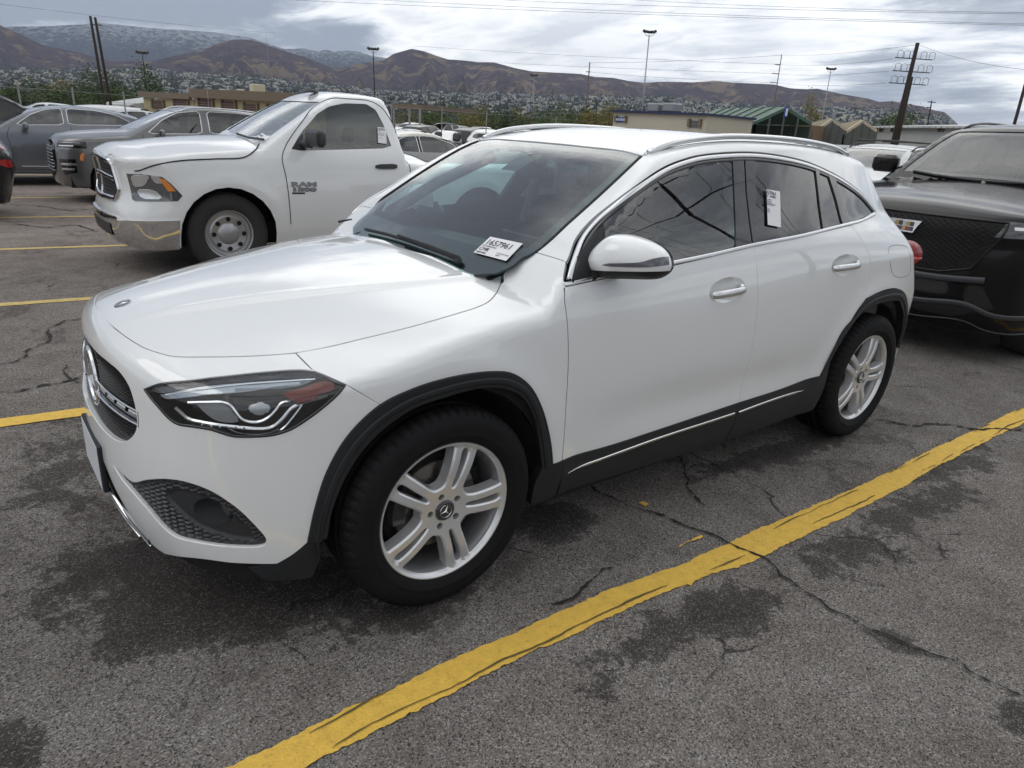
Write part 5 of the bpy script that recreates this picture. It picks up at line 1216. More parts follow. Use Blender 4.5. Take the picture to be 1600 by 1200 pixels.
    if g('rails'):
        for sg in (1, -1):
            xs = np.linspace(sp['ws'][2]+.05, sp['rg'][0]-.15, 16); Q = b.down([(x, -.60*sg) for x in xs]); lift_ = .045*np.sin(np.clip(np.minimum(np.linspace(0, 1, 16)/.12, (1-np.linspace(0, 1, 16))/.12), 0, 1)*math.pi/2); Q[:, 2] += lift_
            MB().tube(Q, .014, 6).build('roof_rail', g('railm', SATIN), root, smooth=True)
    if interior:
        q = MB(); xs = sp['ws'][0]
        q.bbox((xs+.15, -.74, .5), (xs+.62, .74, g('belt', 1.)+.02), .05); q.build('dashboard', DASH, root)
        for y in (-.38, .38):
            for x in (xs+1.15, xs+2.0)[:g('rows', 2)]:
                s_ = MB(); s_.bbox((x-.3, y-.25, .5), (x+.2, y+.25, .72), .05); m_ = Matrix.Translation((x+.18, y, .68)) @ Matrix.Rotation(R(14), 4, 'Y'); s_.bbox((-.06, -.24, 0), (.07, .24, .60), .05, m_); s_.bbox((-.04, -.13, .62), (.05, .13, .80), .04, m_); s_.build('seat', SEATM, root)
        q = MB(); q.tube([(xs+.78+.05*math.sin(t_), -.38+.18*math.cos(t_), g('belt', 1.)+.02+.17*math.sin(t_)) for t_ in np.linspace(0, 2*math.pi, 25)], .015, 6, cap=False); q.build('steering_wheel', DARKT, root)
        MB().box((xs+.3, -.78, .42), (sp['rg'][0]-.1, .78, .46)).build('floor_carpet', DASH, root)
    return root, b
def paintm(n, c, r=.35, metal=0.):
    k = max(c); return mat('paint_'+n, c, r, metal=metal, coat=.9 if k > .1 else .3, coatr=.03, spec=.5 if k > .1 else .3)
FY = [(0, 0), (.2, .008), (.4, .04), (.55, .09), (.68, .16), (.78, .27), (.85, .40), (.90, .58), (.95, .9)]
SUV = dict(wb=2.82, r=.36, ra=.42, bot=.24, xr=3.75, P=[(.2, .86), (.4, .905), (.7, .925), (.9, .915), (1.05, .885), (1.15, .845), (1.3, .775), (1.5, .68), (1.62, .60), (1.72, .50)], belt=1.10,
    hc=[(-.95, .96), (-.83, 1.05), (-.6, 1.12), (-.08, 1.19), (.35, 1.22), (.6, 1.23)], ws=(.34, 1.22, 1.14, 1.60), roof=[(.9, 1.53), (1.16, 1.60), (1.6, 1.665), (2.1, 1.66), (2.8, 1.60), (3.4, 1.50)],
    rg=(3.32, 1.50, 3.66, 1.02), fz=[(.15, -.74), (.3, -.84), (.5, -.88), (.75, -.88), (.9, -.86), (1.02, -.80), (1.15, -.65)], fy=FY, rwin=(.55, 1.12, 1.42), zb=1.48,
    win=[[(.58, 1.18), (.85, 1.40), (1.15, 1.545), (1.52, 1.585), (1.50, 1.21)], [(1.66, 1.59), (2.2, 1.59), (2.50, 1.57), (2.42, 1.27), (1.65, 1.215)], [(2.58, 1.56), (2.95, 1.50), (3.12, 1.34), (2.52, 1.285)]],
    lines=[[(.46, .34), (.48, .7), (.44, 1.0), (.50, 1.15)], [(1.58, .33), (1.60, .8), (1.58, 1.2)], [(2.52, 1.24), (2.62, 1.0), (2.55, .84), (2.36, .62), (2.26, .36)], [(.46, .34), (1.58, .33), (2.26, .35)]], handles=[(1.32, .99), (2.36, 1.02)],
    front=[('grille', [(0, .95), (-.36, .93), (-.40, .60), (-.25, .46), (.25, .46), (.40, .60), (.36, .93)], DARKT, .003), ('headlight', [(-.48, .90), (-.60, .93), (-.82, .92), (-.80, .80), (-.56, .78)], LAMPC, .004), ('lower_grille', [(0, .42), (-.6, .42), (-.66, .30), (.66, .30), (.6, .42)], DARKT, .003)])
SEDAN = dict(SUV, xr=3.78, wb=2.78, r=.33, ra=.39, bot=.19, belt=.93, P=[(.15, .84), (.35, .88), (.6, .905), (.8, .90), (.93, .865), (1.02, .81), (1.2, .70), (1.35, .61), (1.46, .50)],
    hc=[(-.95, .68), (-.8, .76), (-.5, .84), (0, .91), (.45, .95), (1.2, .97), (2.8, 1.02), (3.3, 1.05), (3.8, 1.02)], deck=True, ws=(.42, .95, 1.25, 1.36), roof=[(1., 1.33), (1.3, 1.40), (1.75, 1.445), (2.1, 1.43), (2.6, 1.33), (3.0, 1.2)], rg=(2.2, 1.41, 3.25, 1.03), rgk=.5, rwin=None, zb=1.0,
    fz=[(.1, -.76), (.2, -.84), (.4, -.89), (.6, -.88), (.7, -.84), (.8, -.72)], win=[[(.78, 1.0), (1.05, 1.18), (1.3, 1.32), (1.62, 1.365), (1.62, 1.01)], [(1.70, 1.365), (2.05, 1.35), (2.5, 1.22), (2.62, 1.08), (1.70, 1.02)]], lines=[[(.5, .28), (.52, .6), (.56, .95)], [(1.66, .27), (1.66, .98)], [(2.62, 1.03), (2.5, .8), (2.28, .5), (2.2, .3)]], handles=[(1.42, .84), (2.3, .87)],
    front=[('grille', [(0, .66), (-.45, .63), (-.40, .50), (.40, .50), (.45, .63)], DARKT, .003), ('headlight', [(-.5, .62), (-.80, .70), (-.82, .60), (-.55, .54)], LAMPC, .004)], tail=[[(.55, .80), (.95, .82), (.95, .95), (.60, .93)]])
PICK = dict(wb=3.6, r=.40, ra=.47, bot=.42, xr=4.75, cx=.2, P=[(.3, .93), (.45, .97), (.7, 1.0), (.95, .99), (1.12, .965), (1.22, .93), (1.4, .845), (1.6, .75), (1.74, .67), (1.84, .58)], belt=1.2, k=.06,
    hc=[(-1.02, 1.02), (-.95, 1.13), (-.85, 1.19), (-.6, 1.235), (-.27, 1.28), (.07, 1.31), (.5, 1.33), (1.3, 1.32), (2.0, 1.24), (4.8, 1.27)], hy=.12, deck=True, ws=(.42, 1.30, 1.16, 1.74), wst=.56, wsw=.72, wsc=.03, roof=[(1.0, 1.71), (1.2, 1.78), (1.45, 1.82), (2.0, 1.83), (2.6, 1.80), (3., 1.76)], rg=(2.72, 1.70, 2.86, 1.22), rgk=.95,
    fz=[(.2, -.86), (.3, -.95), (.5, -1.0), (.62, -.99), (.72, -.95), (1.0, -.94), (1.12, -.95), (1.2, -.88)], fy=[(0, 0), (.3, .01), (.5, .035), (.7, .09), (.83, .17), (.92, .30), (.98, .5), (1.02, .85)],
    win=[[(.68, 1.25), (.85, 1.42), (1.08, 1.60), (1.3, 1.69), (1.66, 1.71), (1.70, 1.27)], [(1.80, 1.71), (2.4, 1.68), (2.52, 1.50), (2.50, 1.28), (1.78, 1.27)]], lines=[[(.6, .5), (.57, .9), (.60, 1.25)], [(1.74, .5), (1.75, 1.2)], [(2.62, .5), (2.66, 1.2)]], handles=[(1.5, 1.1), (2.4, 1.1)], hmat=DARKT, mmat=DARKT, zb=1.2, tail=[[(.80, .85), (.95, .85), (.95, 1.15), (.80, 1.15)]],
    front=[('grille', [(0, 1.06), (-.50, 1.04), (-.52, .72), (.52, .72), (.50, 1.04)], DARKT, .003), ('headlight', [(-.58, 1.02), (-.86, 1.0), (-.84, .78), (-.56, .76)], LAMPC, .005), ('bumper_bar', [(0, .62), (-.93, .60), (-.93, .44), (.93, .44), (.93, .60)], CHROME, .02)])
VAN = dict(SUV, xr=4.0, rg=(3.80, 1.66, 3.92, 1.0), roof=[(.9, 1.60), (1.16, 1.68), (1.6, 1.74), (3.8, 1.72)], ws=(.15, 1.16, 1.05, 1.66))
CL = (lambda n, c: paintm(n, c))
COL = dict(white=paintm('white', (.74, .75, .75)), silver=paintm('silver', (.42, .43, .44), .3, .6), grey=paintm('grey', (.13, .135, .145), .3, .4), black=paintm('black', (.012, .012, .014), .2), charcoal=paintm('charcoal', (.04, .042, .046), .3, .3), blue=paintm('blue', (.03, .09, .22), .3, .3), maroon=paintm('maroon', (.22, .05, .06), .3, .2), tan=paintm('tan', (.52, .50, .44), .3, .2), steel=paintm('steel_blue', (.155, .168, .19), .28, .5), bronze=paintm('grey_bronze', (.15, .15, .152), .3, .55))
# -- the white pickup beside
RSP = dict(PICK, wb=3.05, xr=4.5, roof=[(1.0, 1.73), (1.12, 1.775), (1.3, 1.825), (1.69, 1.845), (1.9, 1.83), (2.1, 1.80)], rg=(1.98, 1.78, 2.20, 1.07), win=[[(.67, 1.225), (.83, 1.41), (1.05, 1.60), (1.20, 1.68), (1.39, 1.725), (1.66, 1.735), (1.76, 1.68), (1.82, 1.52), (1.865, 1.285)]],
    lines=[[(.62, .49), (.59, .96), (.57, 1.15), (.63, 1.27), (.88, 1.53), (1.14, 1.71), (1.45, 1.775), (1.72, 1.77), (1.84, 1.71), (1.93, 1.57), (2.01, 1.35), (2.06, 1.0), (2.05, .55)]], handles=[], front=[], mirror=(0, 0), rows=1, nsp=10, wst_='steel', rimr=.60, bot=.26, zt=1.14)
ROFF = np.array([1.08, 5.80, -.06]); RB = Gen(RSP, ROFF)
truck, _ = vehicle('pickup_truck', 'white single-cab pickup truck with chrome bumper parked beyond the crossover, RAM 1500 on its door', 'pickup truck', dict(RSP, mirror=(.85, 3.0)), PAINT, body=RB, step=.045, glass_side=glass('truck_glass', (.42, .48, .48), 1.6, 1.2), glass_front=GLASSC, interior=True, trim=None)
for o in [o for o in truck.children if o.name.startswith('door_mirror')]: bpy.data.objects.remove(o)
A_ = z1(0, 100, 3.75); T_ = z1(350, 120, 3.902); RH = RB.hit
def pan(name, px, m, par, b=RB, mode='C', off=.004, step=.03, th=.012, mirror=True, disp=None, sm=1):
    P = b.hit(px); P = P[~np.isnan(P[:, 0])]; U = b.dom(P, mode); U = round_poly(U, sm) if sm else U; U = loop_of(*[U[[i, (i+1) % len(U)]] for i in range(len(U))], step=step*.7); r = []
    for sg in ((1, -1) if mirror else (1,)):
        Q = U if sg > 0 else (U*([-1, 1] if mode == 'C' else [1, -1]))[::-1]; r.append(b.panel(name, Q, mode, m, par, step=step, gap=0, offset=off, thick=th, disp=disp))
    return r
hl = pan('headlight', A_((742, 642), (775, 790), (790, 802), (1042, 803), (1068, 772), (1000, 700), (950, 662), (830, 645)), mat('truck_lamp', (.17, .175, .18), .08, metal=.6, coat=1.), truck, off=.004, sm=0)
pan('amber_lens', A_((930, 668), (985, 745), (1030, 745), (1000, 712), (965, 680)), AMBER, truck, off=.008, th=.006, sm=0)
pan('reflector_facet', A_((765, 650), (785, 720), (850, 715), (880, 650)), mat('facet_bright', (.80, .81, .82), .14, metal=.9), truck, off=.007, th=.004)
pan('reflector_facet', A_((800, 735), (830, 790), (960, 792), (900, 735)), mat('facet_bright', (.80, .81, .82), .14, metal=.9), truck, off=.007, th=.004)
pan('reflector_facet', A_((880, 655), (910, 700), (960, 700), (930, 660)), mat('facet_bright', (.80, .81, .82), .14, metal=.9), truck, off=.007, th=.004)
# grille: chrome frame, black mesh, crossbars
GU = RB.yz([(0, 1.10), (-.47, 1.06), (-.55, .80), (-.50, .715), (0, .70)]); h = smooth_path(GU[:2], .03); gl = np.vstack([smooth_path(GU[:2], .03)[:-1], smooth_path(GU[1:3], .03)[:-1], smooth_path(GU[2:4], .03)[:-1], smooth_path(GU[3:], .03)]); gl = np.vstack([gl, (gl*[-1, 1])[::-1][1:-1]])
RB.panel('grille', gl, 'C', GLOSSB, truck, step=.05, gap=0, offset=.003, nofl=True); gp_ = truck.children[-1]
RB.strip('grille_frame', RB.lift(gl, 'C'), .055, CHROME, truck, h=.022, closed=True)
RB.strip('grille_bar', RB.lift(smooth_path(RB.yz([(-.50, .90), (0, .92), (.50, .90)]), .03), 'C'), .05, CHROME, truck, h=.02); RB.strip('grille_bar', RB.lift(smooth_path(RB.yz([(0, 1.08), (0, .72)]), .03), 'C'), .05, CHROME, truck, h=.02)
for k in range(-14, 15):
    for s_ in (1, -1):
        U = RB.yz([(k*.036, 1.05), (k*.036+s_*.16, .73)]); P = RB.lift(np.linspace(U[0], U[1], 8), 'C'); P = P[np.abs(P[:, 1]) < .5]
        if len(P) > 2: RB.strip('mesh_bar', P, .006, mat('mesh_grey', (.06, .06, .065), .3, metal=.6), truck, h=.008)
# chrome bumper
pan('bumper_bar', A_((690, 918), (760, 915), (1052, 915), (1050, 1080), (960, 1086), (785, 1066), (728, 1040), (708, 1000)), CHROME, truck, off=.022, th=.03, sm=0)
U = RB.yz([(0, .56), (-.62, .56), (-.60, .30), (0, .30)]); U[0, 0] = U[-1, 0] = 0; q = np.vstack([smooth_path(U[[i, i+1]], .04)[:-1] for i in range(3)]+[U[-1:]]); q = np.vstack([q, (q*[-1, 1])[::-1][1:-1]])
RB.panel('bumper_bar', q, 'C', CHROME, truck, step=.05, gap=0, offset=.016, thick=.03)
P = RB.lift(smooth_path(RB.yz([(-.45, .42), (0, .425), (.45, .42)]), .04), 'C'); RB.strip('bumper_slot', P, .12, DARKT, truck, h=.004, offset=.018)
P = smooth_path(RH(A_((790, 627), (815, 625), (900, 595), (1050, 568), (1250, 557), (1430, 547), (1490, 510), (1520, 468))), .03); RB.strip('hood_seam', P, .012, SEAM, truck, h=.001, offset=.005, mirror=True)
pan('door_handle', T_((922, 535), (1052, 532), (1053, 563), (922, 562)), DARKT, truck, mode='R', off=.018, th=.02)
# mirror
for sg in (1, -1):
    c_ = np.array([aty(492, 220, 4.80-.16)[0]-ROFF[0], -1.15, aty(492, 216, 4.64)[2]-ROFF[2]]); q = MB(); q.bbox(c_-(.05, .20, .082), c_+(.05, .15, .082), .03); q.tube([c_+(.0, .10, -.06), c_+(-.02, .24, -.07)], .045, 8)
    q.v = [(v[0], v[1]*sg, v[2]) for v in q.v]; q.build('door_mirror', DARKT, truck, auto=50)
pan('mirror_sail', T_((385, 455), (480, 345), (487, 440)), DARKT, truck, mode='R', off=-.001, th=.006, sm=0)
M_, w, h_, _ = frame_px(RB, T_((410, 668))[0], T_((565, 668))[0], T_((410, 640))[0], .004)
SIL = mat('badge_chrome', (.25, .26, .27), .25, metal=.8)
def fit_text(s_, wid, hei, M_, m, par):
    o = txt(s_, hei*1.35, M_, m, par, 'badge_lettering', .002, .004); xs_ = [v.co.x for v in o.data.vertices]; o.matrix_basis = par.matrix_basis.inverted() @ M_ @ Matrix.Diagonal((wid/max(max(xs_), .01), 1, 1, 1)); return o
fit_text('RAM', w, h_, M_, SIL, truck)
M2, w2, h2, _ = frame_px(RB, T_((412, 698))[0], T_((565, 698))[0], T_((412, 674))[0], .004); fit_text('1500', w2, h2, M2, SIL, truck)
P = RB.lift(RB.dom(smooth_path(RH(T_((415, 710), (494, 710))), .02), 'R'), 'R'); RB.strip('badge_plate', P, .018, mat('badge_black', (.03, .03, .03), .3), truck, h=.003)
q = RB.dom(RB.down([(2.36, -.80), (2.36, .80), (4.36, .80), (4.36, -.80)]), 'R'); RB.panel('truck_bed', loop_of(*[q[[i, (i+1) % 4]] for i in range(4)], step=.08), 'R', DARKT, truck, step=.1, gap=0, offset=.006, nofl=True)
MB().lathe([(.0001, .03), (.05, .026), (.075, .012), (.08, -.01)], 20, 'z', c=(1.30, -.02, 1.835)).build('roof_antenna', DARKT, truck, smooth=True)
sheet('pickup_sheet', 'white sheet propped low behind the windscreen of the white pickup', 'paper sheet', RB, T_((235, 345))[0], T_((280, 372))[0], T_((238, 403))[0], T_((188, 370))[0], .004, [('1657803', .05, .5, .4), ('CMR', .1, .12, .25)])
sheet('pickup_window_sheet', 'white sheet with red print on the side window of the white pickup', 'paper sheet', RB, T_((934, 308))[0], T_((988, 312))[0], T_((990, 410))[0], T_((938, 404))[0], .006, [('1657803', .05, .84, .16), ('CMR', .2, .74, .08), ('LANE', .2, .3, .06)], [(.15, .5, .85, .54), (.15, .6, .85, .63)])
P = RB.down([(.47, -.76), (.41, -.45), (.40, -.10)]); MB().tube(P+RB.grad(P)*.02, .012, 6).build('wiper', DARKT, truck)
# -- grey SUV behind the pickup
QSP = dict(SUV, chromewin=True, rails=True, front=[('grille', [(0, .96), (-.40, .93), (-.46, .62), (-.30, .42), (.30, .42), (.46, .62), (.40, .93)], GLOSSB, .003), ('headlight', [(-.50, .93), (-.62, .98), (-.84, 1.0), (-.86, .95), (-.74, .87), (-.52, .86)], LAMPC, .006), ('bumper_intake', [(-.55, .70), (-.80, .72), (-.80, .50), (-.62, .44)], GLOSSB, .003), ('intake_fin', [(-.60, .64), (-.80, .645), (-.80, .615), (-.60, .61)], SATIN, .012), ('intake_fin', [(-.60, .56), (-.78, .565), (-.78, .535), (-.60, .53)], SATIN, .012)])
q5, QB = vehicle('parked_suv', 'dark grey SUV with chrome window line and barred grille nosing out behind the white pickup', 'car', QSP, COL['bronze'], (1.27, 12.62, -.15), step=.06, glass_side=glass('suv_glass', (.25, .28, .28), 1.6, 1.2), glass_front=GLASSC, interior=True)
for sg in (1, -1):
    for z_, y0_, y1_, m_, w_ in ((.965, .53, .83, LAMPC, .022), (.915, .56, .78, mat('lamp_white', (.7, .72, .75), .2, coat=1.), .030), (.945, .50, .86, GLOSSB, .115)):
        P = QB.lift(smooth_path(QB.yz([(-y0_*sg, z_), (-(y0_+y1_)/2*sg, z_+.005), (-y1_*sg, z_+.012)]), .03), 'C'); QB.strip('headlight_housing' if m_ is GLOSSB else 'headlight_strip', P, w_, m_, q5, h=.010 if m_ is GLOSSB else .018)
for k in range(8):
    P = QB.lift(smooth_path(QB.yz([(-.40+abs(k-2)*.01, .50+k*.055), (0, .505+k*.055), (.40-abs(k-2)*.01, .50+k*.055)]), .04), 'C'); QB.strip('grille_slat', P, .016, SATIN, q5, h=.014)
P = QB.lift(np.array([(-.50, .70), (-.49, .76), (-.46, .82)]), 'Y'); QB.strip('side_marker', P, .05, AMBER, q5, h=.006, mirror=True)
# -- blue grey SUV further left
ESP = dict(SUV, chromewin=True, xr=3.78, wb=2.93, roof=[(.9, 1.50), (1.16, 1.56), (1.6, 1.615), (2.1, 1.60), (2.6, 1.54), (3.1, 1.42)], rg=(3.05, 1.40, 3.62, 1.05), win=[[(.62, 1.20), (.90, 1.40), (1.18, 1.51), (1.46, 1.55), (1.46, 1.24)], [(1.56, 1.55), (2.1, 1.54), (2.5, 1.46), (2.85, 1.28), (1.55, 1.245)]], cladding=False)
e6, EB = vehicle('parked_suv', 'slate grey SUV coupe seen side-on at the left, a sheet on its rear door window', 'car', ESP, COL['steel'], (-.42, 16.4, -.24), step=.07, glass_side=glass('suv_glass2', (.20, .23, .24), 1.6, 1.3), glass_front=GLASSC, interior=True)
P = EB.lift(np.array([(x, .40) for x in np.linspace(.6, 2.4, 8)]), 'Y'); EB.strip('sill_chrome', P, .02, SATIN, e6, h=.006)
# -- black SUV tail at the left edge
b7, _ = vehicle('parked_suv', 'black SUV with red tail lamp cut off by the left edge of the picture', 'car', dict(SUV, tail=[[(.55, .72), (.95, .74), (.98, .84), (.60, .84)], [(.55, .95), (.95, .97), (.98, 1.06), (.60, 1.04)]]), COL['black'], (-4.02, 10.45, -.14), step=.08)
# -- the black full-size SUV at the right
KSP = dict(PICK, deck=False, xr=4.35, wb=3.07, bot=.25, r=.42, ra=.49, belt=1.25, P=[(.2, .94), (.4, .99), (.7, 1.02), (1.0, 1.015), (1.15, .99), (1.28, .95), (1.45, .86), (1.65, .78), (1.8, .71), (1.92, .60)], hc=[(-1.05, 1.03), (-.98, 1.09), (-.9, 1.135), (-.5, 1.22), (0, 1.275), (.55, 1.32), (.8, 1.34)], hy=.07,
    ws=(.52, 1.32, 1.28, 1.80), wsw=.80, wst=.62, wsc=.05, roof=[(1.0, 1.74), (1.3, 1.81), (1.7, 1.86), (2.6, 1.88), (4.1, 1.84)], rg=(4.05, 1.80, 4.25, 1.2), fz=[(.15, -.84), (.25, -.93), (.4, -1.0), (.6, -1.01), (.9, -1.0), (1.05, -.985), (1.12, -.93), (1.2, -.8)],
    win=[[(.90, 1.34), (1.1, 1.50), (1.35, 1.68), (1.75, 1.73), (1.75, 1.36)], [(1.85, 1.73), (2.6, 1.74), (2.62, 1.38), (1.85, 1.36)], [(2.72, 1.74), (3.8, 1.70), (3.75, 1.40), (2.72, 1.38)]], handles=[], hmat=GLOSSB, mmat=COL['black'], mirror=(.83, 1.38), msize=(.06, .13, .085), rails=False, nsp=12, wst_='spoke', rimr=.7, zb=1.6,
    front=[('lower_grille', [(0, .60), (-.70, .62), (-.80, .46), (-.55, .36), (.55, .36), (.80, .46), (.70, .62)], GLOSSB, .004), ('headlight', [(-.715, 1.10), (-.97, 1.105), (-.985, 1.0), (-.68, .985)], mat('lamp_smoke', (.05, .055, .06), .08, metal=.4, coat=1.), .004), ('headlight_strip', [(-.77, 1.065), (-.95, 1.075), (-.95, 1.055), (-.78, 1.045)], mat('lamp_white', (.7, .72, .75), .2, coat=1.), .008)])
KOFF = (5.86, .07, 0.)
BLK = mat('black_paint', (.006, .005, .006), .14, coat=.15, coatr=.0, spec=.25)
esc, KB = vehicle('large_suv', 'black full-size SUV with crest badge facing the tail of the white crossover', 'car', KSP, BLK, KOFF, step=.05, glass_side=glass('big_glass', (.10, .11, .11), 1.6, 1.2), glass_front=glass('big_screen', (.62, .70, .68), 1.6, 1.3), interior=True, trim=None)
gU = KB.yz([(0, 1.09), (-.73, 1.09), (-.72, .98), (-.60, .74), (-.40, .685), (0, .68)]); gU[0, 0] = gU[-1, 0] = 0
g_ = np.vstack([smooth_path(gU[[i, i+1]], .03)[:-1] for i in range(5)]+[gU[-1:]]); gk = np.vstack([g_, (g_*[-1, 1])[::-1][1:-1]])
KB.panel('grille', gk, 'C', DARK, esc, step=.05, gap=0, offset=.002, nofl=True); KB.strip('grille_frame', KB.lift(gk, 'C'), .018, BLK, esc, h=.012, closed=True)
kb = MB(); MG = mat('grille_glint', (.03, .03, .033), .3, metal=.5)
for s_ in (1, -1):
    for k in range(-34, 35):
        u = np.array([(k*.042+s_*.23*(t_-.5)*2, .70+.37*t_) for t_ in np.linspace(0, 1, 12)]); u = u[inpoly(u, gk)]
        if len(u) > 2:
            P = KB.lift(u, 'C'); N = KB.grad(P); kb.tube(P+N*.006, .0028, 3, cap=False)
tag(kb.build('grille_mesh', MG, esc), kind='stuff')
# crest badge
Em = z1(1250, 140, 2.857); cr_ = KB.yz([(.125, 1.035), (-.135, 1.035), (-.085, .945), (.085, .945)])
P = KB.lift(cr_, 'C'); cen = P.mean(0)-(.02, 0, 0)
YS = -.06
def crest(y0, y1, z0, z1_, m, nm, par, th=.006): return MB().bbox((cen[0]-th-.012, y0+YS, z0), (cen[0]-.006, y1+YS, z1_), .002).build(nm, m, par)
cb = MB().prism([(a_+YS, b_) for a_, b_ in ((.13, 1.04), (-.14, 1.04), (-.115, 1.0), (-.09, .945), (.08, .945), (.105, 1.0))], cen[0]-.012, cen[0]+.03, 'x').build('crest_badge', CHROME, esc)
cols = [(.40, .30, .10), (.03, .03, .03), (.25, .03, .03), (.45, .46, .47), (.05, .05, .09), (.36, .27, .08)]
for i in range(6):
    for j in range(2):
        y1 = .085-i*.029-j*.0; m_ = mat('enamel_%d' % ((i*2+j*3) % 6), cols[(i*2+j*3) % 6], .2, coat=1.)
        crest(y1-.026, y1, .955+j*.038, .955+j*.038+.034, m_, 'enamel_tile', cb)
for zz, ww in ((.44, .040), (.31, .008)):
    q = KB.yz([(-.98, zz-.03), (-.80, zz-.03), (-.62, zz+.03), (-.3, zz), (0, zz), (.3, zz), (.62, zz+.03), (.98, zz-.03)]); KB.strip('bumper_trim', KB.lift(smooth_path(q, .03), 'C'), ww, mat('grey_trim', (.055, .058, .065), .35, metal=.4), esc, h=.010)
q = KB.yz([(-.70, .665), (-.4, .64), (0, .635), (.4, .64), (.70, .665)]); KB.strip('grille_lip', KB.lift(smooth_path(q, .03), 'C'), .05, mat('grey_trim', (.055, .058, .065), .35, metal=.4), esc, h=.012)
for sg in (1, -1):
    Q = KB.down([(x, -.66*sg) for x in np.linspace(1.5, 3.9, 14)]); Q[:, 2] += .045*np.sin(np.linspace(0, math.pi, 14))**.3; MB().tube(Q, .016, 6).build('roof_rail', GLOSSB, esc, smooth=True)
    Q = KB.down([(x, y*sg) for x, y in ((.62, -.68), (.56, -.45), (.52, -.15), (.515, -.02))]); Q = Q+(0, 0, .012); MB().tube(Q, .011, 6).build('wiper', DARKT, esc)
q = KB.yz([(0, .02), (0, 0)]) if False else None
# -- light SUV facing us behind it, and the others parked in view
def put(proto, name, label, cat, x, y, rz=0., paint=None, group=None):
    o = copy_tree(proto); o.location = (x, y, float(gz(x, y))); o.rotation_euler = (0, 0, rz); o['label'] = label; o['category'] = cat; o.name = name
    if group: o['group'] = group
    if paint is not None:
        for ch in o.children:
            if ch.type == 'MESH':
                for sl_ in ch.material_slots:
                    if sl_.material and sl_.material.name.startswith('paint_'): sl_.link = 'OBJECT'; sl_.material = paint
    return o
w8, WB8 = vehicle('parked_suv', 'pale silver SUV with roof bars facing us behind the black SUV', 'car', dict(SUV, rails=True, railm=DARKT), COL['silver'], (11.85, 4.35, -.04), step=.07, glass_side=FARG, glass_front=GLASSC, interior=True)
for x in (1.5, 2.5):
    Q = w8; MB().tube([(x, -.62, 1.72), (x, 0, 1.735), (x, .62, 1.72)], .016, 6).build('roof_bar', DARKT, w8)
P = [WB8.down([(.45, .35), (.36, 0.)])[i]+(0, 0, .01) for i in (0, 1)]; MB().tube(P, .01, 5).build('wiper', DARKT, w8)
G = 'vehicles parked in the far rows'
d9, _ = vehicle('parked_suv', 'dark SUV with silver roof rails parked before the tan carports', 'car', dict(SUV, rails=True), COL['charcoal'], (19.2, 9.3, -.1), step=.10)
s10, _ = vehicle('parked_sedan', 'cream-roofed black sedan behind the cargo bed of the white pickup', 'car', dict(SEDAN, chromewin=True), COL['black'], (5.0, 11.3, -.14), step=.08, glass_side=glass('sedan_glass', (.3, .36, .36), 1.6, 1.3), interior=True)
q = _.dom(_.down([(1.22, -.60), (1.9, -.60), (2.6, -.58), (3.05, -.52), (3.05, .52), (2.6, .58), (1.9, .60), (1.22, .60)]), 'R'); _.panel('roof_skin', loop_of(*[q[[i, (i+1) % 8]] for i in range(8)], step=.06), 'R', COL['tan'], s10, step=.08, gap=0, offset=.006, thick=.01)
P_s, _ = vehicle('parked_pickup', 'white crew-cab pickup in front of the green canopy', 'pickup truck', PICK, COL['white'], (30.5, 24., -.3), rz=R(0), step=.12)
V_s, _ = vehicle('parked_van', 'white van with dark windows standing in the row at far left', 'van', VAN, COL['white'], (2.0, 27., -.3), step=.12)
far_suv = d9; far_sed = None
S_s, _ = vehicle('parked_sedan', 'white sedan with red tail lamps in the far row right of the pickup', 'car', SEDAN, COL['white'], (18., 26., -.3), rz=R(0), step=.12)
U_s, _ = vehicle('parked_suv', 'black SUV with red tail lamps in the far row right of the pickup', 'car', SUV, COL['black'], (18., 30., -.3), step=.12)
def ppos(px, dist):
    d = rayd((px, 190)); d = d/np.hypot(d[0], d[1]); return CAMP[0]+d[0]*dist, CAMP[1]+d[1]*dist
def place(proto, name, label, cat, px, dist, rz, paint):
    """px is where the middle of the car shows, dist its distance in metres"""
    x, y = ppos(px, dist); c, s_ = math.cos(rz), math.sin(rz); mx = 1.4; return put(proto, name, label, cat, x-mx*c, y-mx*s_, rz, paint, G)
x, y = ppos(708, 47); S_s.location = (x+1.0, y+1.0, float(gz(x, y))); S_s.rotation_euler[2] = R(215)
x, y = ppos(680, 50); U_s.location = (x+1., y+1., float(gz(x, y))); U_s.rotation_euler[2] = R(205); S_s['group'] = U_s['group'] = V_s['group'] = P_s['group'] = G
x, y = ppos(1200, 27); P_s.location = (x-.5, y-1, float(gz(x, y))); P_s.rotation_euler[2] = R(20)
x, y = ppos(128, 38); V_s.location = (x-1.4, y, float(gz(x, y)))
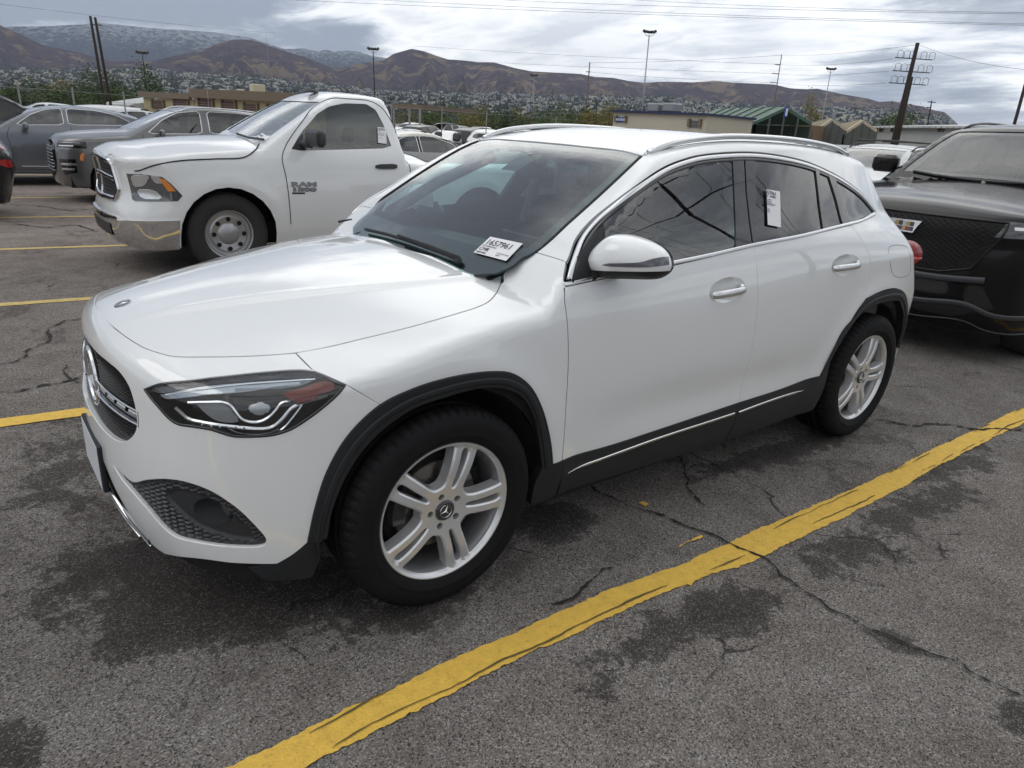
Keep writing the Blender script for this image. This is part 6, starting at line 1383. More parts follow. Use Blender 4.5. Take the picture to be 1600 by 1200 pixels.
FARL = [(U_s, 'parked_suv', 'charcoal SUV in the far row between the white sedan and the white SUV', 738, 49, 215, 'charcoal'), (U_s, 'parked_suv', 'white SUV showing its tail in the far row, rightmost before the crossover roof', 767, 47, 218, 'white'),
 (P_s, 'parked_pickup', 'silver pickup standing tall above the black SUV in the far row', 692, 62, 10, 'silver'), (U_s, 'parked_suv', 'grey SUV just right of the white cab in the far row', 650, 55, 20, 'grey'),
 (U_s, 'parked_suv', 'black SUV behind the charcoal one in the second far row', 745, 66, 15, 'black'), (S_s, 'parked_sedan', 'silver sedan low behind the cab of the white pickup', 650, 44, 190, 'silver'),
 (S_s, 'parked_sedan', 'maroon sedan roof showing above the crossover roof', 812, 56, 10, 'maroon'), (S_s, 'parked_sedan', 'white sedan roof left of the blue one above the crossover roof', 862, 54, 200, 'white'),
 (S_s, 'parked_sedan', 'blue sedan roof left of the trailer office', 925, 50, 12, 'blue'), (U_s, 'parked_suv', 'black SUV roof between two sedans above the crossover roof', 893, 58, 15, 'black'), (U_s, 'parked_suv', 'silver SUV at the back of the far row', 797, 55, 20, 'silver'),
 (P_s, 'parked_pickup', 'white pickup parked close to the cream trailer office', 1003, 24, 0, 'white'), (U_s, 'parked_suv', 'grey SUV roof between the two white pickups near the canopy', 1118, 21, 5, 'grey'), (S_s, 'parked_sedan', 'silver car tucked right behind the white pickup under the canopy', 1160, 26, 0, 'silver'),
 (S_s, 'parked_sedan', 'silver sedan at far left below the trees', 30, 46, 0, 'silver'), (U_s, 'parked_suv', 'white SUV at far left next to the silver sedan', 68, 48, 0, 'white'), (U_s, 'parked_suv', 'silver SUV under the leaning twin poles', 224, 38, 200, 'silver'), (U_s, 'parked_suv', 'white SUV seen over the slate grey coupe SUV', 190, 40, 195, 'white'),
 (P_s, 'parked_pickup', 'black pickup at the left edge above the slate grey SUV', -12, 20, 185, 'black'), (S_s, 'parked_sedan', 'grey sedan at far left in the second row', 100, 60, 10, 'grey'), (U_s, 'parked_suv', 'silver SUV behind the rear of the slate grey SUV', 207, 50, 10, 'silver'),
 (S_s, 'parked_sedan', 'white sedan low in the row right of the twin poles', 243, 46, 10, 'white'), (V_s, 'parked_van', 'white van near the end of the tan garage building', 262, 47, 0, 'white')]
NAM = ['first', 'second', 'third', 'fourth', 'fifth', 'sixth', 'seventh', 'eighth', 'ninth', 'tenth', 'eleventh', 'twelfth']
for k, (px, ds, cl_) in enumerate([(640, 68, 'white'), (664, 70, 'grey'), (716, 70, 'black'), (722, 60, 'blue'), (757, 70, 'silver'), (780, 66, 'black'), (824, 68, 'white'), (838, 58, 'charcoal'), (850, 70, 'silver'), (876, 68, 'maroon'), (908, 66, 'white'), (944, 60, 'grey')]):
    FARL.append(((U_s, S_s)[k % 2], ('parked_suv', 'parked_sedan')[k % 2], '%s %s, %s from the left in the farthest row below the trees' % (cl_, ('SUV', 'sedan')[k % 2], NAM[k]), px, ds, 20+k*7 % 30, cl_))
for pr, nm, lb, px, ds, an, cl_ in FARL: place(pr, nm, lb, 'pickup truck' if 'pickup' in nm else 'van' if 'van' in nm else 'car', px, ds, R(an), COL[cl_])
# ------------------------------------------------------------------ the lot
def hash_noise(n, seed):
    r = np.random.RandomState(seed); return r.rand(n, n)
def vnoise(x, y, seed=0):
    n = 256; T = hash_noise(n, seed); xi, yi = np.floor(x).astype(int), np.floor(y).astype(int); fx, fy = x-xi, y-yi; fx, fy = fx*fx*(3-2*fx), fy*fy*(3-2*fy)
    a, b, c, d = T[xi % n, yi % n], T[(xi+1) % n, yi % n], T[xi % n, (yi+1) % n], T[(xi+1) % n, (yi+1) % n]
    return (a*(1-fx)+b*fx)*(1-fy)+(c*(1-fx)+d*fx)*fy
def fbm(x, y, o=5, seed=0, ridged=False):
    s_ = 0; a = 1; t_ = 0
    for k in range(o):
        v = vnoise(x*2**k+17*k, y*2**k+31*k, seed+k); v = 1-np.abs(v*2-1) if ridged else v; s_ = s_+a*v; t_ += a; a *= .5
    return s_/t_
def asphalt():
    m = bpy.data.materials.new('asphalt'); m.use_nodes = True; t = NT(m.node_tree); b = t.n('ShaderNodeBsdfPrincipled')
    co = t.n('ShaderNodeTexCoord').outputs['Object']
    big = t.noise(co, .45, 4, .55); mid = t.noise(co, 3.2, 6, .68, .4); fine = t.noise(co, 130, 4, .8); grit = t.noise(co, 210, 2, .7)
    v = t.n('ShaderNodeTexVoronoi', feature='F1', voronoi_dimensions='3D'); t.l(co, v.inputs['Vector']); v.inputs['Scale'].default_value = 240
    vc = t.n('ShaderNodeSeparateColor', i_0=v.outputs['Color']).outputs[0]
    v2 = t.n('ShaderNodeTexVoronoi', feature='F1'); t.l(co, v2.inputs['Vector']); v2.inputs['Scale'].default_value = 75
    vc2 = t.n('ShaderNodeSeparateColor', i_0=v2.outputs['Color']).outputs[0]
    base = t.ramp(fine, [(.30, (.105, .097, .091)), (.48, (.192, .178, .168)), (.68, (.300, .280, .264))])
    base = t.mix(t.math('MULTIPLY', t.ramp(vc, [(.80, 0), (.93, 1)]), .8), base, (.42, .40, .38))
    base = t.mix(t.math('MULTIPLY', t.ramp(vc, [(.10, 1), (.24, 0)]), .8), base, (.030, .027, .025))
    peb = t.math('MULTIPLY', t.ramp(vc2, [(.965, 0), (.975, 1)]), t.ramp(v2.outputs['Distance'], [(.28, 1), (.42, 0)]))
    base = t.mix(t.math('MULTIPLY', peb, .8), base, (.36, .33, .29))
    base = t.mix(.55, base, t.mix(1., base, t.ramp(big, [(.3, (.72, .70, .68)), (.7, (1.22, 1.2, 1.18))]), 'MULTIPLY'))
    base = t.mix(.8, base, t.mix(1., base, t.ramp(mid, [(.3, (.72, .69, .67)), (.6, (1.1, 1.1, 1.1))]), 'MULTIPLY'))
    # damp oily patches (their own outline), positions in metres on the lot
    st = None
    for (px, py, rx, ry, k) in ST:
        P = atg(px, py); vmn = t.n('ShaderNodeVectorMath', operation='SUBTRACT', i_0=co, i_1=(float(P[0]), float(P[1]), 0)); vs = t.n('ShaderNodeVectorMath', operation='MULTIPLY', i_0=vmn.outputs[0], i_1=(1/rx, 1/ry, 0)); L_ = t.n('ShaderNodeVectorMath', operation='LENGTH', i_0=vs.outputs[0]).outputs['Value']
        f = t.math('MULTIPLY', t.math('SUBTRACT', 1.0, L_), k); st = f if st is None else t.math('MAXIMUM', st, f)
    w1 = t.math('SUBTRACT', t.noise(co, 4.5, 9, .70, .5), .5); w2 = t.math('SUBTRACT', t.noise(co, 19., 7, .72, .3), .5)
    sm_ = t.math('ADD', st, t.math('ADD', t.math('MULTIPLY', w1, 2.6), t.math('MULTIPLY', w2, 1.5)))
    mask = t.ramp(sm_, [(.30, 0), (.40, .80), (.9, 1)])
    halo = t.math('MULTIPLY', t.ramp(t.math('ADD', t.math('MULTIPLY', st, .55), t.math('MULTIPLY', w2, 3.2)), [(.30, 0), (.42, 1)]), t.ramp(st, [(-.35, 0), (.1, 1)]) if False else t.math('GREATER_THAN', st, -.55))
    mask = t.math('MAXIMUM', mask, t.math('MULTIPLY', halo, .62)); mask = t.math('MULTIPLY', mask, t.ramp(vc, [(.75, 1), (.95, .62)]))
    sc_ = t.ramp(t.noise(co, 1.0, 9, .74, .9), [(.565, 0), (.60, .75)]); sc_ = t.math('MULTIPLY', sc_, t.ramp(t.noise(co, 16, 6, .7), [(.40, 0), (.50, 1)]))
    pit = t.ramp(t.noise(co, 34, 5, .75), [(.64, 0), (.67, 1)])
    ve = t.n('ShaderNodeTexVoronoi', feature='DISTANCE_TO_EDGE'); wv_ = t.n('ShaderNodeVectorMath', operation='ADD', i_0=co, i_1=t.n('ShaderNodeVectorMath', operation='SCALE', i_0=t.n('ShaderNodeTexNoise', i_Vector=co, i_Scale=2.6, i_Detail=6.).outputs['Color'], i_3=.55).outputs[0]) if False else t.n('ShaderNodeVectorMath', operation='ADD', i_0=co); nzc = t.n('ShaderNodeTexNoise'); t.l(co, nzc.inputs['Vector']); nzc.inputs['Scale'].default_value = 2.6; nzc.inputs['Detail'].default_value = 6; scv = t.n('ShaderNodeVectorMath', operation='SCALE', i_0=nzc.outputs['Color']); scv.inputs[3].default_value = .5; t.l(scv.outputs[0], wv_.inputs[1]); t.l(wv_.outputs[0], ve.inputs['Vector']); ve.inputs['Scale'].default_value = .85
    hair = t.math('MULTIPLY', t.ramp(ve.outputs['Distance'], [(.003, 1), (.007, 0)]), t.ramp(t.noise(co, .8, 5, .7), [(.50, 0), (.56, .85)])); base = t.mix(hair, base, (.030, .026, .024))
    base = t.mix(t.math('MULTIPLY', sc_, .62), base, (.052, .043, .040)); base = t.mix(t.math('MULTIPLY', pit, .75), base, (.028, .024, .022))
    base = t.mix(t.math('MULTIPLY', mask, .84), base, (.030, .026, .024))
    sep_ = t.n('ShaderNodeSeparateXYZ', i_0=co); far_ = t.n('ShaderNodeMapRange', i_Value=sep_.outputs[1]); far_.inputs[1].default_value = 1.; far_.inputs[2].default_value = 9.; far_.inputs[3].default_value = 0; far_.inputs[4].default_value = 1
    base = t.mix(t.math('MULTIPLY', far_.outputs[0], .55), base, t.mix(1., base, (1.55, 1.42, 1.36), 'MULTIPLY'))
    t.l(base, b.inputs['Base Color'])
    t.l(t.ramp(mask, [(0, .95), (1, .62)]), b.inputs['Roughness']); b.inputs['Specular IOR Level'].default_value = .14
    hgt = t.math('ADD', t.math('MULTIPLY', v.outputs['Distance'], .9), t.math('ADD', t.math('MULTIPLY', fine, .8), t.math('MULTIPLY', grit, .5)))
    bn = t.n('ShaderNodeBump', i_Height=hgt, i_Distance=.0045, i_Strength=1.0); t.l(bn.outputs[0], b.inputs['Normal']); t.l(b.outputs[0], t.n('ShaderNodeOutputMaterial').inputs[0]); return m
# px, py, half sizes in metres, strength
ST = [(330, 915, .55, .42, 1.25), (470, 930, .35, .30, 1.3), (200, 880, .45, .30, 1.0), (860, 815, .22, .20, 1.6), (640, 955, .35, .16, 1.0), (1240, 700, .62, .16, 1.25), (1130, 730, .4, .10, .9), (1150, 950, .40, .16, .95), (1000, 1010, .34, .13, .85), (940, 1060, .16, .13, .8), (1330, 860, .45, .20, .75), (1440, 790, .7, .16, .9), (1500, 720, .9, .20, .8), (5, 1180, .10, .16, 1.6), (60, 780, .45, .12, .7), (250, 690, .8, .9, .9), (1400, 1000, .08, .2, .7), (1585, 1120, .10, .07, 1.2)]
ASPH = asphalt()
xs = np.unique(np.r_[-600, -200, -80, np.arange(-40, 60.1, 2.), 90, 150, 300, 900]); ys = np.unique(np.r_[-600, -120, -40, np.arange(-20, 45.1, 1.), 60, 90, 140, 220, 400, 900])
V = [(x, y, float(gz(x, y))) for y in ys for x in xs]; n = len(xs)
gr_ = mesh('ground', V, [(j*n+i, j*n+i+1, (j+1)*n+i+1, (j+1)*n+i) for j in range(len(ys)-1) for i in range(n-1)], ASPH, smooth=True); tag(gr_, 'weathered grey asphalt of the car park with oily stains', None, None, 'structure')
# painted lines
def paint_mat(name, c, wear):
    m = bpy.data.materials.new(name); m.use_nodes = True; t = NT(m.node_tree); b = t.n('ShaderNodeBsdfPrincipled'); co = t.n('ShaderNodeTexCoord').outputs['Object']
    f1 = t.noise(co, 26, 7, .75); f2 = t.noise(co, 130, 3, .7); col = t.ramp(f1, [(.3, tuple(v*.80 for v in c)), (.55, c), (.75, tuple(min(1, v*1.12) for v in c))])
    gr = t.math('ADD', t.math('MULTIPLY', f2, .55), t.math('MULTIPLY', f1, .45)); w = t.ramp(gr, [(wear, 1), (wear+.05, 0)])
    col = t.mix(t.math('MULTIPLY', w, .85), col, (.12, .095, .06)); col = t.mix(.35, col, t.mix(1., col, t.ramp(f2, [(.3, (.78, .78, .78)), (.65, (1.1, 1.1, 1.1))]), 'MULTIPLY'))
    t.l(col, b.inputs['Base Color']); b.inputs['Roughness'].default_value = .72
    v = t.n('ShaderNodeTexVoronoi'); t.l(co, v.inputs['Vector']); v.inputs['Scale'].default_value = 120
    t.l(t.n('ShaderNodeBump', i_Height=t.math('ADD', v.outputs['Distance'], f2), i_Distance=.003, i_Strength=.8).outputs[0], b.inputs['Normal']); t.l(b.outputs[0], t.n('ShaderNodeOutputMaterial').inputs[0]); return m
YEL = paint_mat('line_paint', (.74, .47, .075), .345); YEL2 = paint_mat('line_paint_faded', (.62, .46, .16), .40)
def ribbon(name, cx, cy, w, z, m, seed, rag=.006, scale=9., step=.02):
    s_ = np.r_[0, np.cumsum(np.hypot(np.diff(cx), np.diff(cy)))]; t_ = np.arange(0, s_[-1], step); X = np.interp(t_, s_, cx); Yv = np.interp(t_, s_, cy); Wd = np.interp(t_, s_, w)
    T = np.stack([np.gradient(X), np.gradient(Yv)], -1); T /= np.linalg.norm(T, axis=1, keepdims=True); N = np.stack([-T[:, 1], T[:, 0]], -1)
    a = (fbm(t_*scale, 0*t_+3.3, 5, seed)-.5)*rag*3.4+(fbm(t_*scale*7, 0*t_+5.3, 4, seed+2)-.5)*rag*2.2; b = (fbm(t_*scale, 0*t_+9.1, 5, seed+9)-.5)*rag*3.4+(fbm(t_*scale*7, 0*t_+1.3, 4, seed+4)-.5)*rag*2.2
    A = np.stack([X, Yv], -1)+N*(Wd/2+a)[:, None]; Bq = np.stack([X, Yv], -1)-N*(Wd/2+b)[:, None]; n = len(t_)
    V = [(p[0], p[1], float(gz(*p))+z) for p in A]+[(p[0], p[1], float(gz(*p))+z) for p in Bq]
    return mesh(name, V, [(i+n, i+n+1, i+1, i) for i in range(n-1)], m)
nl = np.array([atg(*q) for q in [(425, 1196), (560, 1128), (740, 1040), (870, 980), (1000, 922), (1080, 893)]])
nl = np.vstack([[[-3.2, -1.19, 0], [-1.6, -1.20, 0]], nl, [atg(*q) for q in [(1135, 872), (1250, 820), (1375, 762), (1480, 706), (1600, 648)]], [[9.3, -1.36, 0]]])
wd = [.11]*6+[.105, .10, .135, .13, .12, .115, .11, .11]; wd = (wd+[.11]*20)[:len(nl)]
L0 = ribbon('painted_line', nl[:, 0], nl[:, 1], wd, .004, YEL, 3, .007, 7., .008); tag(L0, 'thick wavering yellow stall line crossing the foreground beside the crossover', None, None, 'structure')
def groove(off, seed, thr, lab):
    s_ = np.r_[0, np.cumsum(np.hypot(np.diff(nl[:, 0]), np.diff(nl[:, 1])))]; t_ = np.arange(1.2, s_[-1]-3, .008); X = np.interp(t_, s_, nl[:, 0]); Yv = np.interp(t_, s_, nl[:, 1]); Yv = Yv+off+(fbm(t_*5, 0*t_+seed, 5, seed)-.5)*.035; g_ = fbm(t_*4, 0*t_+seed, 4, seed+3); g_ = (g_-g_.mean())/g_.std(); on = g_ > thr
    V = []; F = []
    for i in range(len(t_)-1):
        if on[i]:
            w_ = .0010+.0015*max(0, g_[i]-thr); c_ = len(V); V += [(X[i], Yv[i]-w_, .0068), (X[i+1], Yv[i+1]-w_, .0068), (X[i+1], Yv[i+1]+w_, .0068), (X[i], Yv[i]+w_, .0068)]; F.append((c_, c_+1, c_+2, c_+3))
    o = mesh('paint_groove', V, F, mat('groove_shade', (.11, .085, .03), .9)); o['kind'] = 'structure'; o['label'] = lab
groove(-.036, 71, -.3, 'thin groove along the near edge of the foreground line'); groove(.040, 72, .4, 'broken groove along the far edge of the foreground line')
for k, (pts, w_) in enumerate([([(1075, 915), (1095, 902), (1118, 888)], .012), ([(1055, 858), (1070, 850), (1100, 838)], .010), ([(1003, 790), (1012, 786)], .03)]):
    q = np.array([atg(*p) for p in pts]); tag(ribbon('paint_spill', q[:, 0], q[:, 1], [w_]*len(q), .006, YEL, 20+k, .006, 14., .01), 'loose dribble of yellow paint %s' % ['left of the break in the line', 'above the break in the line', 'beside the long crack'][k], None, None, 'structure')
for k, (a, b, w_) in enumerate([((0, 662), (128, 644), .115), ((0, 476.5), (140, 467), .11), ((0, 390), (184, 384), .11), ((0, 340.4), (153, 338), .11), ((0, 309.5), (140, 308.5), .11), ((0, 287.5), (140, 288), .11), ((0, 270), (100, 269), .11)]):
    A, Bq = atg(*a), atg(*b); d = (Bq-A)/np.linalg.norm(Bq-A); y0 = (A+Bq)/2; P0, P1 = A-d*2.5, A+d*(11.5 if k else 11.0)
    P1[1] = P0[1]+(P1[1]-P0[1])*.3
    o = ribbon('painted_line', [P0[0], A[0], Bq[0], P1[0]], [P0[1], A[1], Bq[1], P1[1]], [w_]*4, .004, YEL if k == 0 else YEL2, 40+k, .007, 6., .05); tag(o, 'yellow stall line number %d back from the foreground' % (k+1), None, None, 'structure'); o['label'] = ['yellow stall line on the far side of the crossover', 'yellow stall line between crossover and pickup stalls', 'yellow stall line meeting the pickup bumper', 'yellow stall line just beyond the pickup nose', 'yellow stall line before the dark grey SUV', 'yellow stall line left of the grey SUV grille', 'farthest yellow stall line at the left'][k]
for k in range(9):
    y = 18.6+k*2.6; tag(ribbon('painted_line', [-4, 7], [y, y+.1], [.1, .1], .004, YEL2, 60+k, .006, 3., .2), 'yellow stall line in the far rows', None, 'stall lines of the far rows', 'structure')
# cracks
CRK = mat('crack_fill', (.012, .011, .010), .9)
def crack(pts, w, seed, label):
    q = np.array([atg(*p) for p in pts]); s_ = np.r_[0, np.cumsum(np.hypot(*np.diff(q[:, :2], axis=0).T))]; t_ = np.arange(0, s_[-1], .008); X = np.interp(t_, s_, q[:, 0]); Yv = np.interp(t_, s_, q[:, 1])
    j = (fbm(t_*9, 0*t_+seed, 6, seed)-.5)*.07; k2 = (fbm(t_*9, 0*t_+seed+5, 6, seed+3)-.5)*.07; X = X+j; Yv = Yv+k2
    wv = w*(.15+1.9*fbm(t_*30, 0*t_+seed, 4, seed+7)**1.5)*np.clip(np.minimum(t_, s_[-1]-t_)/.08+.15, 0, 1)
    o = ribbon('crack', X, Yv, wv, .0075, CRK, seed+11, w*.35, 40., .008); tag(o, label, None, None, 'structure')
crack([(915, 752), (960, 785), (1005, 800), (1060, 822), (1105, 838), (1150, 857), (1190, 876), (1230, 905), (1280, 940), (1330, 968), (1400, 1003), (1450, 1025), (1500, 1045), (1560, 1078), (1612, 1103)], .010, 101, 'long crack running from under the crossover to the right edge')
crack([(1058, 712), (1072, 740), (1080, 765), (1100, 795)], .012, 102, 'short crack below the rear door'); crack([(964, 885), (930, 892), (915, 915), (895, 935), (860, 945)], .012, 103, 'forked crack between front wheel and yellow line')
crack([(-5, 573), (30, 565), (42, 548), (75, 535), (73, 515), (102, 502), (130, 498)], .016, 104, 'crack left of the crossover nose'); crack([(-5, 615), (50, 608), (85, 600), (130, 588)], .018, 105, 'crack below the left one near the crossover grille'); crack([(103, 572), (108, 590), (128, 600)], .012, 106, 'small branch crack beside the grille')
crack([(1365, 655), (1420, 665), (1480, 662), (1530, 672), (1605, 673)], .016, 107, 'crack behind the rear wheel'); crack([(0, 320), (60, 322), (110, 330), (160, 326)], .03, 108, 'crack beside the pickup stall'); crack([(20, 350), (70, 356), (120, 352), (150, 362)], .03, 109, 'crack in front of the pickup bumper')
# ------------------------------------------------------------------ background structures
def dirpx(px, py=190):
    d = rayd((px, py)); return d
def gp(px, dist):
    d = dirpx(px); d = d/np.hypot(d[0], d[1]); return np.array([CAMP[0]+d[0]*dist, CAMP[1]+d[1]*dist])
def zpx(px, py, dist):
    d = rayd((px, py)); return CAMP[2]+d[2]/np.hypot(d[0], d[1])*dist
def p3(px, py, dist):
    d = rayd((px, py)); h = np.hypot(d[0], d[1]); return np.array([CAMP[0]+d[0]/h*dist, CAMP[1]+d[1]/h*dist, CAMP[2]+d[2]/h*dist])
GL = -.5
TANW = mat('tan_wall', (.40, .34, .20), .8, var=(.6, .08)); TANF = mat('brown_fascia', (.17, .13, .09), .7); MAR = mat('maroon_door', (.085, .035, .035), .6); WHW = mat('white_cladding', (.55, .56, .55), .6, var=(2, .05)); CRM = mat('cream_wall', (.50, .46, .37), .75, var=(1, .05)); NAVY = mat('navy_fascia', (.02, .03, .08), .6)
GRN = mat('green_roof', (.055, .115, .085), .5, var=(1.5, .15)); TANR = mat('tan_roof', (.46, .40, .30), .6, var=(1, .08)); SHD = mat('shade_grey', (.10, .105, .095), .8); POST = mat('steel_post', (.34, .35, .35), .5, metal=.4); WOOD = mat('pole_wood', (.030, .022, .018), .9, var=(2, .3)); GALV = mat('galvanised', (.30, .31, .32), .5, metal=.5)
SIGNB = mat('sign_blue', (.02, .07, .35), .5); SIGNW = mat('sign_white', (.75, .77, .8), .5)
def wallbox(A, Bq, depth, z0, z1_, m, name, parent):
    """box whose visible face runs from plan point A to B"""
    A, Bq = np.array(A), np.array(Bq); d = (Bq-A)/np.linalg.norm(Bq-A); n_ = np.array([-d[1], d[0]]); 
    if n_ @ (A-CAMP[:2]) < 0: n_ = -n_
    q = [A, Bq, Bq+n_*depth, A+n_*depth]; b = MB().prism(q, z0, z1_, 'z'); return b.build(name, m, parent)
def onwall(A, Bq, px):
    """plan point where the sight line at px meets the wall A-B"""
    d = dirpx(px)[:2]; A, Bq = np.array(A), np.array(Bq); e = Bq-A; M2 = np.array([[d[0], -e[0]], [d[1], -e[1]]]); t_, s_ = np.linalg.solve(M2, A-CAMP[:2]); return A+e*s_, t_*np.hypot(*d)
# tan garage building
b1 = thing('garage_building', 'long tan garage building with maroon roller doors behind the grey SUVs', 'building')
A0, B0 = gp(228, 50), gp(497, 37.5)
def ztop(px, py): return zpx(px, py, onwall(A0, B0, px)[1])
wallbox(A0, onwall(A0, B0, 306)[0], 3, GL, ztop(265, 147), TANW, 'wall', b1); wallbox(onwall(A0, B0, 306)[0]+.02, B0, 3, GL, ztop(400, 146), TANW, 'wall', b1)
def fasc(pa, pb, zt, h, nm='fascia', m=TANF):
    a, _d = onwall(A0, B0, pa); b, _d = onwall(A0, B0, pb); d = (b-a)/np.linalg.norm(b-a); n_ = np.array([d[1], -d[0]]); n_ = n_ if n_ @ (CAMP[:2]-a) > 0 else -n_; return MB().prism([a+n_*.25, b+n_*.25, b-n_*.3, a-n_*.3], zt-h, zt, 'z').build(nm, m, b1)
fasc(227, 305, ztop(265, 145), .30); fasc(305.5, 505, ztop(400, 143), .45)
def wall_open(A, Bq, x0, x1, y0, y1, m, par, nm='garage_door', out=.06, slats=4):
    a, da = onwall(A, Bq, x0); b, db = onwall(A, Bq, x1); z1_, z0 = zpx((x0+x1)/2, y0, (da+db)/2), zpx((x0+x1)/2, y1, (da+db)/2); d = (b-a)/np.linalg.norm(b-a); n_ = np.array([d[1], -d[0]]); n_ = n_ if n_ @ (CAMP[:2]-a) > 0 else -n_
    o = MB().prism([a+n_*out, b+n_*out, b-n_*.1, a-n_*.1], z0, z1_, 'z').build(nm, m, par); f = MB()
    for q in (a, b): f.prism([q+n_*(out+.05)-d*.06, q+n_*(out+.05)+d*.06, q-n_*.05+d*.06, q-n_*.05-d*.06], z0, z1_+.06, 'z')
    for k in range(1, slats): zz = z0+(z1_-z0)*k/slats; f.prism([a+n_*(out+.02), b+n_*(out+.02), b, a], zz-.02, zz+.02, 'z')
    f.build(nm+'_frame', TANF, o); return o
for x0, x1, y0, y1 in ((242, 260, 158, 170), (276, 298, 154.5, 170), (314, 336, 156, 172), (350, 371, 159, 174), (384, 405, 163, 176), (420, 441, 165, 178)): wall_open(A0, B0, x0, x1, y0, y1, MAR, b1)
for px, s_ in ((387, 1.0), (330, .5), (360, .5)):
    a, _d = onwall(A0, B0, px); n_ = np.array([.5, .86]); z = zpx(px, 144, _d); MB().bbox((a[0]+n_[0]*3-s_*.35, a[1]+n_[1]*3-s_*.3, z-.4), (a[0]+n_[0]*3+s_*.35, a[1]+n_[1]*3+s_*.3, z+s_*.5), .04).build('roof_unit', CRM, b1)
for px in (248, 305, 343, 378):
    a, _d = onwall(A0, B0, px); MB().box((a[0]-.1, a[1]-.35, zpx(px, 152, _d)-.12), (a[0]+.1, a[1]-.1, zpx(px, 152, _d)+.12)).build('wall_lamp', SIGNW, b1)
# brown canopy, white shed
b2 = thing('flat_canopy', 'flat brown canopy on posts standing right of the white pickup cab', 'canopy'); A1, B1 = gp(612, 60), gp(660, 58)
wallbox(A1, B1, 7, zpx(640, 170.5, 59), zpx(640, 163, 59), TANF, 'canopy_roof', b2)
for px in (616, 640, 656): a, _d = onwall(A1, B1, px); MB().box((a[0]-.06, a[1]-.06, GL), (a[0]+.06, a[1]+.06, zpx(px, 170.5, _d))).build('post', POST, b2)
b3 = thing('white_shed', 'small white shed with a ribbed metal roof between the leaning poles and the garage', 'shed'); A2, B2 = gp(172, 52), gp(213, 50)
za, zb_ = zpx(190, 146.5, 51), zpx(190, 160, 51); wallbox(A2, B2, 6, GL, zb_, WHW, 'wall', b3); d = (B2-A2)/np.linalg.norm(B2-A2); n_ = np.array([-d[1], d[0]]); n_ = n_ if n_ @ (A2-CAMP[:2]) > 0 else -n_
for k in range(16):
    a, b = A2+(B2-A2)*k/16, A2+(B2-A2)*(k+.8)/16; mesh('roof_rib', [(*(a-n_*.3), zb_-.1), (*(b-n_*.3), zb_-.1), (*(b+n_*3), za), (*(a+n_*3), za), (*(a-n_*.3), zb_-.2), (*(b-n_*.3), zb_-.2), (*(b+n_*3), za-.1), (*(a+n_*3), za-.1)], [(0, 1, 2, 3), (4, 5, 1, 0), (1, 5, 6, 2), (0, 3, 7, 4)], WHW, b3)
mesh('roof', [(*(A2-n_*.3), zb_-.16), (*(B2-n_*.3), zb_-.16), (*(B2+n_*3), za-.06), (*(A2+n_*3), za-.06), (*(B2+n_*6.3), zb_-.16), (*(A2+n_*6.3), zb_-.16)], [(0, 1, 2, 3), (3, 2, 4, 5)], WHW, b3)
# trailer office
b4 = thing('trailer_office', 'cream trailer office with navy roof edge and blue sign behind the crossover roof', 'trailer'); A3, B3 = gp(958, 33), gp(1104, 30)
wallbox(A3, B3, 3.2, GL, zpx(1030, 177.5, 31.5), CRM, 'wall', b4)
a, b = A3, B3; d = (b-a)/np.linalg.norm(b-a); n_ = np.array([d[1], -d[0]]); n_ = n_ if n_ @ (CAMP[:2]-a) > 0 else -n_; MB().prism([a+n_*.15-d*.1, b+n_*.15+d*.1, b-n_*3.3+d*.1, a-n_*3.3-d*.1], zpx(1030, 178, 31.5), zpx(1030, 174.5, 31.5), 'z').build('roof_edge', NAVY, b4)
sg_ = wall_open(A3, B3, 963, 978, 183, 191, SIGNB, b4, 'wall_sign', .05, 1); a, da = onwall(A3, B3, 964.5); b_, _ = onwall(A3, B3, 976.5)
M_ = Matrix.Identity(4); xa = np.array([*(d if d @ (b_-a) > 0 else -d), 0]); za_ = np.array([*n_, 0]); ya = np.array([0, 0, 1.])
for i, v in enumerate((xa, ya, za_)):
    for k in range(3): M_[k][i] = v[k]
o3 = np.array([*(a+n_*.10), zpx(970, 188.5, da)])
for k in range(3): M_[k][3] = o3[k]
txt('auction', .17, M_, SIGNW, b4, 'sign_lettering', .005, .002)
wall_open(A3, B3, 1078, 1095, 188.5, 199, mat('window_dark', (.03, .04, .05), .1, coat=1.), b4, 'office_window', .04, 2)
for px in (1035, 1060): a, _d = onwall(A3, B3, px); MB().bbox((a[0]+.5, a[1]+.8, zpx(px, 174.5, _d)), (a[0]+1.1, a[1]+1.4, zpx(px, 174.5, _d)+.35), .05).build('roof_vent', GALV, b4)
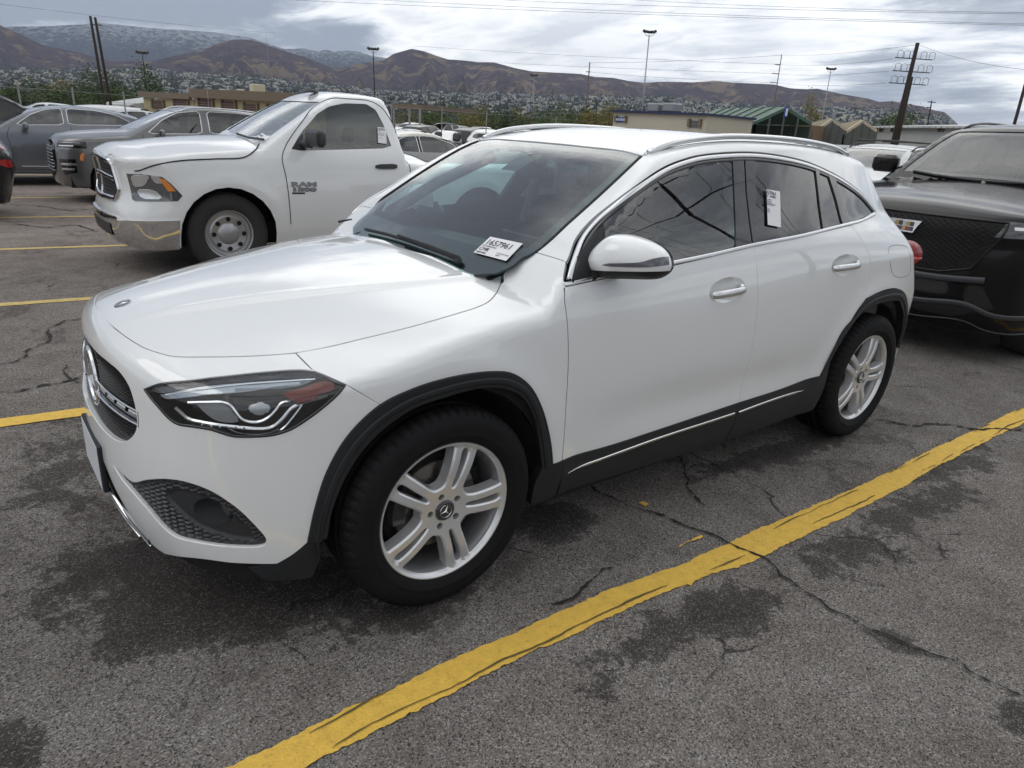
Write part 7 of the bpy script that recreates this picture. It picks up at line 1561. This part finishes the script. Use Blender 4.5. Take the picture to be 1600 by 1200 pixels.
# green arched canopy and the tan carports: gable frames running away from us
def gable(name, label, xl, xp, xr, yl, yp, yr, dist, back_px, back_d, m_roof, m_in, cat='carport', n=4, base=None, walls=False):
    o = thing(name, label, cat); F3 = [p3(xl, yl, dist), p3(xp, yp, dist), p3(xr, yr, dist)]; off = np.array([*(gp(back_px, back_d)-gp(xl, dist)), 0]); K = [f+off for f in F3]; th = np.array([0, 0, -.14])
    for a, b, nm in ((0, 1, 'roof'), (1, 2, 'roof')):
        V = [F3[a], F3[b], K[b], K[a]]; V = V+[v+th for v in V]; mesh(nm, V, [(0, 1, 2, 3), (7, 6, 5, 4), (0, 4, 5, 1), (1, 5, 6, 2), (2, 6, 7, 3), (3, 7, 4, 0)], m_roof, o)
        L = np.linalg.norm(off); m_ = int(L/1.0)
        for k in range(1, max(2, m_)):
            rib = MB()
            s_ = k/m_; p, q = F3[a]+off*s_, F3[b]+off*s_; e = off/L*.05; rib.add([p-e+(0, 0, .0), q-e, q+e, p+e, p-e+(0, 0, .05), q-e+(0, 0, .05), q+e+(0, 0, .05), p+e+(0, 0, .05)], [(4, 5, 6, 7), (0, 4, 7, 3), (1, 2, 6, 5), (0, 1, 5, 4), (3, 7, 6, 2)])
            rib.build('roof_rib', m_roof, o)
    ez = min(F3[0][2], F3[2][2])
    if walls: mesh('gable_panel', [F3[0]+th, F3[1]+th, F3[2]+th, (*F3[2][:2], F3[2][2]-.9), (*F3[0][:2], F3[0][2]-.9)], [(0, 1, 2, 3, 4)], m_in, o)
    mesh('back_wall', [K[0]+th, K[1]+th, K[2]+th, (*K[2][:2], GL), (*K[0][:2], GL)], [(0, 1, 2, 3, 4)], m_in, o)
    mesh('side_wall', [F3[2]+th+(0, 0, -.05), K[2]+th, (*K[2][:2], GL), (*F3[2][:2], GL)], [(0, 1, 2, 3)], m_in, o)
    for k in range(n+1):
        s_ = k/n; p = F3[0]+(F3[2]-F3[0])*s_; z = np.interp(s_, [0, .5, 1], [F3[0][2], F3[1][2], F3[2][2]])-.12; MB().box((p[0]-.03, p[1]-.03, GL), (p[0]+.03, p[1]+.03, z)).build('post', mat('post_dark', (.09, .10, .095), .6), o)
        p = F3[0]+off*s_; MB().box((p[0]-.03, p[1]-.03, GL), (p[0]+.03, p[1]+.03, p[2]-.1)).build('post', mat('post_dark', (.09, .10, .095), .6), o)
    return o
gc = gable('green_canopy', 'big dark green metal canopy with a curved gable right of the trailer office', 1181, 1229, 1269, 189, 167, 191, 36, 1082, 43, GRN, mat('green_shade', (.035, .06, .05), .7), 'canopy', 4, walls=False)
q = p3(1229, 168, 35.8); MB().bbox(q-(.09, .03, .42), q+(.09, .03, .05), .01).build('hanging_sign', SIGNB, gc); MB().bbox(q-(.07, .06, .36), q+(.07, -.035, -.04), .01).build('sign_face', SIGNW, gc)
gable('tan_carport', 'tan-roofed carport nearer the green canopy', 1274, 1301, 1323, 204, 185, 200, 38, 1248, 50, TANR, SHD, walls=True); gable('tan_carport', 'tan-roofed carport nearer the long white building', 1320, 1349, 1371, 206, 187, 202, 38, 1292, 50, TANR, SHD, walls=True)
b6 = thing('storage_wall', 'low brown storage wall under the green canopy', 'wall'); wallbox(gp(1238, 37.5), gp(1274, 37), 1.0, GL, zpx(1255, 195, 37), mat('brown_box', (.22, .15, .09), .8), 'wall', b6)
b5 = thing('long_white_building', 'long low white building with a ribbed roof right of the carports', 'building'); A5, B5 = gp(1355, 46), gp(1560, 35); wallbox(A5, B5, 9, GL, zpx(1420, 197, onwall(A5, B5, 1420)[1]), WHW, 'wall', b5)
a, b = A5, B5; d = (b-a)/np.linalg.norm(b-a); n_ = np.array([-d[1], d[0]]); n_ = n_ if n_ @ (a-CAMP[:2]) > 0 else -n_; z0_, z1_ = zpx(1420, 198, onwall(A5, B5, 1420)[1]), zpx(1420, 189.5, onwall(A5, B5, 1420)[1]+4)
for k in range(24):
    p, q = a+(b-a)*k/24, a+(b-a)*(k+.86)/24; mesh('roof_panel', [(*(p-n_*.3), z0_), (*(q-n_*.3), z0_), (*(q+n_*4.5), z1_), (*(p+n_*4.5), z1_), (*(p-n_*.3), z0_-.08), (*(q-n_*.3), z0_-.08)], [(0, 1, 2, 3), (4, 5, 1, 0)], WHW, b5)
mesh('roof', [(*(a-n_*.3), z0_-.04), (*(b-n_*.3), z0_-.04), (*(b+n_*4.5), z1_-.04), (*(a+n_*4.5), z1_-.04)], [(0, 1, 2, 3)], GALV, b5)
for x0, x1 in ((1374, 1380), (1384, 1398), (1472, 1478)): wall_open(A5, B5, x0, x1, 199.5, 206, mat('window_dark', (.03, .04, .05), .1, coat=1.) if x1-x0 < 8 else SIGNW, b5, 'window', .05, 1)
# ------------------------------------------------------------------ poles, lamps, wires
def pole(name, label, cat, top, base, dist, r0, r1, m, flood=0, arms=(), grp=None, shift=0):
    flood *= .62; o = thing(name, label, cat, (0, 0, 0), 0, grp); T_, B_ = p3(*top, dist), p3(*base, dist); kr = .62 if name.startswith('trans') else .45; r0 *= kr; r1 *= kr; u = (T_-B_)/np.linalg.norm(T_-B_); B2_ = B_-u*((B_[2]-GL)/u[2]); MB().tube([B2_, (B2_+T_)/2, T_], [r0, (r0+r1)/2, r1], 10).build('pole_shaft', m, o, smooth=True)
    side = np.array([-AX[2][1], AX[2][0], 0]); side = np.array([AX[0][0], AX[0][1], 0]); side /= np.linalg.norm(side); fw = np.array([side[1], -side[0], 0])
    if flood:
        s_ = flood; MB().tube([T_-side*.55*s_+(0, 0, .1*s_), T_-side*.45*s_-(0, 0, .1*s_), T_-(0, 0, .2*s_), T_+side*.45*s_-(0, 0, .1*s_), T_+side*.55*s_+(0, 0, .1*s_)], .03*s_, 6).build('lamp_bracket', GALV, o)
        for k, (a, t_) in enumerate(((-.65, 30), (-.22, 12), (.25, -10), (.68, -35))):
            c_ = T_+side*a*s_+(0, 0, .28*s_+.06*abs(a)); q = Matrix.Translation(c_) @ Matrix.Rotation(math.atan2(side[1], side[0]), 4, 'Z') @ Matrix.Rotation(R(t_), 4, 'Y') @ Matrix.Rotation(R(-30 if k % 2 else 25), 4, 'X'); MB().bbox((-.24*s_, -.12*s_, -.17*s_), (.24*s_, .12*s_, .17*s_), .05*s_, q).build('flood_lamp', DARKT, o)
    for (y, xl, xr, dr) in arms:
        tt = (y-top[1])/(base[1]-top[1]); c_ = T_+(B_-T_)*tt; xc = top[0]+(base[0]-top[0])*tt; l, r = c_+side*(xl-xc)/FOC*dist, c_+side*(xr-xc)/FOC*dist; ao = MB().tube([l, c_, r], .018*dist/35, 6).build('crossarm', m, o)
        for s2 in ((l-c_)*.9, (l-c_)*.55, (l-c_)*.25, (r-c_)*.35, (r-c_)*.8)[:5 if dr else 0]:
            p = c_+s2; MB().tube([p, p+(0, 0, .26*dr), p+side*.12*dr+(0, 0, .30*dr), p+side*.24*dr+(0, 0, .26*dr), p+side*.24*dr], .009*dist/35, 5).build('insulator', WOOD, ao)
    return T_, B_
pole('utility_pole', 'left one of the two leaning dark poles at the far left', 'utility pole', (141, 25), (163, 158), 40, .16, .12, WOOD, arms=((38, 141, 156, 0),)); pole('utility_pole', 'right one of the two leaning dark poles at the far left', 'utility pole', (148.5, 27), (172, 158), 40.3, .16, .12, WOOD)
pole('flood_light_pole', 'floodlight mast between the leaning poles and the garage building', 'light pole', (222.5, 86), (229, 145), 75, .10, .07, WOOD, flood=1.0)
pole('flood_light_pole', 'floodlight mast above the white pickup roof', 'light pole', (583, 80), (585.5, 148), 70, .13, .09, WOOD, flood=.95); pole('flood_light_pole', 'small far floodlight mast left of the trailer office', 'light pole', (834.5, 120), (833, 190), 105, .12, .09, GALV, flood=1.0)
pole('flood_light_pole', 'tall floodlight mast above the trailer office', 'light pole', (1014.5, 54), (1003, 175), 48, .12, .07, GALV, flood=.75); pole('flood_light_pole', 'slim floodlight mast above the tan carports', 'light pole', (1298, 111), (1285, 184), 62, .09, .06, GALV, flood=.7)
pa, _ = pole('utility_pole', 'wooden power pole left of the tall floodlight mast', 'utility pole', (921.5, 97), (915, 184), 90, .22, .14, mat('pole_grey', (.16, .13, .11), .8), arms=((112, 916, 922, 0), (121, 918, 927, 0)))
pb, _ = pole('utility_pole', 'slim power pole above the green canopy', 'utility pole', (1221.5, 85), (1209, 166), 85, .16, .10, mat('pole_grey', (.16, .13, .11), .8), arms=((101, 1212, 1219, 0), (115, 1208, 1217, 0), (129, 1205, 1215, 0)))
pc, _ = pole('transmission_pole', 'big dark leaning power pole with three crossarms at the right', 'utility pole', (1434, 67), (1404, 189), 38, .20, .13, WOOD, arms=((91, 1404, 1452, 1.0), (111, 1400, 1448, 1.0), (130, 1394, 1442, 1.0)))
pole('transmission_brace', 'second dark pole leaning tight against the big power pole', 'utility pole', (1424, 120), (1408, 190), 38.6, .20, .14, WOOD); pole('utility_pole', 'small far power pole right of the big leaning one', 'utility pole', (1456, 157), (1450, 191), 80, .14, .11, WOOD, arms=((159.5, 1450.5, 1461, 0), (168, 1449, 1455, 0)))
pole('utility_pole', 'dark pole at the right edge above the black SUV', 'utility pole', (1606, 118), (1586, 190), 34, .14, .12, WOOD); pole('utility_pole', 'thin pole far behind the row right of the white pickup', 'utility pole', (685, 133), (685, 182), 95, .12, .09, mat('pole_grey', (.16, .13, .11), .8)); pole('utility_pole', 'thin dark pole between the far floodlight and the power pole', 'utility pole', (933, 156), (931, 190), 80, .12, .1, WOOD)
pole('radio_mast', 'thin mast standing left of the white pickup windscreen', 'mast', (416, 52), (421, 125), 160, .10, .05, GALV); pole('antenna_mast', 'short antenna rising over the garage building', 'mast', (431, 122), (433, 146), 50, .05, .03, GALV); pole('antenna_mast', 'whip antenna over the dark grey SUV', 'mast', (321.5, 118), (327, 175), 30, .02, .01, GALV)
WIRE = mat('wire_grey', (.10, .10, .11), .6, metal=.4)
def wire(a, b, da, db, sag, r, label):
    A, Bq = p3(*a, da), p3(*b, db); t_ = np.linspace(0, 1, 25); P = A+(Bq-A)*t_[:, None]; P[:, 2] -= sag*4*t_*(1-t_); tag(MB().tube(P, r, 4).build('power_line', WIRE, None), label, 'power line', 'power lines across the sky')
for k, (a, b, da, db) in enumerate([((1394, 92), (1221, 101), 38, 85), ((1389, 111), (1216, 115), 38, 85), ((1384, 130), (1213, 129), 38, 85), ((1221, 100.5), (650, 72), 85, 110), ((1217, 115), (640, 90), 85, 110), ((1213, 129), (917, 112), 85, 90), ((1434, 70), (1222, 86), 38, 85), ((1436, 70), (1640, 112), 38, 30),
    ((380, -4), (1620, 40), 70, 60), ((540, -3), (1620, 38), 75, 62), ((700, -4), (1620, 22), 70, 60), ((930, -4), (1620, 20), 70, 55), ((1222, 86), (921, 98), 85, 90), ((430, 52), (-20, 4), 120, 100)]):
    wire(a, b, da, db, .18, min(.0009*min(da, db)*.25, .016), ['power line'][0]+' %s' % ['upper left arm of the big pole to the slim pole', 'middle left arm of the big pole to the slim pole', 'lower left arm of the big pole to the slim pole', 'running left from the slim pole top arm', 'running left from the slim pole middle arm', 'between the two far wooden poles', 'from the big pole top to the slim pole top', 'from the big pole top off to the right', 'crossing the sky highest of all', 'crossing the sky just under the highest', 'entering the top of the picture mid way', 'entering the top right of the picture', 'between slim pole and wooden pole tops', 'fading into cloud at the upper left'][k])
# pole behind the camera that the side glass mirrors
bp_ = thing('utility_pole', 'dark lattice-armed power pole standing behind the viewer, mirrored in the door glass', 'utility pole', (20.1, -12.1, 0))
MB().tube([(0, 0, 0), (0, 0, 10), (0, 0, 21)], [.17, .12, .07], 10).build('pole_shaft', WOOD, bp_, smooth=True)
for zz in (12.6, 14.2, 16.6):
    e = np.array([.5, .86, 0]); am = MB(); q = [e*a+(0, 0, zz+.5*(1-(abs(a)/3.6)**2)) for a in (-3.6, -1.8, 0, 1.8, 3.6)]; am.tube(q, .04, 6); ao = am.build('crossarm', WOOD, bp_)
    for a in (-3.5, 3.5, -1.9, 1.9): MB().tube([e*a+(0, 0, zz+.1), e*a*.96+(0, 0, zz-1.0), e*a*.80+(0, 0, zz-1.15)], .02, 5).build('insulator', WOOD, ao)
for k_, zz in enumerate((12.0, 13.6, 16.0)):
    for a in (-3.4, 3.4):
        e = np.array([.5, .86, 0]); n_ = np.array([.86, -.5, 0]); p = np.array([20.1, -12.1, 0])+e*a+(0, 0, zz); tag(MB().tube([p-n_*60, p-(0, 0, 1.2), p+n_*60], .02, 4).build('power_line', WIRE, None), 'power line behind the viewer, %s arm of the mirrored pole, %s side' % (('lowest', 'middle', 'top')[k_], 'near' if a > 0 else 'far'), 'power line', 'power lines of the mirrored pole')
# ------------------------------------------------------------------ fences
def fence(label, pts, dist, h):
    o = thing('chain_fence', label, 'fence'); P = [gp(px, d) for px, d in zip(pts, dist)]; z0 = GL; tb = MB()
    for a, b in zip(P[:-1], P[1:]):
        for zz in (h, h*.55, .1): tb.tube([(*a, z0+zz), (*b, z0+zz)], .007, 4)
    tb.build('rail_wire', GALV, o)
    for a, b in zip(P[:-1], P[1:]):
        n_ = max(2, int(np.linalg.norm(b-a)/3)); 
        for k in range(n_): q = a+(b-a)*k/n_; MB().tube([(*q, z0), (*q, z0+h+.1)], .022, 6).build('fence_post', GALV, o)
fence('chain fence with steel posts behind the left hand cars', (-60, 120, 260), (23, 25, 30), 2.2); fence('chain fence with steel posts before the far rows of cars', (612, 760, 960), (27, 30, 36), 2.4)
# ------------------------------------------------------------------ trees
def leaf_mat(name, c, a=.35):
    m = bpy.data.materials.new(name); m.use_nodes = True; t = NT(m.node_tree); b = t.n('ShaderNodeBsdfPrincipled'); g = t.n('ShaderNodeNewGeometry'); r = g.outputs['Random Per Island']
    t.l(t.ramp(r, [(0, tuple(v*(1-a) for v in c)), (.5, c), (1, (c[0]*(1+a*1.3), c[1]*(1+a), c[2]*(1+a*.3)))]), b.inputs['Base Color']); b.inputs['Roughness'].default_value = .8; t.l(b.outputs[0], t.n('ShaderNodeOutputMaterial').inputs[0]); return m
LEAF = [leaf_mat('foliage_dark', (.045, .075, .026)), leaf_mat('foliage_mid', (.075, .115, .036)), leaf_mat('foliage_autumn', (.17, .145, .04))]
def crown_data(seed, n=2400, w=1., h=1.):
    r = np.random.RandomState(seed); cl = r.normal(0, .38, (14, 3))*[w, w, h]; cl[:, 2] += .55*h; b = MB()
    for i in range(n):
        c_ = cl[r.randint(14)]+r.normal(0, .17, 3)*[w, w, h]; s_ = r.uniform(.022, .05); u = r.normal(size=3); u /= np.linalg.norm(u); v = np.cross(u, r.normal(size=3)); v /= np.linalg.norm(v); b.add([c_-u*s_, c_+v*s_*.6, c_+u*s_, c_-v*s_*.6], [(0, 1, 2, 3)])
    o = b.build('crown', None, None); C.objects.unlink(o); return o.data
CR = [crown_data(k) for k in range(4)]; TR = MB().tube([(0, 0, -.6), (.02, 0, -.1), (.0, .03, .5)], [.05, .04, .02], 7); TR.tube([(0, 0, -.1), (.25, .1, .4)], [.03, .012], 5); TR.tube([(0, 0, 0.), (-.22, .1, .45)], [.028, .01], 5); TRo = TR.build('trunk', WOOD, None); C.objects.unlink(TRo)
def tree(label, px, dist, ytop, wid, m, k, grp='trees along the far edge of the lot'):
    g_ = gp(px, dist); zt = zpx(px, ytop, dist); h = zt-GL; o = thing('tree', label, 'tree', (*g_, GL+h*.36), k*1.3, grp); o.scale = (wid, wid, h*.36/.6)
    me = CR[k % 4].copy(); c_ = bpy.data.objects.new('crown', me); C.objects.link(c_); c_.parent = o; me.materials.append(LEAF[m]); q = bpy.data.objects.new('trunk', TRo.data); C.objects.link(q); q.parent = o
tree('dark round tree touching the leaning poles', 157, 62, 122, 2.0, 0, 0, 'round trees by the garage'); tree('dark round tree above the garage building corner', 238, 62, 121, 2.0, 0, 1, 'round trees by the garage')
rr = random.Random(5); kk = 0
words = ['low green tree behind the far cars', 'bushy olive tree behind the far cars', 'yellowing tree behind the far cars']
ORD = ['first', 'second', 'third', 'fourth', 'fifth', 'sixth', 'seventh', 'eighth', 'ninth', 'tenth', 'eleventh', 'twelfth', 'thirteenth', 'fourteenth', 'fifteenth', 'sixteenth', 'seventeenth', 'eighteenth', 'nineteenth', 'twentieth']
ct = {}
for px, yt, dd, ww in [(x, rr.uniform(176, 184), rr.uniform(75, 95), rr.uniform(2.2, 3.6)) for x in range(648, 965, 17)]+[(x, rr.uniform(138, 148), rr.uniform(75, 100), rr.uniform(2.2, 3.8)) for x in range(-10, 215, 15)]+[(1268, 176, 90, 2.), (1385, 185, 70, 2.6), (1400, 186, 72, 2.4)]:
    mi = rr.choice((0, 1, 1, 2)) if px > 300 else rr.choice((1, 2, 1, 0)); pl = 'at the foot of the right hill' if px > 1000 else 'under the middle hills' if px > 300 else 'at far left'; ct[pl] = ct.get(pl, -1)+1
    tree('%s tree from the left %s, %s' % (ORD[ct[pl]], pl, ('low and green', 'bushy and olive', 'yellowing')[mi]), px, dd, yt, ww, mi, kk, 'row of trees '+pl); kk += 1
# ------------------------------------------------------------------ hills and the town on their slope
RF = np.array([(-200, 20), (0, 31), (12, 35), (32, 45), (62, 60), (82, 71), (112, 78), (140, 84), (160, 90), (185, 96), (250, 96), (287, 87), (325, 79), (350, 69), (375, 62.5), (400, 63), (415, 67), (432, 74), (450, 80), (482, 90), (512, 103), (530, 108), (560, 100), (600, 94), (615, 84), (642, 76), (662, 80), (680, 87), (697, 92.5), (720, 94), (742, 97), (767, 97), (800, 106), (825, 111), (862, 113), (900, 115), (925, 120), (950, 121), (975, 126), (1000, 129), (1025, 127.5), (1075, 128), (1107, 126), (1137, 128.5), (1200, 131.5), (1225, 137.5), (1250, 139), (1267, 138), (1287, 142.5), (1312, 147.5), (1350, 154), (1367, 159), (1387, 157.5), (1412, 162), (1437, 166), (1457, 172.5), (1472, 175), (1479, 180), (1494, 191), (1520, 215), (1800, 235)])
RB_ = np.array([(-200, 40), (30, 46), (45, 44), (100, 43), (150, 40), (170, 37), (200, 40), (250, 45), (300, 48), (350, 52), (400, 60), (450, 77), (480, 76), (500, 81), (512, 77.5), (525, 81), (542, 79), (562, 80.5), (580, 87), (600, 90), (640, 96), (700, 110), (760, 130)])
CT = np.array([(-200, 100), (0, 103), (100, 110), (200, 108), (300, 110), (400, 118), (500, 128), (600, 135), (700, 140), (800, 142), (900, 146), (1000, 149), (1100, 158), (1200, 162), (1300, 166), (1400, 171), (1480, 184), (1520, 222), (1800, 240)])
def sheet_terrain(name, ridge, mid, d0, dm, d1, m, amp, seed, pxr, nr=90, npx=520, label=''):
    PX = np.linspace(*pxr, npx); yr = np.interp(PX, ridge[:, 0], ridge[:, 1]); ym = np.interp(PX, mid[:, 0], mid[:, 1]); D = np.array([rayd((p, 190)) for p in PX]); az = np.arctan2(D[:, 1], D[:, 0])
    zr = np.array([zpx(p, y, d1) for p, y in zip(PX, yr)]); zm = np.array([zpx(p, y, dm) for p, y in zip(PX, ym)]); dist = np.r_[np.linspace(d0, dm, nr//3), np.linspace(dm, d1, nr-nr//3)[1:], d1*1.06, d1*1.2]
    G = np.zeros((len(dist), npx, 3)); ridn = (fbm(PX*.045, PX*0+.5, 5, seed+50)-.5)
    for i, d in enumerate(dist):
        if d <= dm: z = GL-3+(zm-GL+3)*((d-d0)/(dm-d0))**1.25; w = .05*((d-d0)/(dm-d0))**2
        elif d <= d1: s_ = (d-dm)/(d1-dm); z = zm+(zr-zm)*(s_**1.05); w = math.sin(math.pi*s_)**.9*.85
        else: z = zr-(d-d1)*.35; w = 0
        nz = fbm(az*15+d/d1*1.3, np.full(npx, d/d1*3.2), 6, seed, True)*.65+fbm(az*70, np.full(npx, d/d1*11.), 4, seed+9, True)*.35-.97
        G[i, :, 0] = CAMP[0]+np.cos(az)*d; G[i, :, 1] = CAMP[1]+np.sin(az)*d; G[i, :, 2] = z+nz*amp*w*np.convolve(np.pad((zr-zm).clip(5), 20, 'edge'), np.ones(41)/41, 'valid')/(zr-zm).clip(10).mean()
    V = G.reshape(-1, 3); F = [(i*npx+j, i*npx+j+1, (i+1)*npx+j+1, (i+1)*npx+j) for i in range(len(dist)-1) for j in range(npx-1)]
    o = mesh(name, V, F, m, smooth=True); tag(o, label, None, None, 'structure'); return G, dist, PX
def hill_mat(name, snow):
    m = bpy.data.materials.new(name); m.use_nodes = True; t = NT(m.node_tree); b = t.n('ShaderNodeBsdfPrincipled'); co = t.n('ShaderNodeTexCoord').outputs['Object']; g = t.n('ShaderNodeNewGeometry')
    z = t.n('ShaderNodeSeparateXYZ', i_0=co).outputs[2]; sc = t.n('ShaderNodeVectorMath', operation='SCALE', i_0=co); sc.inputs[3].default_value = .001
    n1 = t.noise(sc.outputs[0], 5.5, 8, .62, .3); n2 = t.noise(sc.outputs[0], 22, 6, .65, .4); n3 = t.noise(sc.outputs[0], 90, 4, .7)
    c = t.ramp(n2, [(.30, (.040, .030, .044)), (.46, (.095, .058, .070)), (.58, (.135, .085, .078)), (.72, (.085, .072, .078))])
    gold = t.ramp(t.math('ADD', t.math('MULTIPLY', n1, .6), t.math('MULTIPLY', n2, .4)), [(.520, 0), (.56, 1)]); c = t.mix(t.math('MULTIPLY', gold, .8), c, t.ramp(n3, [(.3, (.27, .18, .10)), (.7, (.40, .30, .18))]))
    fo = t.ramp(n1, [(.36, 1), (.44, 0)]); c = t.mix(t.math('MULTIPLY', fo, .6), c, (.045, .045, .045))
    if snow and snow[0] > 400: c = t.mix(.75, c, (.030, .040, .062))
    if snow:
        sm = t.math('ADD', t.math('MULTIPLY', t.math('SUBTRACT', z, snow[0]), 1/snow[1]), t.math('MULTIPLY', t.math('SUBTRACT', n2, .5), 3.2)); sm = t.math('ADD', sm, t.math('MULTIPLY', t.math('SUBTRACT', n3, .5), 2.2)); c = t.mix(t.math('MULTIPLY', t.ramp(sm, [(.10, 0), (.75, 1)]), snow[2]), c, (.50, .52, .56))
    low_ = t.n('ShaderNodeMapRange', i_Value=t.math('ADD', z, t.math('MULTIPLY', t.math('SUBTRACT', n2, .5), 60.))); low_.inputs[1].default_value = 75; low_.inputs[2].default_value = 105; low_.inputs[3].default_value = 1; low_.inputs[4].default_value = 0
    if not snow or snow[0] < 400: c = t.mix(low_.outputs[0], c, t.ramp(n3, [(.35, (.028, .038, .040)), (.6, (.042, .054, .050)), (.8, (.08, .085, .07))]))
    t.l(c, b.inputs['Base Color']); b.inputs['Roughness'].default_value = .95; b.inputs['Specular IOR Level'].default_value = .1
    t.l(t.n('ShaderNodeBump', i_Height=t.math('ADD', n2, n3), i_Distance=30., i_Strength=1.).outputs[0], b.inputs['Normal']); t.l(b.outputs[0], t.n('ShaderNodeOutputMaterial').inputs[0]); return m
G1, D1, PX1 = sheet_terrain('foothills', RF, CT, 150, 1500, 3400, hill_mat('hill_brown', (300, 130, .55)), 330, 11, (-260, 1760), label='brown and gold foothills with purple scrub above the town')
sheet_terrain('snowy_mountains', RB_, np.array([(-200, 115), (800, 140)]), 3500, 4200, 7000, hill_mat('hill_snow', (401, 240, .95)), 520, 31, (-260, 760), nr=80, npx=420, label='high mountains dusted with snow under the cloud base at left')
# town: houses and trees on the slope
rs = np.random.RandomState(3)
def on_slope(n, dlo, dhi, ylim=None):
    i = rs.uniform(0, G1.shape[1]-2, n); d = dlo+(dhi-dlo)*rs.uniform(0, 1, n)**.8; k = np.interp(d, D1, np.arange(len(D1))); a, b = k.astype(int).clip(0, len(D1)-2), i.astype(int); fa, fb = (k-a)[:, None], (i-b)[:, None]
    return (G1[a, b]*(1-fa)+G1[a+1, b]*fa)*(1-fb)+(G1[a, b+1]*(1-fa)+G1[a+1, b+1]*fa)*fb, d
def boxes_mesh(P, S, Rz, roof, name, m):
    n = len(P); base = np.array([(-1, -1, 0), (1, -1, 0), (1, 1, 0), (-1, 1, 0), (-1, -1, 1), (1, -1, 1), (1, 1, 1), (-1, 1, 1), (-1, 0, 1.5), (1, 0, 1.5)], float); c, s_ = np.cos(Rz), np.sin(Rz)
    V = base[None]*S[:, None, :]; X = V[..., 0]*c[:, None]-V[..., 1]*s_[:, None]; Yv = V[..., 0]*s_[:, None]+V[..., 1]*c[:, None]; V = np.stack([X, Yv, V[..., 2]], -1)+P[:, None, :]
    F = [(0, 1, 5, 4), (1, 2, 6, 5), (2, 3, 7, 6), (3, 0, 4, 7), (4, 5, 9, 8), (6, 7, 8, 9), (4, 8, 7), (5, 6, 9)]
    me = bpy.data.meshes.new(name); me.from_pydata(V.reshape(-1, 3).tolist(), [], [tuple(q+10*i for q in f) for i in range(n) for f in F]); me.materials.append(m); me.materials.append(roof)
    mi = np.tile([0, 0, 0, 0, 1, 1, 0, 0], n); me.polygons.foreach_set('material_index', mi.astype(np.int32)); o = bpy.data.objects.new(name, me); C.objects.link(o); return o
HW = leaf_mat('house_walls', (.36, .38, .41), .5); HR = leaf_mat('house_roofs', (.16, .165, .18), .6)
P, d = on_slope(9500, 420, 1640); sz = rs.uniform(1.4, 4.2, len(P))*np.clip(d/1100, .4, 1.2); S = np.stack([sz, sz*.7, sz*.7], -1); o = boxes_mesh(P-(0, 0, .5), S, rs.uniform(0, 3.14, len(P)), HR, 'town_houses', HW); tag(o, 'pale houses of the town scattered over the hillside', 'houses', None, 'stuff')
P, d = on_slope(26000, 230, 1780); b_ = np.array([(1, 0, .5), (-1, 0, .5), (0, 1, .5), (0, -1, .5), (0, 0, 1.6), (0, 0, -.3)]); sz = rs.uniform(1.2, 3.2, len(P))*np.clip(d/1100, .3, 1.2); V = P[:, None]+b_[None]*sz[:, None, None]*rs.uniform(.7, 1.2, (len(P), 1, 3)); F = [(4, 0, 2), (4, 2, 1), (4, 1, 3), (4, 3, 0), (5, 2, 0), (5, 1, 2), (5, 3, 1), (5, 0, 3)]
me = bpy.data.meshes.new('town_trees'); me.from_pydata(V.reshape(-1, 3).tolist(), [], [tuple(q+6*i for q in f) for i in range(len(P)) for f in F]); o = link('town_trees', me, leaf_mat('town_foliage', (.030, .044, .048), .5)); tag(o, 'dark trees among the hillside houses', 'trees', None, 'stuff')
hz_ = MB().box((-7500, -3000, -60), (9000, 9500, 1300)); ho = hz_.build('haze', None, None); tag(ho, 'thin blue-grey haze over the valley', None, None, 'stuff')
m = bpy.data.materials.new('haze_air'); m.use_nodes = True; t = NT(m.node_tree); v = t.n('ShaderNodeVolumePrincipled'); v.inputs['Color'].default_value = (.62, .76, 1, 1); v.inputs['Density'].default_value = 8e-5; v.inputs['Anisotropy'].default_value = .2
t.l(v.outputs[0], t.n('ShaderNodeOutputMaterial').inputs['Volume']); ho.data.materials.append(m)
